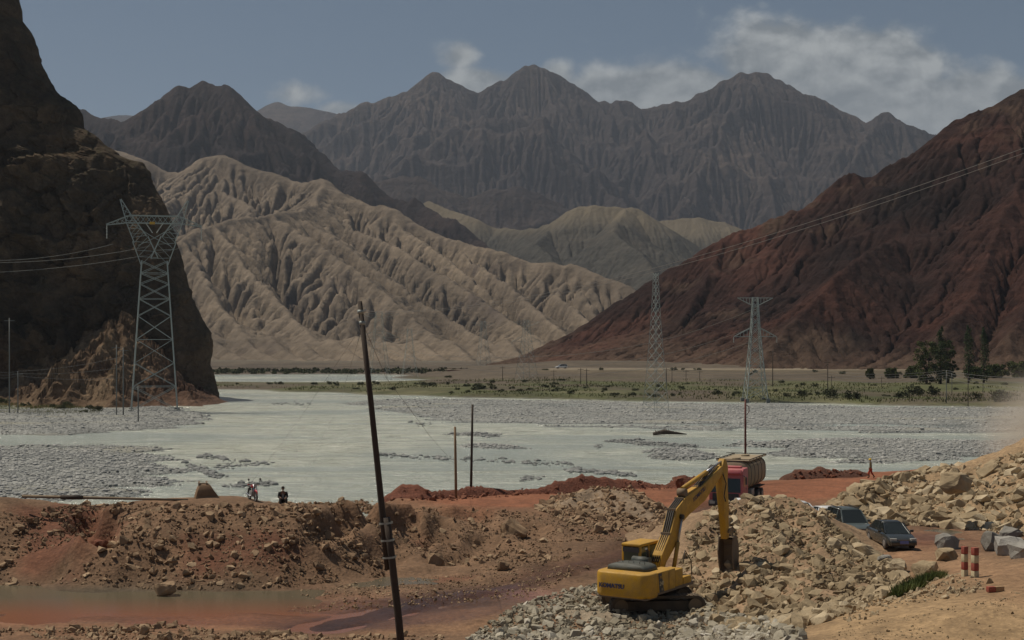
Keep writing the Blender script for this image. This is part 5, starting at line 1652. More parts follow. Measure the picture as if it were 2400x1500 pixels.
# ------------------------------------------------------------------ tanker truck
def tanker():
    M_pink = paint_mat('faded_red_cab', (.50, .10, .115), .45, .3, (.5, .36, .3))
    M_tank = paint_mat('dusty_beige_tank', (.30, .235, .155), .7, .5, (.40, .31, .20))
    x, y, _ = PG(1701, 1196, .7)
    root = empty('tanker_truck', (x, y, .70), R(159), 'red cab tanker truck with dusty beige tank on the haul road', 'truck')
    # forward is +y, front bumper at y = 0 ... length 8.6 behind
    cab = MB()
    cab.loft([[(-1.22, y_, z) for y_, z in ((0, .55), (.02, 1.5), (-.10, 2.75), (-.35, 2.95), (-1.9, 2.95), (-1.95, .75), (-.9, .6))],
              [(1.22, y_, z) for y_, z in ((0, .55), (.02, 1.5), (-.10, 2.75), (-.35, 2.95), (-1.9, 2.95), (-1.95, .75), (-.9, .6))]], smooth=False)
    c = cab.build('cab', M_pink, root, .07)
    ws = MB(); ws.add([(-1.08, .028, 1.28), (1.08, .028, 1.28), (1.04, -.07, 2.28), (-1.04, -.07, 2.28)], [(0, 1, 2, 3)]); ws.v = [(a, b + .02, z) for a, b, z in ws.v]; ws.build('windscreen', M_glass, c)
    vs = MB(); vs.box((0, -.02, 2.72), (2.3, .5, .32), rot=(.35, 0, 0)); vs.build('sun_visor', M_pink, c, .05)
    gl = MB(); gl.box((0, .03, .95), (1.9, .06, .5)); gl.build('grille', M_decal, c)
    bp_ = MB(); bp_.box((0, .06, .5), (2.45, .22, .42)); bp_.build('bumper', M_decal, c, .04)
    for s in (-1, 1):
        h = MB(); h.box((s * .95, .18, .55), (.36, .03, .18)); h.build('headlight', M_porcelain, c)
        mr = MB(); mr.bar((s * 1.22, -.1, 2.5), (s * 1.5, .1, 2.4), .04); mr.box((s * 1.5, .1, 2.15), (.1, .2, .5)); mr.build('mirror', M_decal, c)
        sw = MB(); sw.box((s * 1.225, -.8, 2.0), (.02, .9, .7)); sw.build('side_window', M_glass, c)
        dh = MB(); dh.box((s * 1.235, -1.25, 1.45), (.03, .18, .05)); dh.build('door_handle', M_decal, c)
    cond = MB(); cond.box((-.3, -1.1, 3.02), (1.2, .7, .14)); cond.build('roof_vent', M_pink, c, .04)
    fr = MB()
    for s in (-.42, .42):
        fr.box((s, -4.6, .95), (.12, 8.0, .26))
    fr.build('chassis', M_black, root)
    tank = []
    for yy, s in ((-2.35, .9), (-2.45, 1), (-8.5, 1), (-8.6, .9)):
        ring = []
        for k in range(20):
            a = 2 * math.pi * k / 20
            cxx = abs(math.cos(a)) ** .62 * math.copysign(1, math.cos(a)); szz = abs(math.sin(a)) ** .62 * math.copysign(1, math.sin(a))
            ring.append((1.25 * s * cxx, yy, 2.28 + 1.05 * s * szz))
        tank.append(ring)
    t = MB().loft(tank).build('tank', M_tank, root)
    for k in range(5):
        yy = -2.9 - k * 1.32
        b = MB()
        r0 = []; r1 = []
        for kk in range(20):
            a = 2 * math.pi * kk / 20
            cxx = abs(math.cos(a)) ** .62 * math.copysign(1, math.cos(a)); szz = abs(math.sin(a)) ** .62 * math.copysign(1, math.sin(a))
            r0.append((1.27 * cxx, yy, 2.28 + 1.07 * szz)); r1.append((1.27 * cxx, yy - .09, 2.28 + 1.07 * szz))
        b.loft([r0, r1], smooth=False, cap=True); b.build('strap', M_black, t)
    pf = MB(); pf.box((0, -5.5, 3.36), (2.5, 6.2, .05)); pf.build('top_platform', M_tank, t)
    rl = MB()
    for s in (-1.22, 1.22):
        rl.bar((s, -2.4, 3.46), (s, -8.7, 3.46), .06)
        for k in range(6):
            rl.bar((s, -2.5 - k * 1.2, 3.36), (s, -2.5 - k * 1.2, 3.46), .05)
    rl.bar((-1.22, -8.7, 3.46), (1.9, -8.7, 3.46), .05); rl.bar((-1.22, -2.4, 3.46), (1.22, -2.4, 3.46), .05)
    rl.build('rail', M_wood, t)
    for yy in (-3.6, -6.8):
        h = MB(); h.tube([(0, yy, 3.36), (0, yy, 3.52)], .32, 14); h.build('hatch', M_tank, t)
    for yy in (-.75 - .6, -6.0, -7.35):
        for s in (-1, 1):
            wheel(root, (s * (1.02 if yy > -2 else .92), yy, .5), .5, .3 if yy > -2 else .56)
    for s in (-1, 1):
        f = MB(); f.box((s * .95, -6.7, 1.18), (.6, 2.6, .06)); f.build('mudguard', M_black, root)
        sb = MB(); sb.box((s * .95, -3.9, .95), (.45, 1.0, .55)); sb.build('fuel_tank', M_steel_rim, root, .05)
tanker()

# ------------------------------------------------------------------ cars
def car(name, label, loc, rz, paint, suv=False, glass=None, plate=True):
    glass = glass or M_glass
    root = empty(name, loc, rz, label, 'car')
    L, W = (4.7, 1.85) if suv else (4.5, 1.74)
    hb, hr = (1.0, 1.72) if suv else (.88, 1.43)
    zb = .26 if suv else .2
    # body: cross sections along y (front at +L/2)
    st = [(-L / 2, .80, .45, hb - .22), (-L / 2 + .12, .93, zb + .1, hb - .02), (-L / 2 + .9, 1, zb, hb), (0, 1, zb, hb), (L / 2 - 1.25, 1, zb, hb - .02), (L / 2 - .75, .98, zb, hb - .08), (L / 2 - .22, .92, zb + .04, hb - .2), (L / 2, .78, .38, hb - .34)]
    rings = []
    for y, k, a, b in st:
        h = W / 2 * k
        rings.append([(-h * .92, y, a), (h * .92, y, a), (h, y, a + (b - a) * .35), (h * .985, y, a + (b - a) * .75), (h * .90, y, b), (-h * .90, y, b), (-h * .985, y, a + (b - a) * .75), (-h, y, a + (b - a) * .35)])
    body = MB().loft(rings).build('body', paint, root, .03)
    # greenhouse
    if suv:
        g = [(-L / 2 + .12, hb - .04, .84), (-L / 2 + .4, hr - .04, .70), (-L / 2 + .9, hr, .70), (.35, hr, .69), (1.2, hb - .03, .86)]
    else:
        g = [(-L / 2 + .5, hb - .04, .82), (-L / 2 + 1.15, hr - .05, .64), (-.35, hr, .65), (.35, hr - .05, .64), (1.2, hb - .03, .84)]
    top = []
    roofp = [q for q in g]
    hw = W / 2
    # roof panel with pillars
    rf = MB()
    y0_, y1_ = g[1][0], g[3][0]
    rr = []
    for y, z, k in g[1:4]:
        rr.append([(-hw * k, y, z - .05), (-hw * k * .9, y, z), (hw * k * .9, y, z), (hw * k, y, z - .05)])
    rf.loft(rr, cap=True)
    roof = rf.build('roof', paint, root)
    pl = MB()
    for s in (-1, 1):
        for a, b in ((g[0], g[1]), (g[4], g[3])):
            pl.bar((s * hw * a[2], a[0], a[1]), (s * hw * b[2] * .985, b[0], b[1] - .05), .07, .09)
        pl.bar((s * hw * .86, -.15, hb - .03), (s * hw * .65, -.2, hr - .07), .08, .05)
        if suv:
            pl.bar((s * hw * .86, -1.35, hb - .03), (s * hw * .70, -1.3, hr - .07), .1, .05)
    pl.build('pillar', paint, root)
    def pane(nm, pts):
        m = MB(); m.add(pts, [(0, 1, 2, 3)]); m.build(nm, glass, root)
    f0, f1 = g[4], g[3]
    pane('windscreen', [(-hw * f0[2] * .97, f0[0], f0[1]), (hw * f0[2] * .97, f0[0], f0[1]), (hw * f1[2] * .95, f1[0] + .02, f1[1] - .03), (-hw * f1[2] * .95, f1[0] + .02, f1[1] - .03)])
    r0, r1 = g[0], g[1]
    pane('rear_window', [(-hw * r0[2] * .97, r0[0], r0[1]), (hw * r0[2] * .97, r0[0], r0[1]), (hw * r1[2] * .95, r1[0] - .02, r1[1] - .03), (-hw * r1[2] * .95, r1[0] - .02, r1[1] - .03)])
    for s in (-1, 1):
        for ya, yb, yc, yd in ((f0[0] - .18, -.13, -.16, f1[0] - .05), (-.2, r0[0] + .2, r1[0] + .08, -.24)):
            pane('side_window', [(s * hw * .87, ya, hb - .02), (s * hw * .87, yb, hb - .02), (s * hw * .67, yc, hr - .08), (s * hw * .67, yd, hr - .08)])
        h = MB(); h.box((s * hw * .66, L / 2 - .13, hb - .28), (.36, .16, .16), rot=(0, 0, -s * .25)); h.build('headlight', M_porcelain, root)
        mr = MB(); mr.box((s * (hw + .08), f0[0] - .35, hb + .06), (.2, .1, .14)); mr.build('mirror', paint, root, .02)
        dh = MB(); dh.box((s * (hw + .005), -.25, hb - .16), (.03, .16, .035)); dh.build('door_handle', M_chrome, root)
        if suv:
            rk = MB(); rk.bar((s * hw * .62, -1.7, hr + .07), (s * hw * .62, .2, hr + .06), .05); rk.build('roof_rail', M_black, roof)
        for yy in (L / 2 - .9, -L / 2 + .85):
            wheel(root, (s * (hw - .11), yy, .33 if not suv else .36), .33 if not suv else .36, .22)
    gr = MB(); gr.box((0, L / 2 - .03, hb - .32), (.72, .08, .14)); gr.build('grille', M_decal, root)
    for k in range(2):
        b = MB(); b.box((0, L / 2 + .015, hb - .29 - k * .06), (.66, .02, .015)); b.build('grille_bar', M_chrome, root)
    bm_ = MB(); bm_.box((0, L / 2 - .05, .42), (W * .86, .2, .26)); bm_.build('bumper', paint, root, .05)
    if plate:
        p_ = MB(); p_.box((0, L / 2 + .06, .47), (.5, .02, .16)); p_.build('number_plate', M_plate, root)
    return root
M_plate = paint_mat('blue_plate', (.12, .16, .42), .5, .15)
M_carblack = paint_mat('black_green_paint', (.02, .026, .028), .22, .10, (.14, .11, .08), coat=.6)
M_cargrey = paint_mat('dark_green_grey_paint', (.075, .095, .095), .25, .10, (.2, .16, .12), coat=.6)
def on_ground(px, py):
    z = .5
    for _ in range(8):
        x, y, _q = PG(px, py, z)
        z = gz(x, y)
    return x, y, z
x, y, z = on_ground(2112, 1291)
car('sedan', 'black sedan with blue plate parked on the muddy lane', (x, y + 2.2, z + .01), R(180 + 4), M_carblack)
x, y, z = on_ground(2010, 1266)
car('estate_car', 'dark grey green estate car with roof rails behind the black sedan', (x, y + 2.3, z - .05), R(180 + 6), M_cargrey, suv=True)
car('white_car', 'white car roof showing above the rubble in front of the tanker', P(1746, 1164, 97)[:2] + (.58,), R(176), M_white)
car('white_car', 'white car roof edge peeping over the rubble right of the tanker', P(1872, 1180, 95)[:2] + (.62,), R(192), M_white)
car('white_car', 'white car almost hidden behind the dark grey green estate car', P(1942, 1195, 94)[:2] + (.38,), R(190), M_white)

# ------------------------------------------------------------------ poles
def pole(name, label, a, b, r0, r1, mat, group=None, seg=10):
    m = MB()
    A, B = Vector(a), Vector(b)
    m.tube([A, A.lerp(B, .33), A.lerp(B, .66), B], [r0, r0 + (r1 - r0) * .33, r0 + (r1 - r0) * .66, r1], seg)
    root = empty(name, a, 0, label, 'pole', group)
    m.v = [tuple(Vector(q) - A) for q in m.v]
    m.build('shaft', mat, root)
    return root

# the near leaning pole, two timbers spliced together
NP = 44.0
top = P(843, 706, NP); low = P(899, 1215, NP); foot = P(945, 1640, NP)
zf = 0.3
t = (top[2] - zf) / (top[2] - foot[2])
foot = tuple(top[i] + (foot[i] - top[i]) * t for i in range(3))
near_pole = empty('utility_pole', foot, 0, 'tall dark leaning wooden pole in the foreground, spliced and banded', 'pole')
def rel(p, o=foot): return tuple(Vector(p) - Vector(o))
up0 = P(908, 1335, NP); up1 = P(893, 1205, NP)
m = MB(); m.tube([rel(P(909.5, 1335, NP)), rel(P(896, 1200, NP)), rel(P(868, 930, NP)), rel(top)], [.105, .1, .088, .075], 12); m.build('upper_shaft', M_wood, near_pole)
m = MB(); m.tube([(0, 0, -.5), rel(P(925, 1450, NP)), rel(P(907, 1290, NP)), rel(P(897, 1212, NP))], [.125, .118, .112, .108], 12)
m.v = [(a + .13, b - .1, c) for a, b, c in m.v]; m.build('lower_shaft', M_wood, near_pole)
for py in (1225, 1265, 1305):
    px = 896 + (py - 1200) * .1
    c = Vector(rel(P(px + 2, py, NP)))
    b = MB(); b.tube([c + Vector((.06, -.05, -.03)), c + Vector((.055, -.05, .03))], .215, 14, cap=False); b.build('band', M_galv, near_pole)
for py, px, r in ((731, 845, .1), (757, 849, .095)):
    c = Vector(rel(P(px, py, NP)))
    b = MB(); b.tube([c - Vector((0, 0, .06)), c + Vector((0, 0, .06))], r, 12); b.build('collar', M_galv, near_pole)
b = MB(); c = Vector(rel(P(846, 731, NP))); b.tube([c, c + Vector((.12, -.05, .0)), c + Vector((.16, -.05, .09))], .03, 6); b.build('insulator', M_porcelain, near_pole)

def gpole(name, label, px, ytop, ybot, z, wpx, mat, group=None, lean=0.0):
    x, y, zz = PG(px, ybot, z)
    h = (ybot - ytop) * y / F
    return pole(name, label, (x, y, z - .2), (x + lean * h, y, z + h), wpx * y / F / 2 * 1.1, wpx * y / F / 2 * .85, mat, group)
gpole('utility_pole', 'short tan wooden pole at the haul road edge', 1069, 1000, 1168, .85, 6.5, M_wood_tan, lean=-.015)
gpole('utility_pole', 'dark wooden pole standing in the red berm', 1104, 948, 1140, 1.3, 6, M_wood, lean=.018)
x, y, z = P(1747, 1075, 121)
p_red = pole('utility_pole', 'thin red brown pole behind the tanker', (x, y, .5), (x, y, P(1747, 936, 121)[2]), .10, .085, M_wood_red)
m = MB(); hz_ = P(1747, 945, 121)[2] - .5
m.tube([(.0, 0, hz_ - .1), (.3, 0, hz_ - .3), (.32, 0, hz_ - .7), (.12, 0, hz_ - 1.0)], .03, 6); m.build('hook', M_wood_red, p_red)

# pipe lying along the top of the left bank
a = P(52, 1163, 80.5); b = P(440, 1176, 80.0)
pipe = empty('pipe', a, 0, 'long rusty pipe lying along the top of the left bank', 'pipe')
za, zb = surf(np.array([a[0]]), np.array([a[1]]))[0] + .16, surf(np.array([b[0]]), np.array([b[1]]))[0] + .14
a = (a[0], a[1], a[2] + .1); b = (b[0], b[1], b[2] + .1)
A, B = Vector((0, 0, 0)), Vector(b) - Vector(pipe.location)
m = MB(); m.tube([A, A.lerp(B, .4), A.lerp(B, .7), B], [.09, .085, .075, .065], 10); m.build('tube', M_wood_tan if False else M_steel_dirty, pipe)
m = MB(); m.tube([A.lerp(B, .235), A.lerp(B, .37)], [.125, .12], 10); m.build('sleeve', M_wood, pipe)

# ------------------------------------------------------------------ digger bucket standing on the bank
def loose_bucket():
    d = 81.5
    x, y, _ = P(485, 1176, d)
    z = P(485, 1176, d)[2]
    s = d / F
    root = empty('digger_bucket', (x, y, z - .05), R(18), 'brown detached digger bucket standing upside down on the left bank', 'bucket')
    W = 60 * s; D = 1.0; H = 46 * s
    M_b = paint_mat('rusty_yellow_bucket', (.22, .13, .065), .7, .45, (.13, .085, .055))
    m = MB()
    rings = []
    for zz, xa, xb, dd in ((0, -.48, .56, 1), (H * .3, -.46, .44, 1), (H * .62, -.40, .26, .9), (H * .86, -.33, .14, .72), (H * .97, -.26, .08, .5)):
        rings.append([(xa * W, -D / 2 * dd, zz), (xb * W, -D / 2 * dd, zz), (xb * W, D / 2 * dd, zz), (xa * W, D / 2 * dd, zz)])
    m.loft(rings, smooth=False); m.build('shell', M_b, root, .04)
    for sx in (-.30, -.02):
        e = MB(); e.prism([(-.3, H * .78), (.2, H * .84), (.14, H * 1.02), (-.08, H * 1.12), (-.26, H * 1.02)], 0, sx * W - .05, sx * W + .05); e.build('ear', M_steel_dirty, root)
    p_ = MB(); p_.tube([(-.34 * W, -.05, H * .98), (.03 * W, -.05, H * .98)], .05, 10); p_.build('pin', M_steel_dirty, root)
    l = MB(); l.box((.0, -D / 2 - .02, H * .3), (W * .86, .06, .1)); l.build('wear_strip', M_steel_dirty, root)
loose_bucket()

# ------------------------------------------------------------------ motorcycle
def motorcycle():
    d = 81.0
    x, y, z = P(592, 1173, d)
    z = z - .02
    M_r = paint_mat('red_tank_paint', (.5, .02, .03), .25, .1, coat=.5)
    root = empty('motorcycle', (x, y, z), R(207), 'red motorcycle parked on the bank, front wheel towards the river photographer', 'motorcycle')
    root['label'] = 'red motorcycle parked on the bank beside the seated person'
    for yy in (-.62, .62):
        t = MB()
        pts = []
        for k in range(21):
            a = 2 * math.pi * k / 20
            pts.append((0, yy + .27 * math.cos(a), .31 + .27 * math.sin(a)))
        t.tube(pts, .05, 8, cap=False); w = t.build('wheel', M_black, root)
        s = MB()
        for k in range(10):
            a = math.pi * k / 5
            s.bar((0, yy, .31), (0, yy + .25 * math.cos(a), .31 + .25 * math.sin(a)), .012)
        s.build('spokes', M_chrome, w)
        fd = MB(); pts = [(0, yy + .34 * math.cos(a), .31 + .34 * math.sin(a)) for a in [R(q) for q in range(30, 151, 20)]]
        fd.tube(pts, [.02, .05, .06, .06, .06, .05, .02], 8); fd.build('mudguard', M_r if yy > 0 else M_black, root)
    f = MB()
    f.tube([(0, .45, .85), (0, .1, .45), (0, -.25, .4), (0, -.5, .7), (0, .3, .78)], .028, 8); f.build('frame', M_black, root)
    e = MB(); e.box((0, .02, .42), (.26, .42, .32)); e.tube([(0, .1, .55), (0, .15, .72)], .1, 10); e.build('engine', M_steel_rim, root, .03)
    tk = MB()
    tk.loft([[(.02 * math.cos(a), .42, .82 + .03 * math.sin(a)) for a in [2 * math.pi * k / 12 for k in range(12)]], [(.15 * math.cos(a), .28, .86 + .12 * math.sin(a)) for a in [2 * math.pi * k / 12 for k in range(12)]],
             [(.14 * math.cos(a), .05, .84 + .11 * math.sin(a)) for a in [2 * math.pi * k / 12 for k in range(12)]], [(.08 * math.cos(a), -.1, .78 + .05 * math.sin(a)) for a in [2 * math.pi * k / 12 for k in range(12)]]])
    tk.build('fuel_tank', M_r, root)
    s = MB(); s.box((0, -.38, .80), (.24, .62, .09)); s.build('seat', M_black, root, .04)
    for sx in (-.08, .08):
        k = MB(); k.tube([(sx, .62, .31), (sx, .42, .98)], .025, 8); k.build('fork', M_chrome, root)
        mr = MB(); mr.tube([(sx * 3.6, .36, 1.03), (sx * 4.2, .38, 1.2)], .012, 6); mr.tube([(sx * 4.2, .36, 1.25), (sx * 4.2, .39, 1.25)], .06, 10); mr.build('mirror', M_black, root)
        xh = MB(); xh.tube([(sx * 1.6, .15, .3), (sx * 1.8, -.3, .3), (sx * 1.8, -.75, .38)], [.025, .04, .045], 8); xh.build('exhaust', M_chrome, root)
        ind = MB(); ind.tube([(sx * 2, .5, .92), (sx * 2.4, .52, .92)], .03, 8); ind.build('indicator', M_r, root)
    hb = MB(); hb.tube([(-.36, .28, 1.02), (-.2, .4, .98), (.2, .4, .98), (.36, .28, 1.02)], .018, 8); hb.build('handlebar', M_black, root)
    hl = MB(); hl.tube([(0, .46, .92), (0, .58, .92)], [.07, .1], 12); hl.build('headlight', M_porcelain, root)
    tr = MB(); tr.box((0, -.74, .84), (.14, .08, .1)); tr.build('tail_light', M_r, root)
motorcycle()

# ------------------------------------------------------------------ people
def cloth(name, c):
    return paint_mat(name, c, .85, .12, (.2, .15, .1), spec=.2)
M_skin = paint_mat('weathered_skin', (.22, .12, .075), .6, .05, spec=.3)
M_hair = paint_mat('black_hair', (.015, .013, .012), .7, 0)

def skin_mesh(name, joints, edges, mat, parent, root_i=0, sub=2):
    me = bpy.data.meshes.new(name)
    me.from_pydata([j[0] for j in joints], edges, [])
    o = bpy.data.objects.new(name, me)
    COL.objects.link(o)
    sk = o.modifiers.new('skin', 'SKIN')
    sk.use_smooth_shade = True
    lay = me.skin_vertices[0].data
    for i, j in enumerate(joints):
        r = j[1]
        lay[i].radius = r if isinstance(r, tuple) else (r, r)
        lay[i].use_root = (i == root_i)
    sb = o.modifiers.new('sub', 'SUBSURF')
    sb.levels = sub; sb.render_levels = sub
    dg = bpy.context.evaluated_depsgraph_get()
    m2 = bpy.data.meshes.new_from_object(o.evaluated_get(dg))
    bpy.data.objects.remove(o)
    m2.name = name
    for p_ in m2.polygons:
        p_.use_smooth = True
    m2.materials.clear(); m2.materials.append(mat)
    o = bpy.data.objects.new(name, m2)
    COL.objects.link(o)
    o.parent = parent
    return o

def hand(joints, edges, wrist, d, side, bend, r=.011):
    """palm and five fingers growing from the wrist joint index; d points along the hand"""
    d = Vector(d).normalized(); s = Vector(side).normalized(); b = Vector(bend).normalized()
    w = Vector(joints[wrist][0])
    joints.append((tuple(w + d * .07), (.038, .017))); palm = len(joints) - 1
    edges.append((wrist, palm))
    for k, (off, L) in enumerate(((-.03, .075), (-.01, .085), (.011, .08), (.03, .062))):
        p0 = w + d * .085 + s * off
        p1 = p0 + d * L * .55 + b * .008; p2 = p1 + d * L * .35 + b * .022
        i = len(joints)
        joints += [(tuple(p0), .010), (tuple(p1), .0095), (tuple(p2), .008)]
        edges += [(palm, i), (i, i + 1), (i + 1, i + 2)]
    p0 = w + d * .03 - s * .035; p1 = p0 + d * .035 - s * .02 + b * .01; p2 = p1 + d * .03 - s * .004 + b * .014
    i = len(joints)
    joints += [(tuple(p0), .013), (tuple(p1), .011), (tuple(p2), .009)]
    edges += [(wrist, i), (i, i + 1), (i + 1, i + 2)]

def head(parent, c, yaw, pitch=0.0, hair=True, mat=M_skin):
    """head with face: brow, nose, chin, ears; forward is local +y"""
    v, f = ico(3)
    v = v.copy()
    v[:, 0] *= .074; v[:, 1] *= .094; v[:, 2] *= .112
    fr = v[:, 1] > 0
    jaw = np.clip((-v[:, 2] - .02) / .09, 0, 1)
    v[:, 0] *= 1 - .35 * jaw; v[:, 1] += np.where(fr, .012 * jaw, .02 * jaw)
    nose = np.exp(-((v[:, 0] / .014) ** 2 + ((v[:, 2] + .012) / .022) ** 2)) * fr
    eye = (np.exp(-(((v[:, 0] - .03) / .016) ** 2 + ((v[:, 2] - .012) / .012) ** 2)) + np.exp(-(((v[:, 0] + .03) / .016) ** 2 + ((v[:, 2] - .012) / .012) ** 2))) * fr
    mouth = np.exp(-((v[:, 0] / .028) ** 2 + ((v[:, 2] + .055) / .008) ** 2)) * fr
    v[:, 1] += nose * .024 - eye * .010 - mouth * .006
    h = mesh_np('head', v, f, mat, parent=parent)
    h.location = c; h.rotation_euler = (pitch, 0, yaw)
    for s in (-1, 1):
        e = MB(); e.tube([(s * .072, -.01, -.025), (s * .082, -.015, .0), (s * .076, -.012, .022)], [.008, .014, .008], 8); e.build('ear', mat, h)
        y = MB(); y.tube([(s * .03, .083, .012), (s * .03, .090, .012)], [.011, .004], 8); y.build('eye', M_hair, h)
    if hair:
        vv, ff = ico(3)
        keep = (vv[:, 2] > .12) | ((vv[:, 1] < -.15) & (vv[:, 2] > -.5))
        fk = ff[keep[ff].all(1)]
        hv = vv * np.array([.080, .101, .120])
        mesh_np('hair', hv, fk, M_hair, parent=h)
    return h

def walking_worker():
    x, y, z = PG(2041, 1121, .72)
    z = float(surf(np.array([x]), np.array([y]))[0])
    root = empty('person', (x, y, z), R(70), 'walking worker in yellow helmet, olive jacket and red orange trousers', 'person')
    # forward is local +y
    J = [((0, 0, .92), (.14, .10)), ((0, .01, 1.12), (.14, .095)), ((0, .02, 1.34), (.17, .105)), ((0, .03, 1.46), (.075, .07)), ((0, .04, 1.52), .05)]
    E = [(0, 1), (1, 2), (2, 3), (3, 4)]
    def chain(start, pts):
        last = start
        for p_, r in pts:
            J.append((p_, r)); E.append((last, len(J) - 1)); last = len(J) - 1
        return last
    wl = chain(2, [((-.2, .02, 1.40), .062), ((-.25, -.06, 1.13), .05), ((-.24, .08, .90), .036)])
    wr = chain(2, [((.2, .02, 1.40), .062), ((.25, .02, 1.13), .05), ((.24, .16, .92), .036)])
    hand(J, E, wl, (0, .3, -1), (0, 1, .2), (1, 0, 0)); hand(J, E, wr, (0, .35, -1), (0, 1, .2), (-1, 0, 0))
    chain(0, [((-.10, .02, .84), .095), ((-.10, .17, .48), .065), ((-.10, .14, .10), .042), ((-.10, .28, .05), .038)])
    chain(0, [((.10, 0, .84), .095), ((.10, -.06, .47), .065), ((.10, -.30, .14), .042), ((.10, -.20, .05), .038)])
    skin_mesh('body', J, E, M_skin, root)
    M_j = cloth('olive_jacket', (.17, .13, .065)); M_t = cloth('orange_red_trousers', (.42, .06, .03)); M_bt = cloth('dark_boots', (.03, .025, .02)); M_leg = cloth('dark_gaiters', (.10, .05, .035))
    J2 = [((0, 0, .86), (.165, .12)), ((0, .01, 1.10), (.16, .112)), ((0, .02, 1.34), (.19, .12)), ((0, .03, 1.45), (.09, .08)),
          ((-.2, .02, 1.40), .076), ((-.25, -.06, 1.13), .064), ((-.243, .06, .94), .05), ((.2, .02, 1.40), .076), ((.25, .02, 1.13), .064), ((.243, .14, .95), .05)]
    skin_mesh('jacket', J2, [(0, 1), (1, 2), (2, 3), (2, 4), (4, 5), (5, 6), (2, 7), (7, 8), (8, 9)], M_j, root)
    J3 = [((0, 0, .92), (.16, .115)), ((-.10, .02, .82), .112), ((-.10, .17, .48), .085), ((-.10, .15, .30), .08), ((.10, 0, .82), .112), ((.10, -.06, .47), .085), ((.10, -.2, .28), .08)]
    skin_mesh('trousers', J3, [(0, 1), (1, 2), (2, 3), (0, 4), (4, 5), (5, 6)], M_t, root)
    for s, a, b, c in ((-1, (-.10, .152, .34), (-.10, .14, .09), (-.10, .30, .045)), (1, (.10, -.17, .33), (.10, -.30, .13), (.10, -.19, .045))):
        skin_mesh('boot', [(a, .06), (b, .056), (c, .05)], [(0, 1), (1, 2)], M_bt, root)
    h = head(root, (0, .06, 1.62), 0, -.05, hair=False)
    v, f = ico(3)
    keep = v[:, 2] > -.05
    hv = v * np.array([.108, .132, .105]) + np.array([0, 0, .045])
    hl = mesh_np('helmet', hv, f[keep[f].all(1)], paint_mat('yellow_helmet', (.75, .5, .02), .35, .05), parent=h)
    br = MB(); br.tube([(0, 0, .03), (0, 0, .045)], [.15, .13], 20); br.build('helmet_brim', hl.data.materials[0], h)
walking_worker()

def seated_person():
    d = 80.3
    x, y, z = P(663, 1178, d)
    z = float(surf(np.array([x]), np.array([y]))[0])
    z = max(z, P(663, 1178, d)[2] - .1)
    root = empty('person', (x, y, z), R(180 + 12), 'seated person in dark jacket and light shirt on the bank crest', 'person')
    # sits on the crest, feet down the slope (local +y points to the camera)
    J = [((0, 0, .12), (.15, .12)), ((0, -.03, .32), (.14, .1)), ((0, .02, .55), (.17, .105)), ((0, .07, .68), (.07, .065)), ((0, .09, .73), .048)]
    E = [(0, 1), (1, 2), (2, 3), (3, 4)]
    def chain(start, pts):
        last = start
        for p_, r in pts:
            J.append((p_, r)); E.append((last, len(J) - 1)); last = len(J) - 1
        return last
    wl = chain(2, [((-.2, .04, .61), .06), ((-.245, .10, .36), .048), ((-.16, .36, .36), .035)])
    wr = chain(2, [((.2, .04, .61), .06), ((.245, .10, .36), .048), ((.16, .36, .36), .035)])
    hand(J, E, wl, (.55, .7, -.3), (.5, -.3, .5), (.3, .1, -1)); hand(J, E, wr, (-.55, .7, -.3), (.5, .3, .5), (-.3, .1, -1))
    chain(0, [((-.11, .06, .12), .09), ((-.17, .42, .30), .065), ((-.15, .55, -.12), .042), ((-.16, .68, -.17), .038)])
    chain(0, [((.11, .06, .12), .09), ((.17, .42, .30), .065), ((.15, .55, -.12), .042), ((.16, .68, -.17), .038)])
    skin_mesh('body', J, E, M_skin, root)
    M_j = cloth('black_jacket', (.022, .02, .02)); M_s = cloth('pale_shirt', (.30, .27, .24)); M_t = cloth('black_trousers', (.018, .017, .018))
    J2 = [((0, -.02, .16), (.17, .13)), ((0, -.05, .32), (.165, .115)), ((0, .0, .55), (.195, .115)), ((0, .05, .66), (.09, .08)), ((-.2, .04, .61), .078), ((-.245, .10, .36), .07), ((-.18, .33, .36), .052), ((.2, .04, .61), .078), ((.245, .10, .36), .07), ((.18, .33, .36), .052)]
    skin_mesh('jacket', J2, [(0, 1), (1, 2), (2, 3), (2, 4), (4, 5), (5, 6), (2, 7), (7, 8), (8, 9)], M_j, root)
    sh = [((0, .09, .24), (.06, .03)), ((0, .10, .40), (.075, .035)), ((0, .115, .58), (.05, .03))]
    skin_mesh('shirt', sh, [(0, 1), (1, 2)], M_s, root)
    J3 = [((0, 0, .12), (.17, .13)), ((-.11, .08, .13), .11), ((-.17, .42, .30), .085), ((-.155, .53, -.05), .07), ((.11, .08, .13), .11), ((.17, .42, .30), .085), ((.155, .53, -.05), .07)]
    skin_mesh('trousers', J3, [(0, 1), (1, 2), (2, 3), (0, 4), (4, 5), (5, 6)], M_t, root)
    for s in (-1, 1):
        skin_mesh('shoe', [((s * .15, .55, -.12), .05), ((s * .16, .66, -.17), .046), ((s * .165, .74, -.175), .036)], [(0, 1), (1, 2)], M_hair, root)
    h = head(root, (0, .12, .84), 0, -.1)
    c = MB(); c.tube([(0, -.01, .055), (0, -.01, .10), (0, -.01, .125)], [.088, .086, .05], 16); c.build('cap', cloth('dark_cap', (.035, .022, .018)), h)
seated_person()

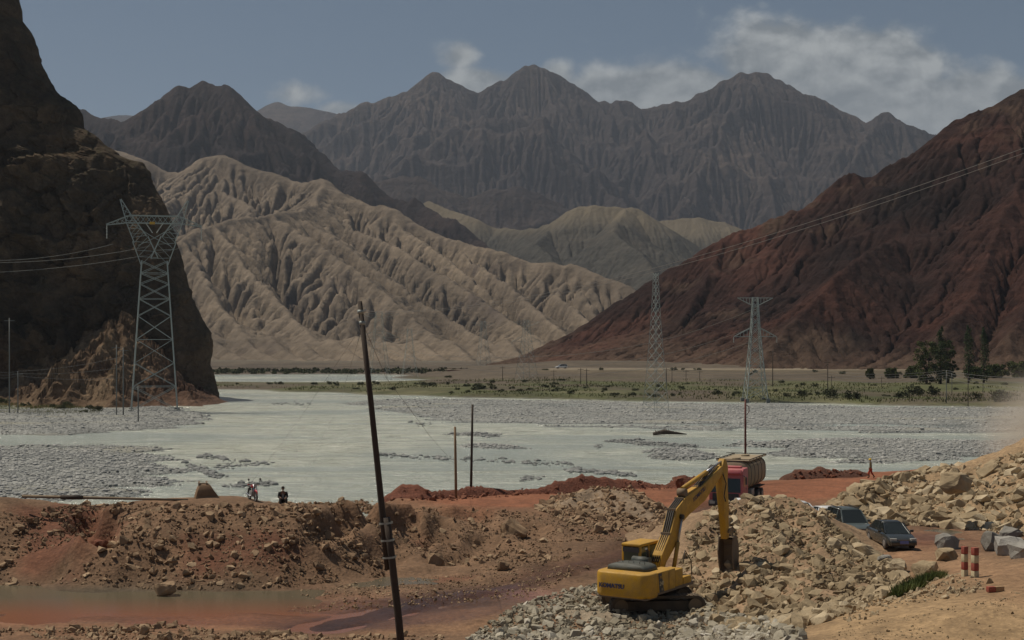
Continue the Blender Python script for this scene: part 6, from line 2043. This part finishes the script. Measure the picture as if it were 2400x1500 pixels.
# ------------------------------------------------------------------ striped guard posts
def guard_post(label, px, ytop, ybot, wpx, z, lying=False):
    x, y, _ = PG(px, ybot, z)
    zz = gz(x, y)
    w = wpx * y / F * .5
    h = (ybot - ytop) * y / F
    root = empty('guard_post', (x, y, zz - .05), R(20), label, 'post', 'red and cream striped guard posts')
    n = 4
    for k in range(n):
        m = MB()
        a, b = h * k / n + (0 if k else -.3), h * (k + 1) / n
        m.box((0, 0, (a + b) / 2), (w * 2, w * 1.9, b - a - .004))
        m.build('stripe', M_redpost if k in (1, 3) else M_whitepost, root, .015)
    return root
guard_post('striped red and cream guard post at left of the pair', 2261, 1268, 1341, 12, 4.1)
guard_post('striped red and cream guard post at right of the pair', 2285, 1273, 1346, 13.5, 4.15)
x, y, _ = PG(2335, 1379, 4.55)
fp = empty('guard_post', (x - .28, y, gz(x, y) + .09), R(12), 'broken red guard post lying on the dirt road', 'post', 'red and cream striped guard posts')
m = MB(); m.box((.12, 0, 0), (.26, .17, .18)); m.build('stripe', M_redpost, fp, .012)
m = MB(); m.box((.405, 0, 0), (.30, .17, .18)); m.build('stripe', paint_mat('worn_cream', (.40, .24, .12), .8, .5), fp, .012)

# ------------------------------------------------------------------ lattice towers
def lattice_col(root, lv, w, name='bracing', leg='leg', t=.16, mat=M_galv, horiz=True):
    """four legs through levels lv = [(z, halfwidth)], X bracing on each face"""
    corners = [(-1, -1), (1, -1), (1, 1), (-1, 1)]
    for sx, sy in corners:
        m = MB()
        for (z0, h0), (z1, h1) in zip(lv[:-1], lv[1:]):
            m.bar((sx * h0, sy * h0, z0), (sx * h1, sy * h1, z1), t)
        m.build(leg, mat, root)
    for f in range(4):
        (ax, ay), (bx_, by_) = corners[f], corners[(f + 1) % 4]
        m = MB()
        for i, ((z0, h0), (z1, h1)) in enumerate(zip(lv[:-1], lv[1:])):
            m.bar((ax * h0, ay * h0, z0), (bx_ * h1, by_ * h1, z1), t * .62)
            m.bar((bx_ * h0, by_ * h0, z0), (ax * h1, ay * h1, z1), t * .62)
            if horiz and i % 2 == 0:
                m.bar((ax * h1, ay * h1, z1), (bx_ * h1, by_ * h1, z1), t * .55)
        m.build(name, mat, root)

def beam(m, a, b, h0, h1, n, t, up=Vector((0, 0, 1))):
    """triangulated lattice beam from a to b, square section half sizes h0 -> h1"""
    a, b = Vector(a), Vector(b)
    d = (b - a).normalized()
    s = d.cross(up)
    if s.length < 1e-3:
        s = Vector((1, 0, 0))
    s.normalize()
    u = s.cross(d)
    prev = None
    for i in range(n + 1):
        f = i / n
        c = a.lerp(b, f); h = h0 + (h1 - h0) * f
        cs = [c + s * h + u * h, c - s * h + u * h, c - s * h - u * h, c + s * h - u * h]
        if prev:
            for k in range(4):
                m.bar(prev[k], cs[k], t)
                m.bar(prev[k], cs[(k + 1) % 4] if i % 2 else cs[k - 1], t * .6)
        prev = cs

def insulator(root, p, L, v=Vector((0, 0, -1))):
    m = MB()
    p = Vector(p)
    n = 9
    pts = []; rr = []
    for i in range(n):
        q = p + v * (L * i / n)
        pts += [q, q + v * (L * .05)]
        rr += [.13, .05]
    m.tube(pts, rr, 8); m.build('insulator', M_porcelain, root)

def cathead_tower():
    d = 270.0
    x, y, _ = P(362, 958, d)
    root = empty('lattice_tower', (x, y, 0.35), R(14), 'large galvanised power tower with forked head in front of the left cliff', 'power tower')
    k = d / F
    Z = lambda py: (960 - py) * k
    lv = [(0, 4.25)]
    ys = [950, 905, 850, 795, 740, 700, 665, 640, 612]
    for py in ys[1:]:
        lv.append((Z(py), 4.25 + (2.35 - 4.25) * (Z(py) / Z(612)) ** 1.0))
    lattice_col(root, lv, 0, t=.15)
    # leg base fans
    for sx in (-1, 1):
        for sy in (-1, 1):
            m = MB(); m.box((sx * 4.25, sy * 4.25, -.1), (1.0, 1.0, .7)); m.build('footing', M_concrete, root, .05)
    zw, zf, zc, zt = Z(612), Z(588), Z(514), Z(468)
    for s in (-1, 1):
        m = MB(); beam(m, (s * .9, 0, zw), (s * 2.6, 0, Z(560)), 1.7, 1.5, 3, .13); beam(m, (s * 2.6, 0, Z(560)), (s * 4.6, 0, zc), 1.3, .75, 5, .13)
        m.build('fork_arm', M_galv, root)
        m = MB(); beam(m, (s * 4.6, 0, zc), (s * 6.2, 0, zt), .7, .1, 4, .13); m.build('earth_peak', M_galv, root)
        m = MB(); beam(m, (s * 4.6, 0, zc), (s * 8.8, 0, Z(528)), .65, .08, 5, .13); m.build('cross_arm', M_galv, root)
        insulator(root, (s * 8.7, 0, Z(530)), 2.6)
    m = MB(); beam(m, (-4.6, 0, zc), (4.6, 0, zc), .7, .7, 9, .15); m.build('bridge', M_galv, root)
    m = MB(); m.bar((-4.2, 0, Z(525)), (0, 0, Z(557)), .12); m.bar((4.2, 0, Z(525)), (0, 0, Z(557)), .12); m.bar((0, 0, Z(557)), (3.0, 0, Z(575)), .1); m.bar((0, 0, Z(557)), (-3.0, 0, Z(575)), .1); m.build('window_stay', M_galv, root)
    for s in (-1, 1):
        insulator(root, (s * 1.6, 0, Z(522)), 2.4, Vector((-s * .55, 0, -.83)))
    sg = MB(); sg.box((-.4, -.8, Z(523)), (1.0, .06, .5)); sg.build('sign', M_yellow, root)
    return root, d, k
tower1, d1, k1 = cathead_tower()

def t_tower(px, ybot, ytop, z, label, name='lattice_tower', group=None, w=4.0, rz=0.2, arms=((.98, 1.0, 9), (.53, .6, 10.5)), t=.16, nl=10, topw=.85, feet=True):
    x, y, _ = PG(px, ybot, z)
    H = (ybot - ytop) * y / F
    root = empty(name, (x, y, z), rz, label, 'power tower', group)
    lv = []
    for i in range(nl + 1):
        f = i / nl
        f2 = 1 - (1 - f) ** 1.25
        hw = w * (1 - f2) + topw * f2 if f2 < .45 else None
        hw = topw + (w - topw) * max(0, (1 - f2 / .62)) ** 1.0 if f2 < .62 else topw
        hw = topw + (w - topw) * (1 - f2) ** 1.4
        lv.append((H * f2, hw / 2))
    lattice_col(root, lv, 0, t=t)
    for f, f2, span in arms:
        for s in (-1, 1):
            m = MB()
            h = topw / 2 + (w - topw) / 2 * (1 - f) ** 1.4
            tipp = (s * span / 2, 0, H * (f if f > .9 else f))
            b0, b1 = (s * h, 0, H * f), (s * h, 0, H * (f - .075 if f > .9 else f + .085))
            for yy in (-h, h):
                m.bar((b0[0], yy, b0[2]), tipp, t * .8); m.bar((b1[0], yy, b1[2]), tipp, t * .8)
            for k in range(1, 5):
                q0 = Vector(b0).lerp(Vector(tipp), k / 5); q1 = Vector(b1).lerp(Vector(tipp), k / 5)
                m.bar(q0, q1, t * .5)
            m.build('cross_arm', M_galv, root)
            if f < .9:
                insulator(root, (tipp[0], 0, tipp[2] - .1), 1.3)
    if feet:
        for sx in (-1, 1):
            for sy in (-1, 1):
                m = MB(); m.box((sx * w / 2, sy * w / 2, -.2), (.8, .8, .9)); m.build('footing', M_concrete, root)
    return root
x2, y2, _ = PG(1770, 936, .7)
t2 = t_tower(1770, 936, 697, .7, 'galvanised tower with flat T top below the red mountain', w=4.7, arms=((.995, 1, 8.0), (.615, .6, 9.6)), rz=.05, t=.15, nl=11, topw=1.15)
t3 = t_tower(1537, 968, 640, .2, 'slender see-through steel tower standing on the centre gravel bar', w=3.5, arms=(), rz=.6, t=.065, nl=16, topw=.7, feet=False)
t4 = t_tower(888, 890, 730, .6, 'distant pylon just right of the near leaning pole top', w=7.5, arms=((.97, 1, 15), (.62, .6, 15)), rz=.3, t=.085, nl=8, topw=2.2, feet=False)
t5 = t_tower(1133, 862, 752, 2.0, 'farthest thin pylon at the foot of the badlands', w=6, arms=((.96, 1, 12),), rz=.4, t=.10, nl=8, topw=2.0, feet=False)
t6 = t_tower(1234, 893, 750, .9, 'distant pylon at the toe of the red mountain', w=6, arms=((.97, 1, 10), (.65, .6, 11)), rz=.5, t=.075, nl=9, topw=1.6, feet=False)
t7 = t_tower(960, 885, 770, .5, 'faint distant pylon between the leaning pole and the river bend', w=6, arms=((.95, 1, 12),), rz=.2, t=.07, nl=8, topw=1.6, feet=False)

# ------------------------------------------------------------------ small poles on the plain
ii = 0
PLAIN = [(22, 745, 968, .5, 4.5, M_concrete, 'tall grey concrete pole at the left edge below the cliff'), (42, 870, 968, .5, 4, M_concrete, 'shorter grey concrete pole next to the left edge'), (273, 808, 972, .5, 4, M_concrete, 'left one of two grey poles beside the big tower'),
         (289, 815, 972, .5, 5, M_concrete, 'right one of two grey poles beside the big tower'), (324, 905, 990, .4, 5, M_concrete, 'short grey pole in front of the big tower on the gravel'),
         (1178, 858, 892, 1.2, 2.2, M_wood, 'thin pole on the terrace left of the red toe'), (1298, 866, 900, 1, 2, M_wood, 'thin pole below the toe of the red mountain'), (1361, 862, 900, 1, 2.4, M_wood, 'left dark pole of the pair on the terrace'),
         (1375, 864, 902, 1, 2.8, M_wood, 'right dark pole of the pair on the terrace'), (1562, 862, 910, 1, 2.6, M_wood, 'dark pole right of the slender steel tower'), (1575, 864, 900, 1, 2, M_wood, 'thin pole farther right of the slender steel tower'), (1608, 866, 900, 1, 2, M_wood, 'thin pole in the middle of the terrace slope'),
         (1640, 868, 899, 1, 2, M_wood, 'thin pole half way to the T top tower'), (1811, 820, 908, 1, 3, M_wood, 'tall pole right of the T top tower'), (1940, 845, 916, 1, 3, M_wood, 'tall dark pole on the right terrace'), (1949, 880, 912, 1, 2, M_wood, 'short thin pole close behind the dark pole'),
         (2066, 882, 912, 1, 2, M_wood, 'thin pole beside the small round tree'), (2218, 868, 945, .5, 3.2, M_concrete, 'pale pole where the wires meet at right'), (2231, 874, 925, .8, 2.6, M_concrete, 'paler pole close behind the wire junction'), (2269, 880, 952, .4, 3, M_wood, 'thin pole at the gravel edge below the poplars'),
         (2304, 872, 925, .8, 2.2, M_wood, 'faint pole at the edge of the dust')]
pole_at = {}
for px, yt, yb, z, w, mt_, lab in PLAIN:
    x, y, _ = PG(px, yb, z)
    zz = max(tz(x, y), .3) if y > 295 else .35
    h = (yb - yt) * y / F
    rt = pole('plain_pole', lab, (x, y, zz - .4), (x, y, z + h), max(.07, w * y / F * .34), max(.05, w * y / F * .28), mt_, 'poles on the valley plain', 8)
    m = MB(); m.bar((-.9, 0, z + h - zz - .1), (.9, 0, z + h - zz - .1), .1); m.build('cross_arm', mt_, rt)
    pole_at[px] = (x, y, z + h)

# ------------------------------------------------------------------ wires
def wire(label, pts, r, sag=0.0, n=24, group='overhead wires'):
    m = MB()
    for a, b in zip(pts[:-1], pts[1:]):
        A, B = Vector(a), Vector(b)
        q = []
        for i in range(n + 1):
            t = i / n
            p_ = A.lerp(B, t)
            p_.z -= sag * 4 * t * (1 - t)
            q.append(p_)
        m.tube(q, r, 5)
    o = m.build('wire', M_wire, None)
    tag(o, label, 'wire', group)
    return o
ptop = P(846, 729, NP)
wire('upper one of two cables rising right from the near leaning pole', [ptop, P(2420, 340, 18.0)], .004, .62, 40)
wire('lower one of two cables rising right from the near leaning pole', [ptop, P(2420, 352, 18.3)], .004, .66, 40)
wire('thin wire leaving the near leaning pole for the far left', [P(852, 758, NP), P(700, 985, 80), P(545, 1190, 84)], .006, .0, 6)
wire('thin wire slanting across the river behind the near pole', [P(852, 758, NP), P(800, 930, 90), P(690, 1180, 90)], .006, .0, 6)
wire('guy wire running right from the near pole top to the bank', [P(850, 757, NP), P(905, 885, 60), P(1010, 1025, 90), P(1068, 1090, 112)], .009, .0, 6)
tl = Vector((t2.location.x, t2.location.y, 0))
for i, (dy, lab) in enumerate(((722, 'top'), (760, 'middle'), (790, 'lowest'))):
    xs = [(1765 + 10 * i, dy + 3), (1540, dy + 78 - 4 * i), (1300, dy + 112 - 11 * i), (1000, dy + 110 - 24 * i), (880, dy + 60 - 20 * i)]
    wire('%s of the three power wires sweeping left from the T top tower' % lab, [P(px, py, d_) for (px, py), d_ in zip(xs, (340, 390, 450, 500, 530))], .045, .6, 10)
for i, (ya, yb_) in enumerate(((575, 605), (590, 612), (583, 637))):
    xt = [(265, 572), (360, 575), (440, 578)][i]
    wire('%s power wire left of the big tower' % ('upper', 'middle', 'lower')[i], [P(xt[0], xt[1], 270), P(-60, (610, 615, 640)[i], 262)], .045, 1.0, 16)
pj = pole_at[2218]
for i in range(4):
    wire('%s wire from the pale junction pole to the right edge' % ('first', 'second', 'third', 'fourth')[i], [Vector(pj) - Vector((0, 0, .5 * i)), P(2460, 884 + 14 * i, 225)], .03, .6, 12)
    wire('%s wire from the pale junction pole to the left' % ('first', 'second', 'third', 'fourth')[i], [Vector(pj) - Vector((0, 0, .5 * i)), P(1940, 868 + 7 * i, 400), P(1560, 862 + 5 * i, 440)], .03, 1.0, 10)
pl_ = pole_at[22]
for i in range(3):
    wire('%s wire between the left edge poles and the cliff foot' % ('top', 'middle', 'bottom')[i], [P(-40, 862 + 8 * i, 250), Vector(pole_at[42]) - Vector((0, 0, .4 * i)), P(290, 835 + 25 * i, 262)], .025, .5, 10)

# ------------------------------------------------------------------ trees, bushes, grass
def leaf_mat(name, c1, c2, c3):
    mt, n = material(name)
    p = n.pos()
    a = n.noise(p, .7, 3, .6)
    c = n.ramp(n.maprange(a, .3, .7, 0, 1), [(0, c1), (.5, c2), (1, c3)])
    b = n.surface(c, .8, spec=.15)
    return mt
M_leaf = leaf_mat('broad_leaf', (.035, .048, .018), (.065, .08, .026), (.11, .115, .04))
M_poplar = leaf_mat('poplar_leaf', (.024, .042, .017), (.042, .064, .024), (.065, .088, .034))
M_bush = leaf_mat('bush_leaf', (.03, .038, .018), (.055, .06, .028), (.085, .088, .042))
M_bark = paint_mat('bark', (.07, .05, .035), .9, .2)

def leaves(centers, radii, per, size, seed, flat=1.0):
    rng = np.random.default_rng(seed)
    V = []; 
    for c, r in zip(centers, radii):
        u = rng.normal(size=(per, 3)); u /= np.linalg.norm(u, axis=1, keepdims=True)
        rr = r * rng.uniform(.45, 1.08, (per, 1)) 
        V.append(np.array(c) + u * rr * np.array([1, 1, flat]))
    C = np.concatenate(V)
    k = len(C)
    a = rng.normal(size=(k, 3)); a /= np.linalg.norm(a, axis=1, keepdims=True)
    b = rng.normal(size=(k, 3)); b -= a * (a * b).sum(1, keepdims=True); b /= np.linalg.norm(b, axis=1, keepdims=True)
    s = size * rng.uniform(.6, 1.4, (k, 1))
    q = np.stack([C - a * s, C + b * s * .6, C + a * s, C - b * s * .6], 1).reshape(-1, 3)
    f = np.arange(k * 4).reshape(k, 4)
    return q, f

def tree(label, px, ybot, ytop, d, wpx, kind, seed, group='trees below the red mountain'):
    rng = random.Random(seed)
    x = d * (px - 1200) / F
    zb = tz(x, d)
    zt = P(px, ytop, d)[2]
    H = max(2.0, zt - zb)
    Rw = wpx * d / F / 2
    root = empty('poplar_tree' if kind == 'poplar' else 'broadleaf_tree', (x, d, zb - .1), 0, label, 'tree', group)
    m = MB()
    cs = []; rs = []
    if kind == 'poplar':
        m.tube([(0, 0, 0), (0, 0, H * .5), (0, 0, H * .97)], [.28, .16, .03], 8)
        n = 26
        for i in range(n):
            f = .1 + .9 * i / n
            r = Rw * (math.sin(math.pi * min(1, f * .92 + .1)) ** .6) * rng.uniform(.45, .75)
            a = rng.uniform(0, 6.28); o_ = Rw * .45 * (1 - f * .7)
            p_ = (math.cos(a) * o_, math.sin(a) * o_, H * f)
            cs.append(p_); rs.append(max(.25, r))
            m.tube([(0, 0, H * f * .85), p_], [.05, .015], 5)
        per, sz, fl = 75, .2, 1.5
    else:
        tips = []
        m.tube([(0, 0, 0), (rng.uniform(-.2, .2), 0, H * .22), (rng.uniform(-.3, .3), 0, H * .42)], [.4, .3, .22], 8)
        n = 60
        for i in range(n):
            a = rng.uniform(0, 6.28); f = rng.uniform(.10, .98)
            o_ = Rw * math.sin(math.pi * (.12 + f * .8)) ** .7 * rng.uniform(.25, 1.0)
            p_ = (math.cos(a) * o_, math.sin(a) * o_, H * f)
            cs.append(p_); rs.append(Rw * rng.uniform(.10, .26))
            if i % 2 == 0:
                m.tube([(0, 0, H * .3), (p_[0] * .5, p_[1] * .5, H * (.3 + (f - .3) * .6)), p_], [.14, .08, .02], 5)
        per, sz, fl = 80, .24, .8
    m.build('trunk', M_bark, root)
    q, f = leaves(cs, rs, per, sz, seed, fl)
    mesh_np('crown', q, f, M_poplar if kind == 'poplar' else M_leaf, smooth=False, parent=root)
    return root
tree('large willow like tree left of the tall poplar', 2172, 915, 800, 395, 90, 'broad', 1)
tree('right lobe broadleaf tree beside the tall poplar', 2222, 905, 798, 405, 50, 'broad', 2)
tree('tallest dark poplar rising between the two broadleaf crowns', 2205, 908, 762, 392, 34, 'poplar', 3)
tree('left of the two slim poplars before the pale spur', 2270, 905, 760, 400, 34, 'poplar', 4)
tree('right of the two slim poplars before the pale spur', 2306, 905, 764, 402, 34, 'poplar', 5)
tree('low dark tree under the right poplar', 2335, 915, 855, 440, 60, 'broad', 6)
tree('low dark tree at the right edge behind the dust', 2385, 918, 850, 440, 80, 'broad', 7)
tree('low dark tree between the poplars and the big willow', 2285, 915, 862, 435, 50, 'broad', 8)
tree('small round tree on the terrace slope', 2040, 892, 864, 440, 24, 'broad', 9)
tree('small leaning tree right of the round one', 2090, 898, 862, 440, 36, 'broad', 10)
tree('low tree under the big willow on its left', 2140, 910, 860, 440, 45, 'broad', 12)

def bush_proto(seed, n=9, per=60):
    rng = random.Random(seed)
    cs = [(rng.uniform(-.6, .6), rng.uniform(-.5, .5), rng.uniform(.15, .75)) for _ in range(n)]
    q, f = leaves(cs, [rng.uniform(.22, .42) for _ in range(n)], per, .085, seed)
    q[:, 2] = np.maximum(q[:, 2], 0.0)
    return mesh_np('bush', q, f, M_bush, smooth=False, link=False)
BP = [bush_proto(i) for i in range(5)]
rng = random.Random(5)
spots = [(1950, 934, 26, 24), (1995, 934, 30, 20), (2110, 932, 26, 18), (2138, 926, 30, 24), (2185, 926, 24, 24), (2148, 948, 20, 14), (2210, 950, 20, 14), (2290, 935, 18, 18), (2345, 940, 40, 30), (1878, 928, 22, 18), (1845, 930, 14, 10), (1262, 928, 18, 12), (1300, 926, 12, 9),
         (1338, 924, 14, 12), (1135, 912, 34, 16), (1010, 905, 18, 12), (990, 903, 12, 10), (880, 900, 16, 8), (1220, 918, 12, 8), (1285, 908, 20, 10), (1440, 926, 16, 8), (1480, 926, 14, 8), (1680, 925, 18, 12), (1725, 924, 14, 9), (1580, 886, 12, 8), (1600, 884, 8, 7), (1535, 930, 16, 8), (1390, 928, 12, 8)]
for i in range(90):
    spots.append((rng.uniform(540, 2380), rng.choice([rng.uniform(896, 932), rng.uniform(880, 930)]), rng.uniform(6, 14), rng.uniform(4, 9)))
nth = 0
SM = []
for px, py, w, h in spots:
    if px < 1000 and py < 899: py = 901
    z = .8
    for _ in range(5):
        x, y, _q = PG(px, py, z)
        z = max(.05, tz(x, y))
    if y < 296 or z < .3: continue
    o = bpy.data.objects.new('bush', BP[nth % 5])
    COL.objects.link(o)
    k = y / F
    o.location = (x, y, tz(x, y) - .05)
    o.scale = (w * k, w * k * .9, h * k)
    o.rotation_euler = (0, 0, rng.uniform(0, 6.28))
    if nth < 9:
        lab = ['big round bush beside the dark pole on the terrace edge', 'widest round bush on the terrace edge right of the dark pole', 'bush in front of the small leaning tree', 'dense bush below the big willow', 'upright bush left of the pale junction pole', 'low bush at the gravel edge below the willow', 'low bush at the foot of the junction pole', 'bush left of the dust below the poplars', 'large bush fading into the dust at right'][nth]
        tag(o, lab, 'bush', 'bushes on the far terrace')
    else:
        tag(o, 'small green bush', 'bush', 'small bushes scattered over the terrace'); SM.append((px, o))
    nth += 1
ORD = ['leftmost', 'second', 'third', 'fourth', 'fifth', 'sixth', 'seventh', 'eighth', 'ninth', 'tenth', 'eleventh', 'twelfth', 'thirteenth', 'fourteenth', 'fifteenth', 'sixteenth', 'seventeenth', 'eighteenth', 'nineteenth', 'twentieth', 'twenty-first', 'twenty-second', 'twenty-third', 'twenty-fourth', 'twenty-fifth']
SEG = [(0, 870, 'left of the leaning pole'), (870, 1110, 'between leaning pole and berm pole'), (1110, 1320, 'below the red toe'), (1320, 1530, 'left of the slender tower'), (1530, 1760, 'between slender and T top towers'), (1760, 2000, 'right of the T top tower'), (2000, 3000, 'below the willow and poplars')]
for a_, b_, where in SEG:
    row = sorted([q for q in SM if a_ <= q[0] < b_], key=lambda q: q[0])
    for i_, (px_, o_) in enumerate(row):
        o_['label'] = '%s small bush from the left on the terrace %s' % (ORD[i_], where) if i_ else 'leftmost small bush on the terrace ' + where
# green shrubs on the grass under the cliff
for i, (px, py, w, h) in enumerate(sorted([(125, 953, 14, 10), (142, 958, 18, 12), (160, 950, 18, 12), (210, 958, 18, 12), (228, 962, 22, 16), (5, 945, 26, 16), (195, 966, 20, 8), (60, 950, 16, 10)])):
    x, y, z = PG(px, py, .5)
    o = bpy.data.objects.new('bush', BP[i % 5]); COL.objects.link(o)
    o.location = (x, y, .35); k = y / F; o.scale = (w * k, w * k * .8, h * k); o.rotation_euler = (0, 0, i)
    tag(o, (ORD[i] + ' green shrub from the left in the grass at the cliff foot') if i else 'leftmost green shrub in the grass at the cliff foot', 'bush', 'shrubs at the cliff foot')
# dark line of far shrubs along the second channel
q, f = leaves([(P(px, 874, 640)[0], 640 + rng.uniform(-25, 25), 1.3 + rng.uniform(-.3, .5)) for px in np.linspace(500, 1090, 110)], [rng.uniform(1.2, 2.6) for _ in range(110)], 70, .5, 8, .5)
q[:, 2] = np.maximum(q[:, 2], .4)
o = mesh_np('far_shrubs', q, f, M_bush, smooth=False); o['kind'] = 'stuff'; o['label'] = 'dark band of shrubs along the far channel'

def grass_patch(name, label, pix, count, h, seed, mat, fz, z):
    P0 = [q[:2] for q in pix]
    pts = np.array([PG(a, b, z)[:2] for a, b in P0])
    rng = np.random.default_rng(seed)
    q = sample_poly([tuple(a) for a in pts], count, seed)
    zz = fz(q[:, 0], q[:, 1])
    a = rng.uniform(0, 6.283, count); L = h * rng.uniform(.5, 1.3, count); w = L * .05 + .006
    bend = rng.normal(0, .35, (count, 2)) * L[:, None]
    b0 = np.stack([q[:, 0] - np.cos(a) * w, q[:, 1] - np.sin(a) * w, zz - .03], 1); b1 = np.stack([q[:, 0] + np.cos(a) * w, q[:, 1] + np.sin(a) * w, zz - .03], 1)
    tp_ = np.stack([q[:, 0] + bend[:, 0], q[:, 1] + bend[:, 1], zz + L], 1)
    V = np.stack([b0, b1, tp_], 1).reshape(-1, 3)
    o = mesh_np(name, V, np.arange(count * 3).reshape(-1, 3), mat, smooth=False)
    o['kind'] = 'stuff'; o['label'] = label
M_grass = leaf_mat('grass_blade', (.05, .075, .022), (.085, .11, .032), (.15, .15, .055))
M_grass_dry = leaf_mat('dry_grass', (.07, .085, .025), (.11, .115, .035), (.16, .15, .06))
grass_patch('grass', 'green grass strip on the slope below the striped posts', [(2085, 1415), (2120, 1375), (2180, 1345), (2220, 1338), (2205, 1362), (2150, 1395), (2105, 1420)], 5200, .34, 3, M_grass, surf, 3.4)
grass_patch('grass', 'yellow green grass at the cliff foot', [(-150, 968), (-150, 930), (20, 935), (70, 942), (180, 952), (240, 962), (235, 970), (100, 972)], 9000, .5, 5, M_grass_dry, lambda x, y: np.full(len(x), .35), .4)
# thin grass over the terrace
rngn = np.random.default_rng(4)
gx = rngn.uniform(-150, 140, 26000); gy = 300 + 190 * rngn.random(26000) ** 1.3
gxx = gx + (gy - 300) * .1
zi = np.array([tz(a, b) for a, b in zip(gxx, gy)])
kk = fbm(gxx / 14, gy / 14, oct=3, seed=9) > -.05
ok = (zi > .5) & (zi < 2.0) & kk
gxx, gy, zi = gxx[ok], gy[ok], zi[ok]
n_ = len(gxx)
a = rngn.uniform(0, 6.283, n_); L = rngn.uniform(.25, .6, n_)
V = np.stack([np.stack([gxx - .14 * np.cos(a), gy - .14 * np.sin(a), zi - .05], 1), np.stack([gxx + .14 * np.cos(a), gy + .14 * np.sin(a), zi - .05], 1), np.stack([gxx + rngn.normal(0, .1, n_), gy, zi + L], 1)], 1).reshape(-1, 3)
o = mesh_np('grass', V, np.arange(n_ * 3).reshape(-1, 3), M_grass_dry, smooth=False); o['kind'] = 'stuff'; o['label'] = 'thin green tussocks over the far terrace'

# ------------------------------------------------------------------ far things on the plain
x, y, _ = PG(1328, 866, 4.2)
car('van', 'tiny white van on the far road at the red toe', (x, 560, tz(x, 560) + .1), R(100), M_white, suv=True, plate=False)
bpy.data.objects['van']['category'] = 'van'
bx_, by_, _ = P(1072, 872, 620)
br = empty('footbridge', (bx_, by_, .3), R(5), 'small dark red timber bridge far across the valley', 'bridge')
m = MB(); m.box((0, 0, 1.6), (9, 2.2, .5)); m.build('bridge_deck', M_wood_red, br)
for k in range(4):
    m = MB(); m.box((-3.6 + k * 2.4, 0, .6), (.4, 1.8, 1.8)); m.build('bridge_pier', M_wood_red, br)
for s in (-1, 1):
    m = MB(); m.bar((-4.4, s, 2.5), (4.4, s, 2.5), .12); m.build('railing', M_wood_red, br)
x, y, z = PG(1556, 1018, 0.2)
dw = MB()
rr_ = random.Random(3)
for k in range(14):
    a = rr_.uniform(0, 6.28)
    p0 = Vector((rr_.uniform(-1.0, 1.0), rr_.uniform(-.5, .5), .1))
    dw.tube([p0, p0 + Vector((math.cos(a) * .7, math.sin(a) * .4, rr_.uniform(.2, .9)))], [.07, .02], 5)
dw.tube([(-1.5, 0, .15), (0, .1, .45), (3.2, .2, .1)], [.22, .35, .06], 8)
o = dw.build('driftwood', M_wood, None); o.location = (x, y, .1)
tag(o, 'dark tangle of driftwood stranded in the shallow river', 'driftwood')

# ------------------------------------------------------------------ dust cloud at the right edge
mt = bpy.data.materials.new('road_dust'); mt.use_nodes = True
nt = NT(mt.node_tree)
oc = nt.n('ShaderNodeTexCoord').outputs['Object']
r_ = nt.n('ShaderNodeVectorMath', {0: oc}, operation='LENGTH').outputs['Value']
fall = nt.maprange(r_, .15, 1.0, 1.0, 0.0, True)
nn = nt.maprange(nt.noise(oc, 1.6, 3, .5), .3, .7, .45, 1.25)
pv = nt.n('ShaderNodeVolumePrincipled', {'Color': (.97, .88, .76, 1), 'Density': nt.m('MULTIPLY', nt.m('MULTIPLY', fall, fall), nt.m('MULTIPLY', nn, .34)), 'Anisotropy': 0.2})
om = nt.n('ShaderNodeOutputMaterial'); nt.t.links.new(pv.outputs[0], om.inputs['Volume'])
v, f = ico(3)
c = P(2475, 1015, 124)
o = mesh_np('dust_cloud', v, f, mt)
o.location = c
o.scale = (9.0, 9, 8.0)
o['kind'] = 'stuff'; o['label'] = 'pale dust cloud drifting at the right edge'

# ------------------------------------------------------------------ haze: the air over the whole valley
mt = bpy.data.materials.new('valley_haze')
mt.use_nodes = True
nt = NT(mt.node_tree)
pv = nt.n('ShaderNodeVolumePrincipled', {'Color': (.72, .82, 1.0, 1), 'Density': 4.6e-5, 'Anisotropy': 0.25})
om = nt.n('ShaderNodeOutputMaterial')
nt.t.links.new(pv.outputs[0], om.inputs['Volume'])
hx, hy0, hy1, hz0, hz1 = 5200.0, -300.0, 9200.0, -3.5, 1400.0
v = [(sx * hx, y, z) for z in (hz0, hz1) for y in (hy0, hy1) for sx in (-1, 1)]
o = mesh_np('haze', v, [(0, 2, 3, 1), (4, 5, 7, 6), (0, 1, 5, 4), (2, 6, 7, 3), (0, 4, 6, 2), (1, 3, 7, 5)], mt, smooth=False)
o['kind'] = 'stuff'
o['label'] = 'thin blue haze filling the valley air'
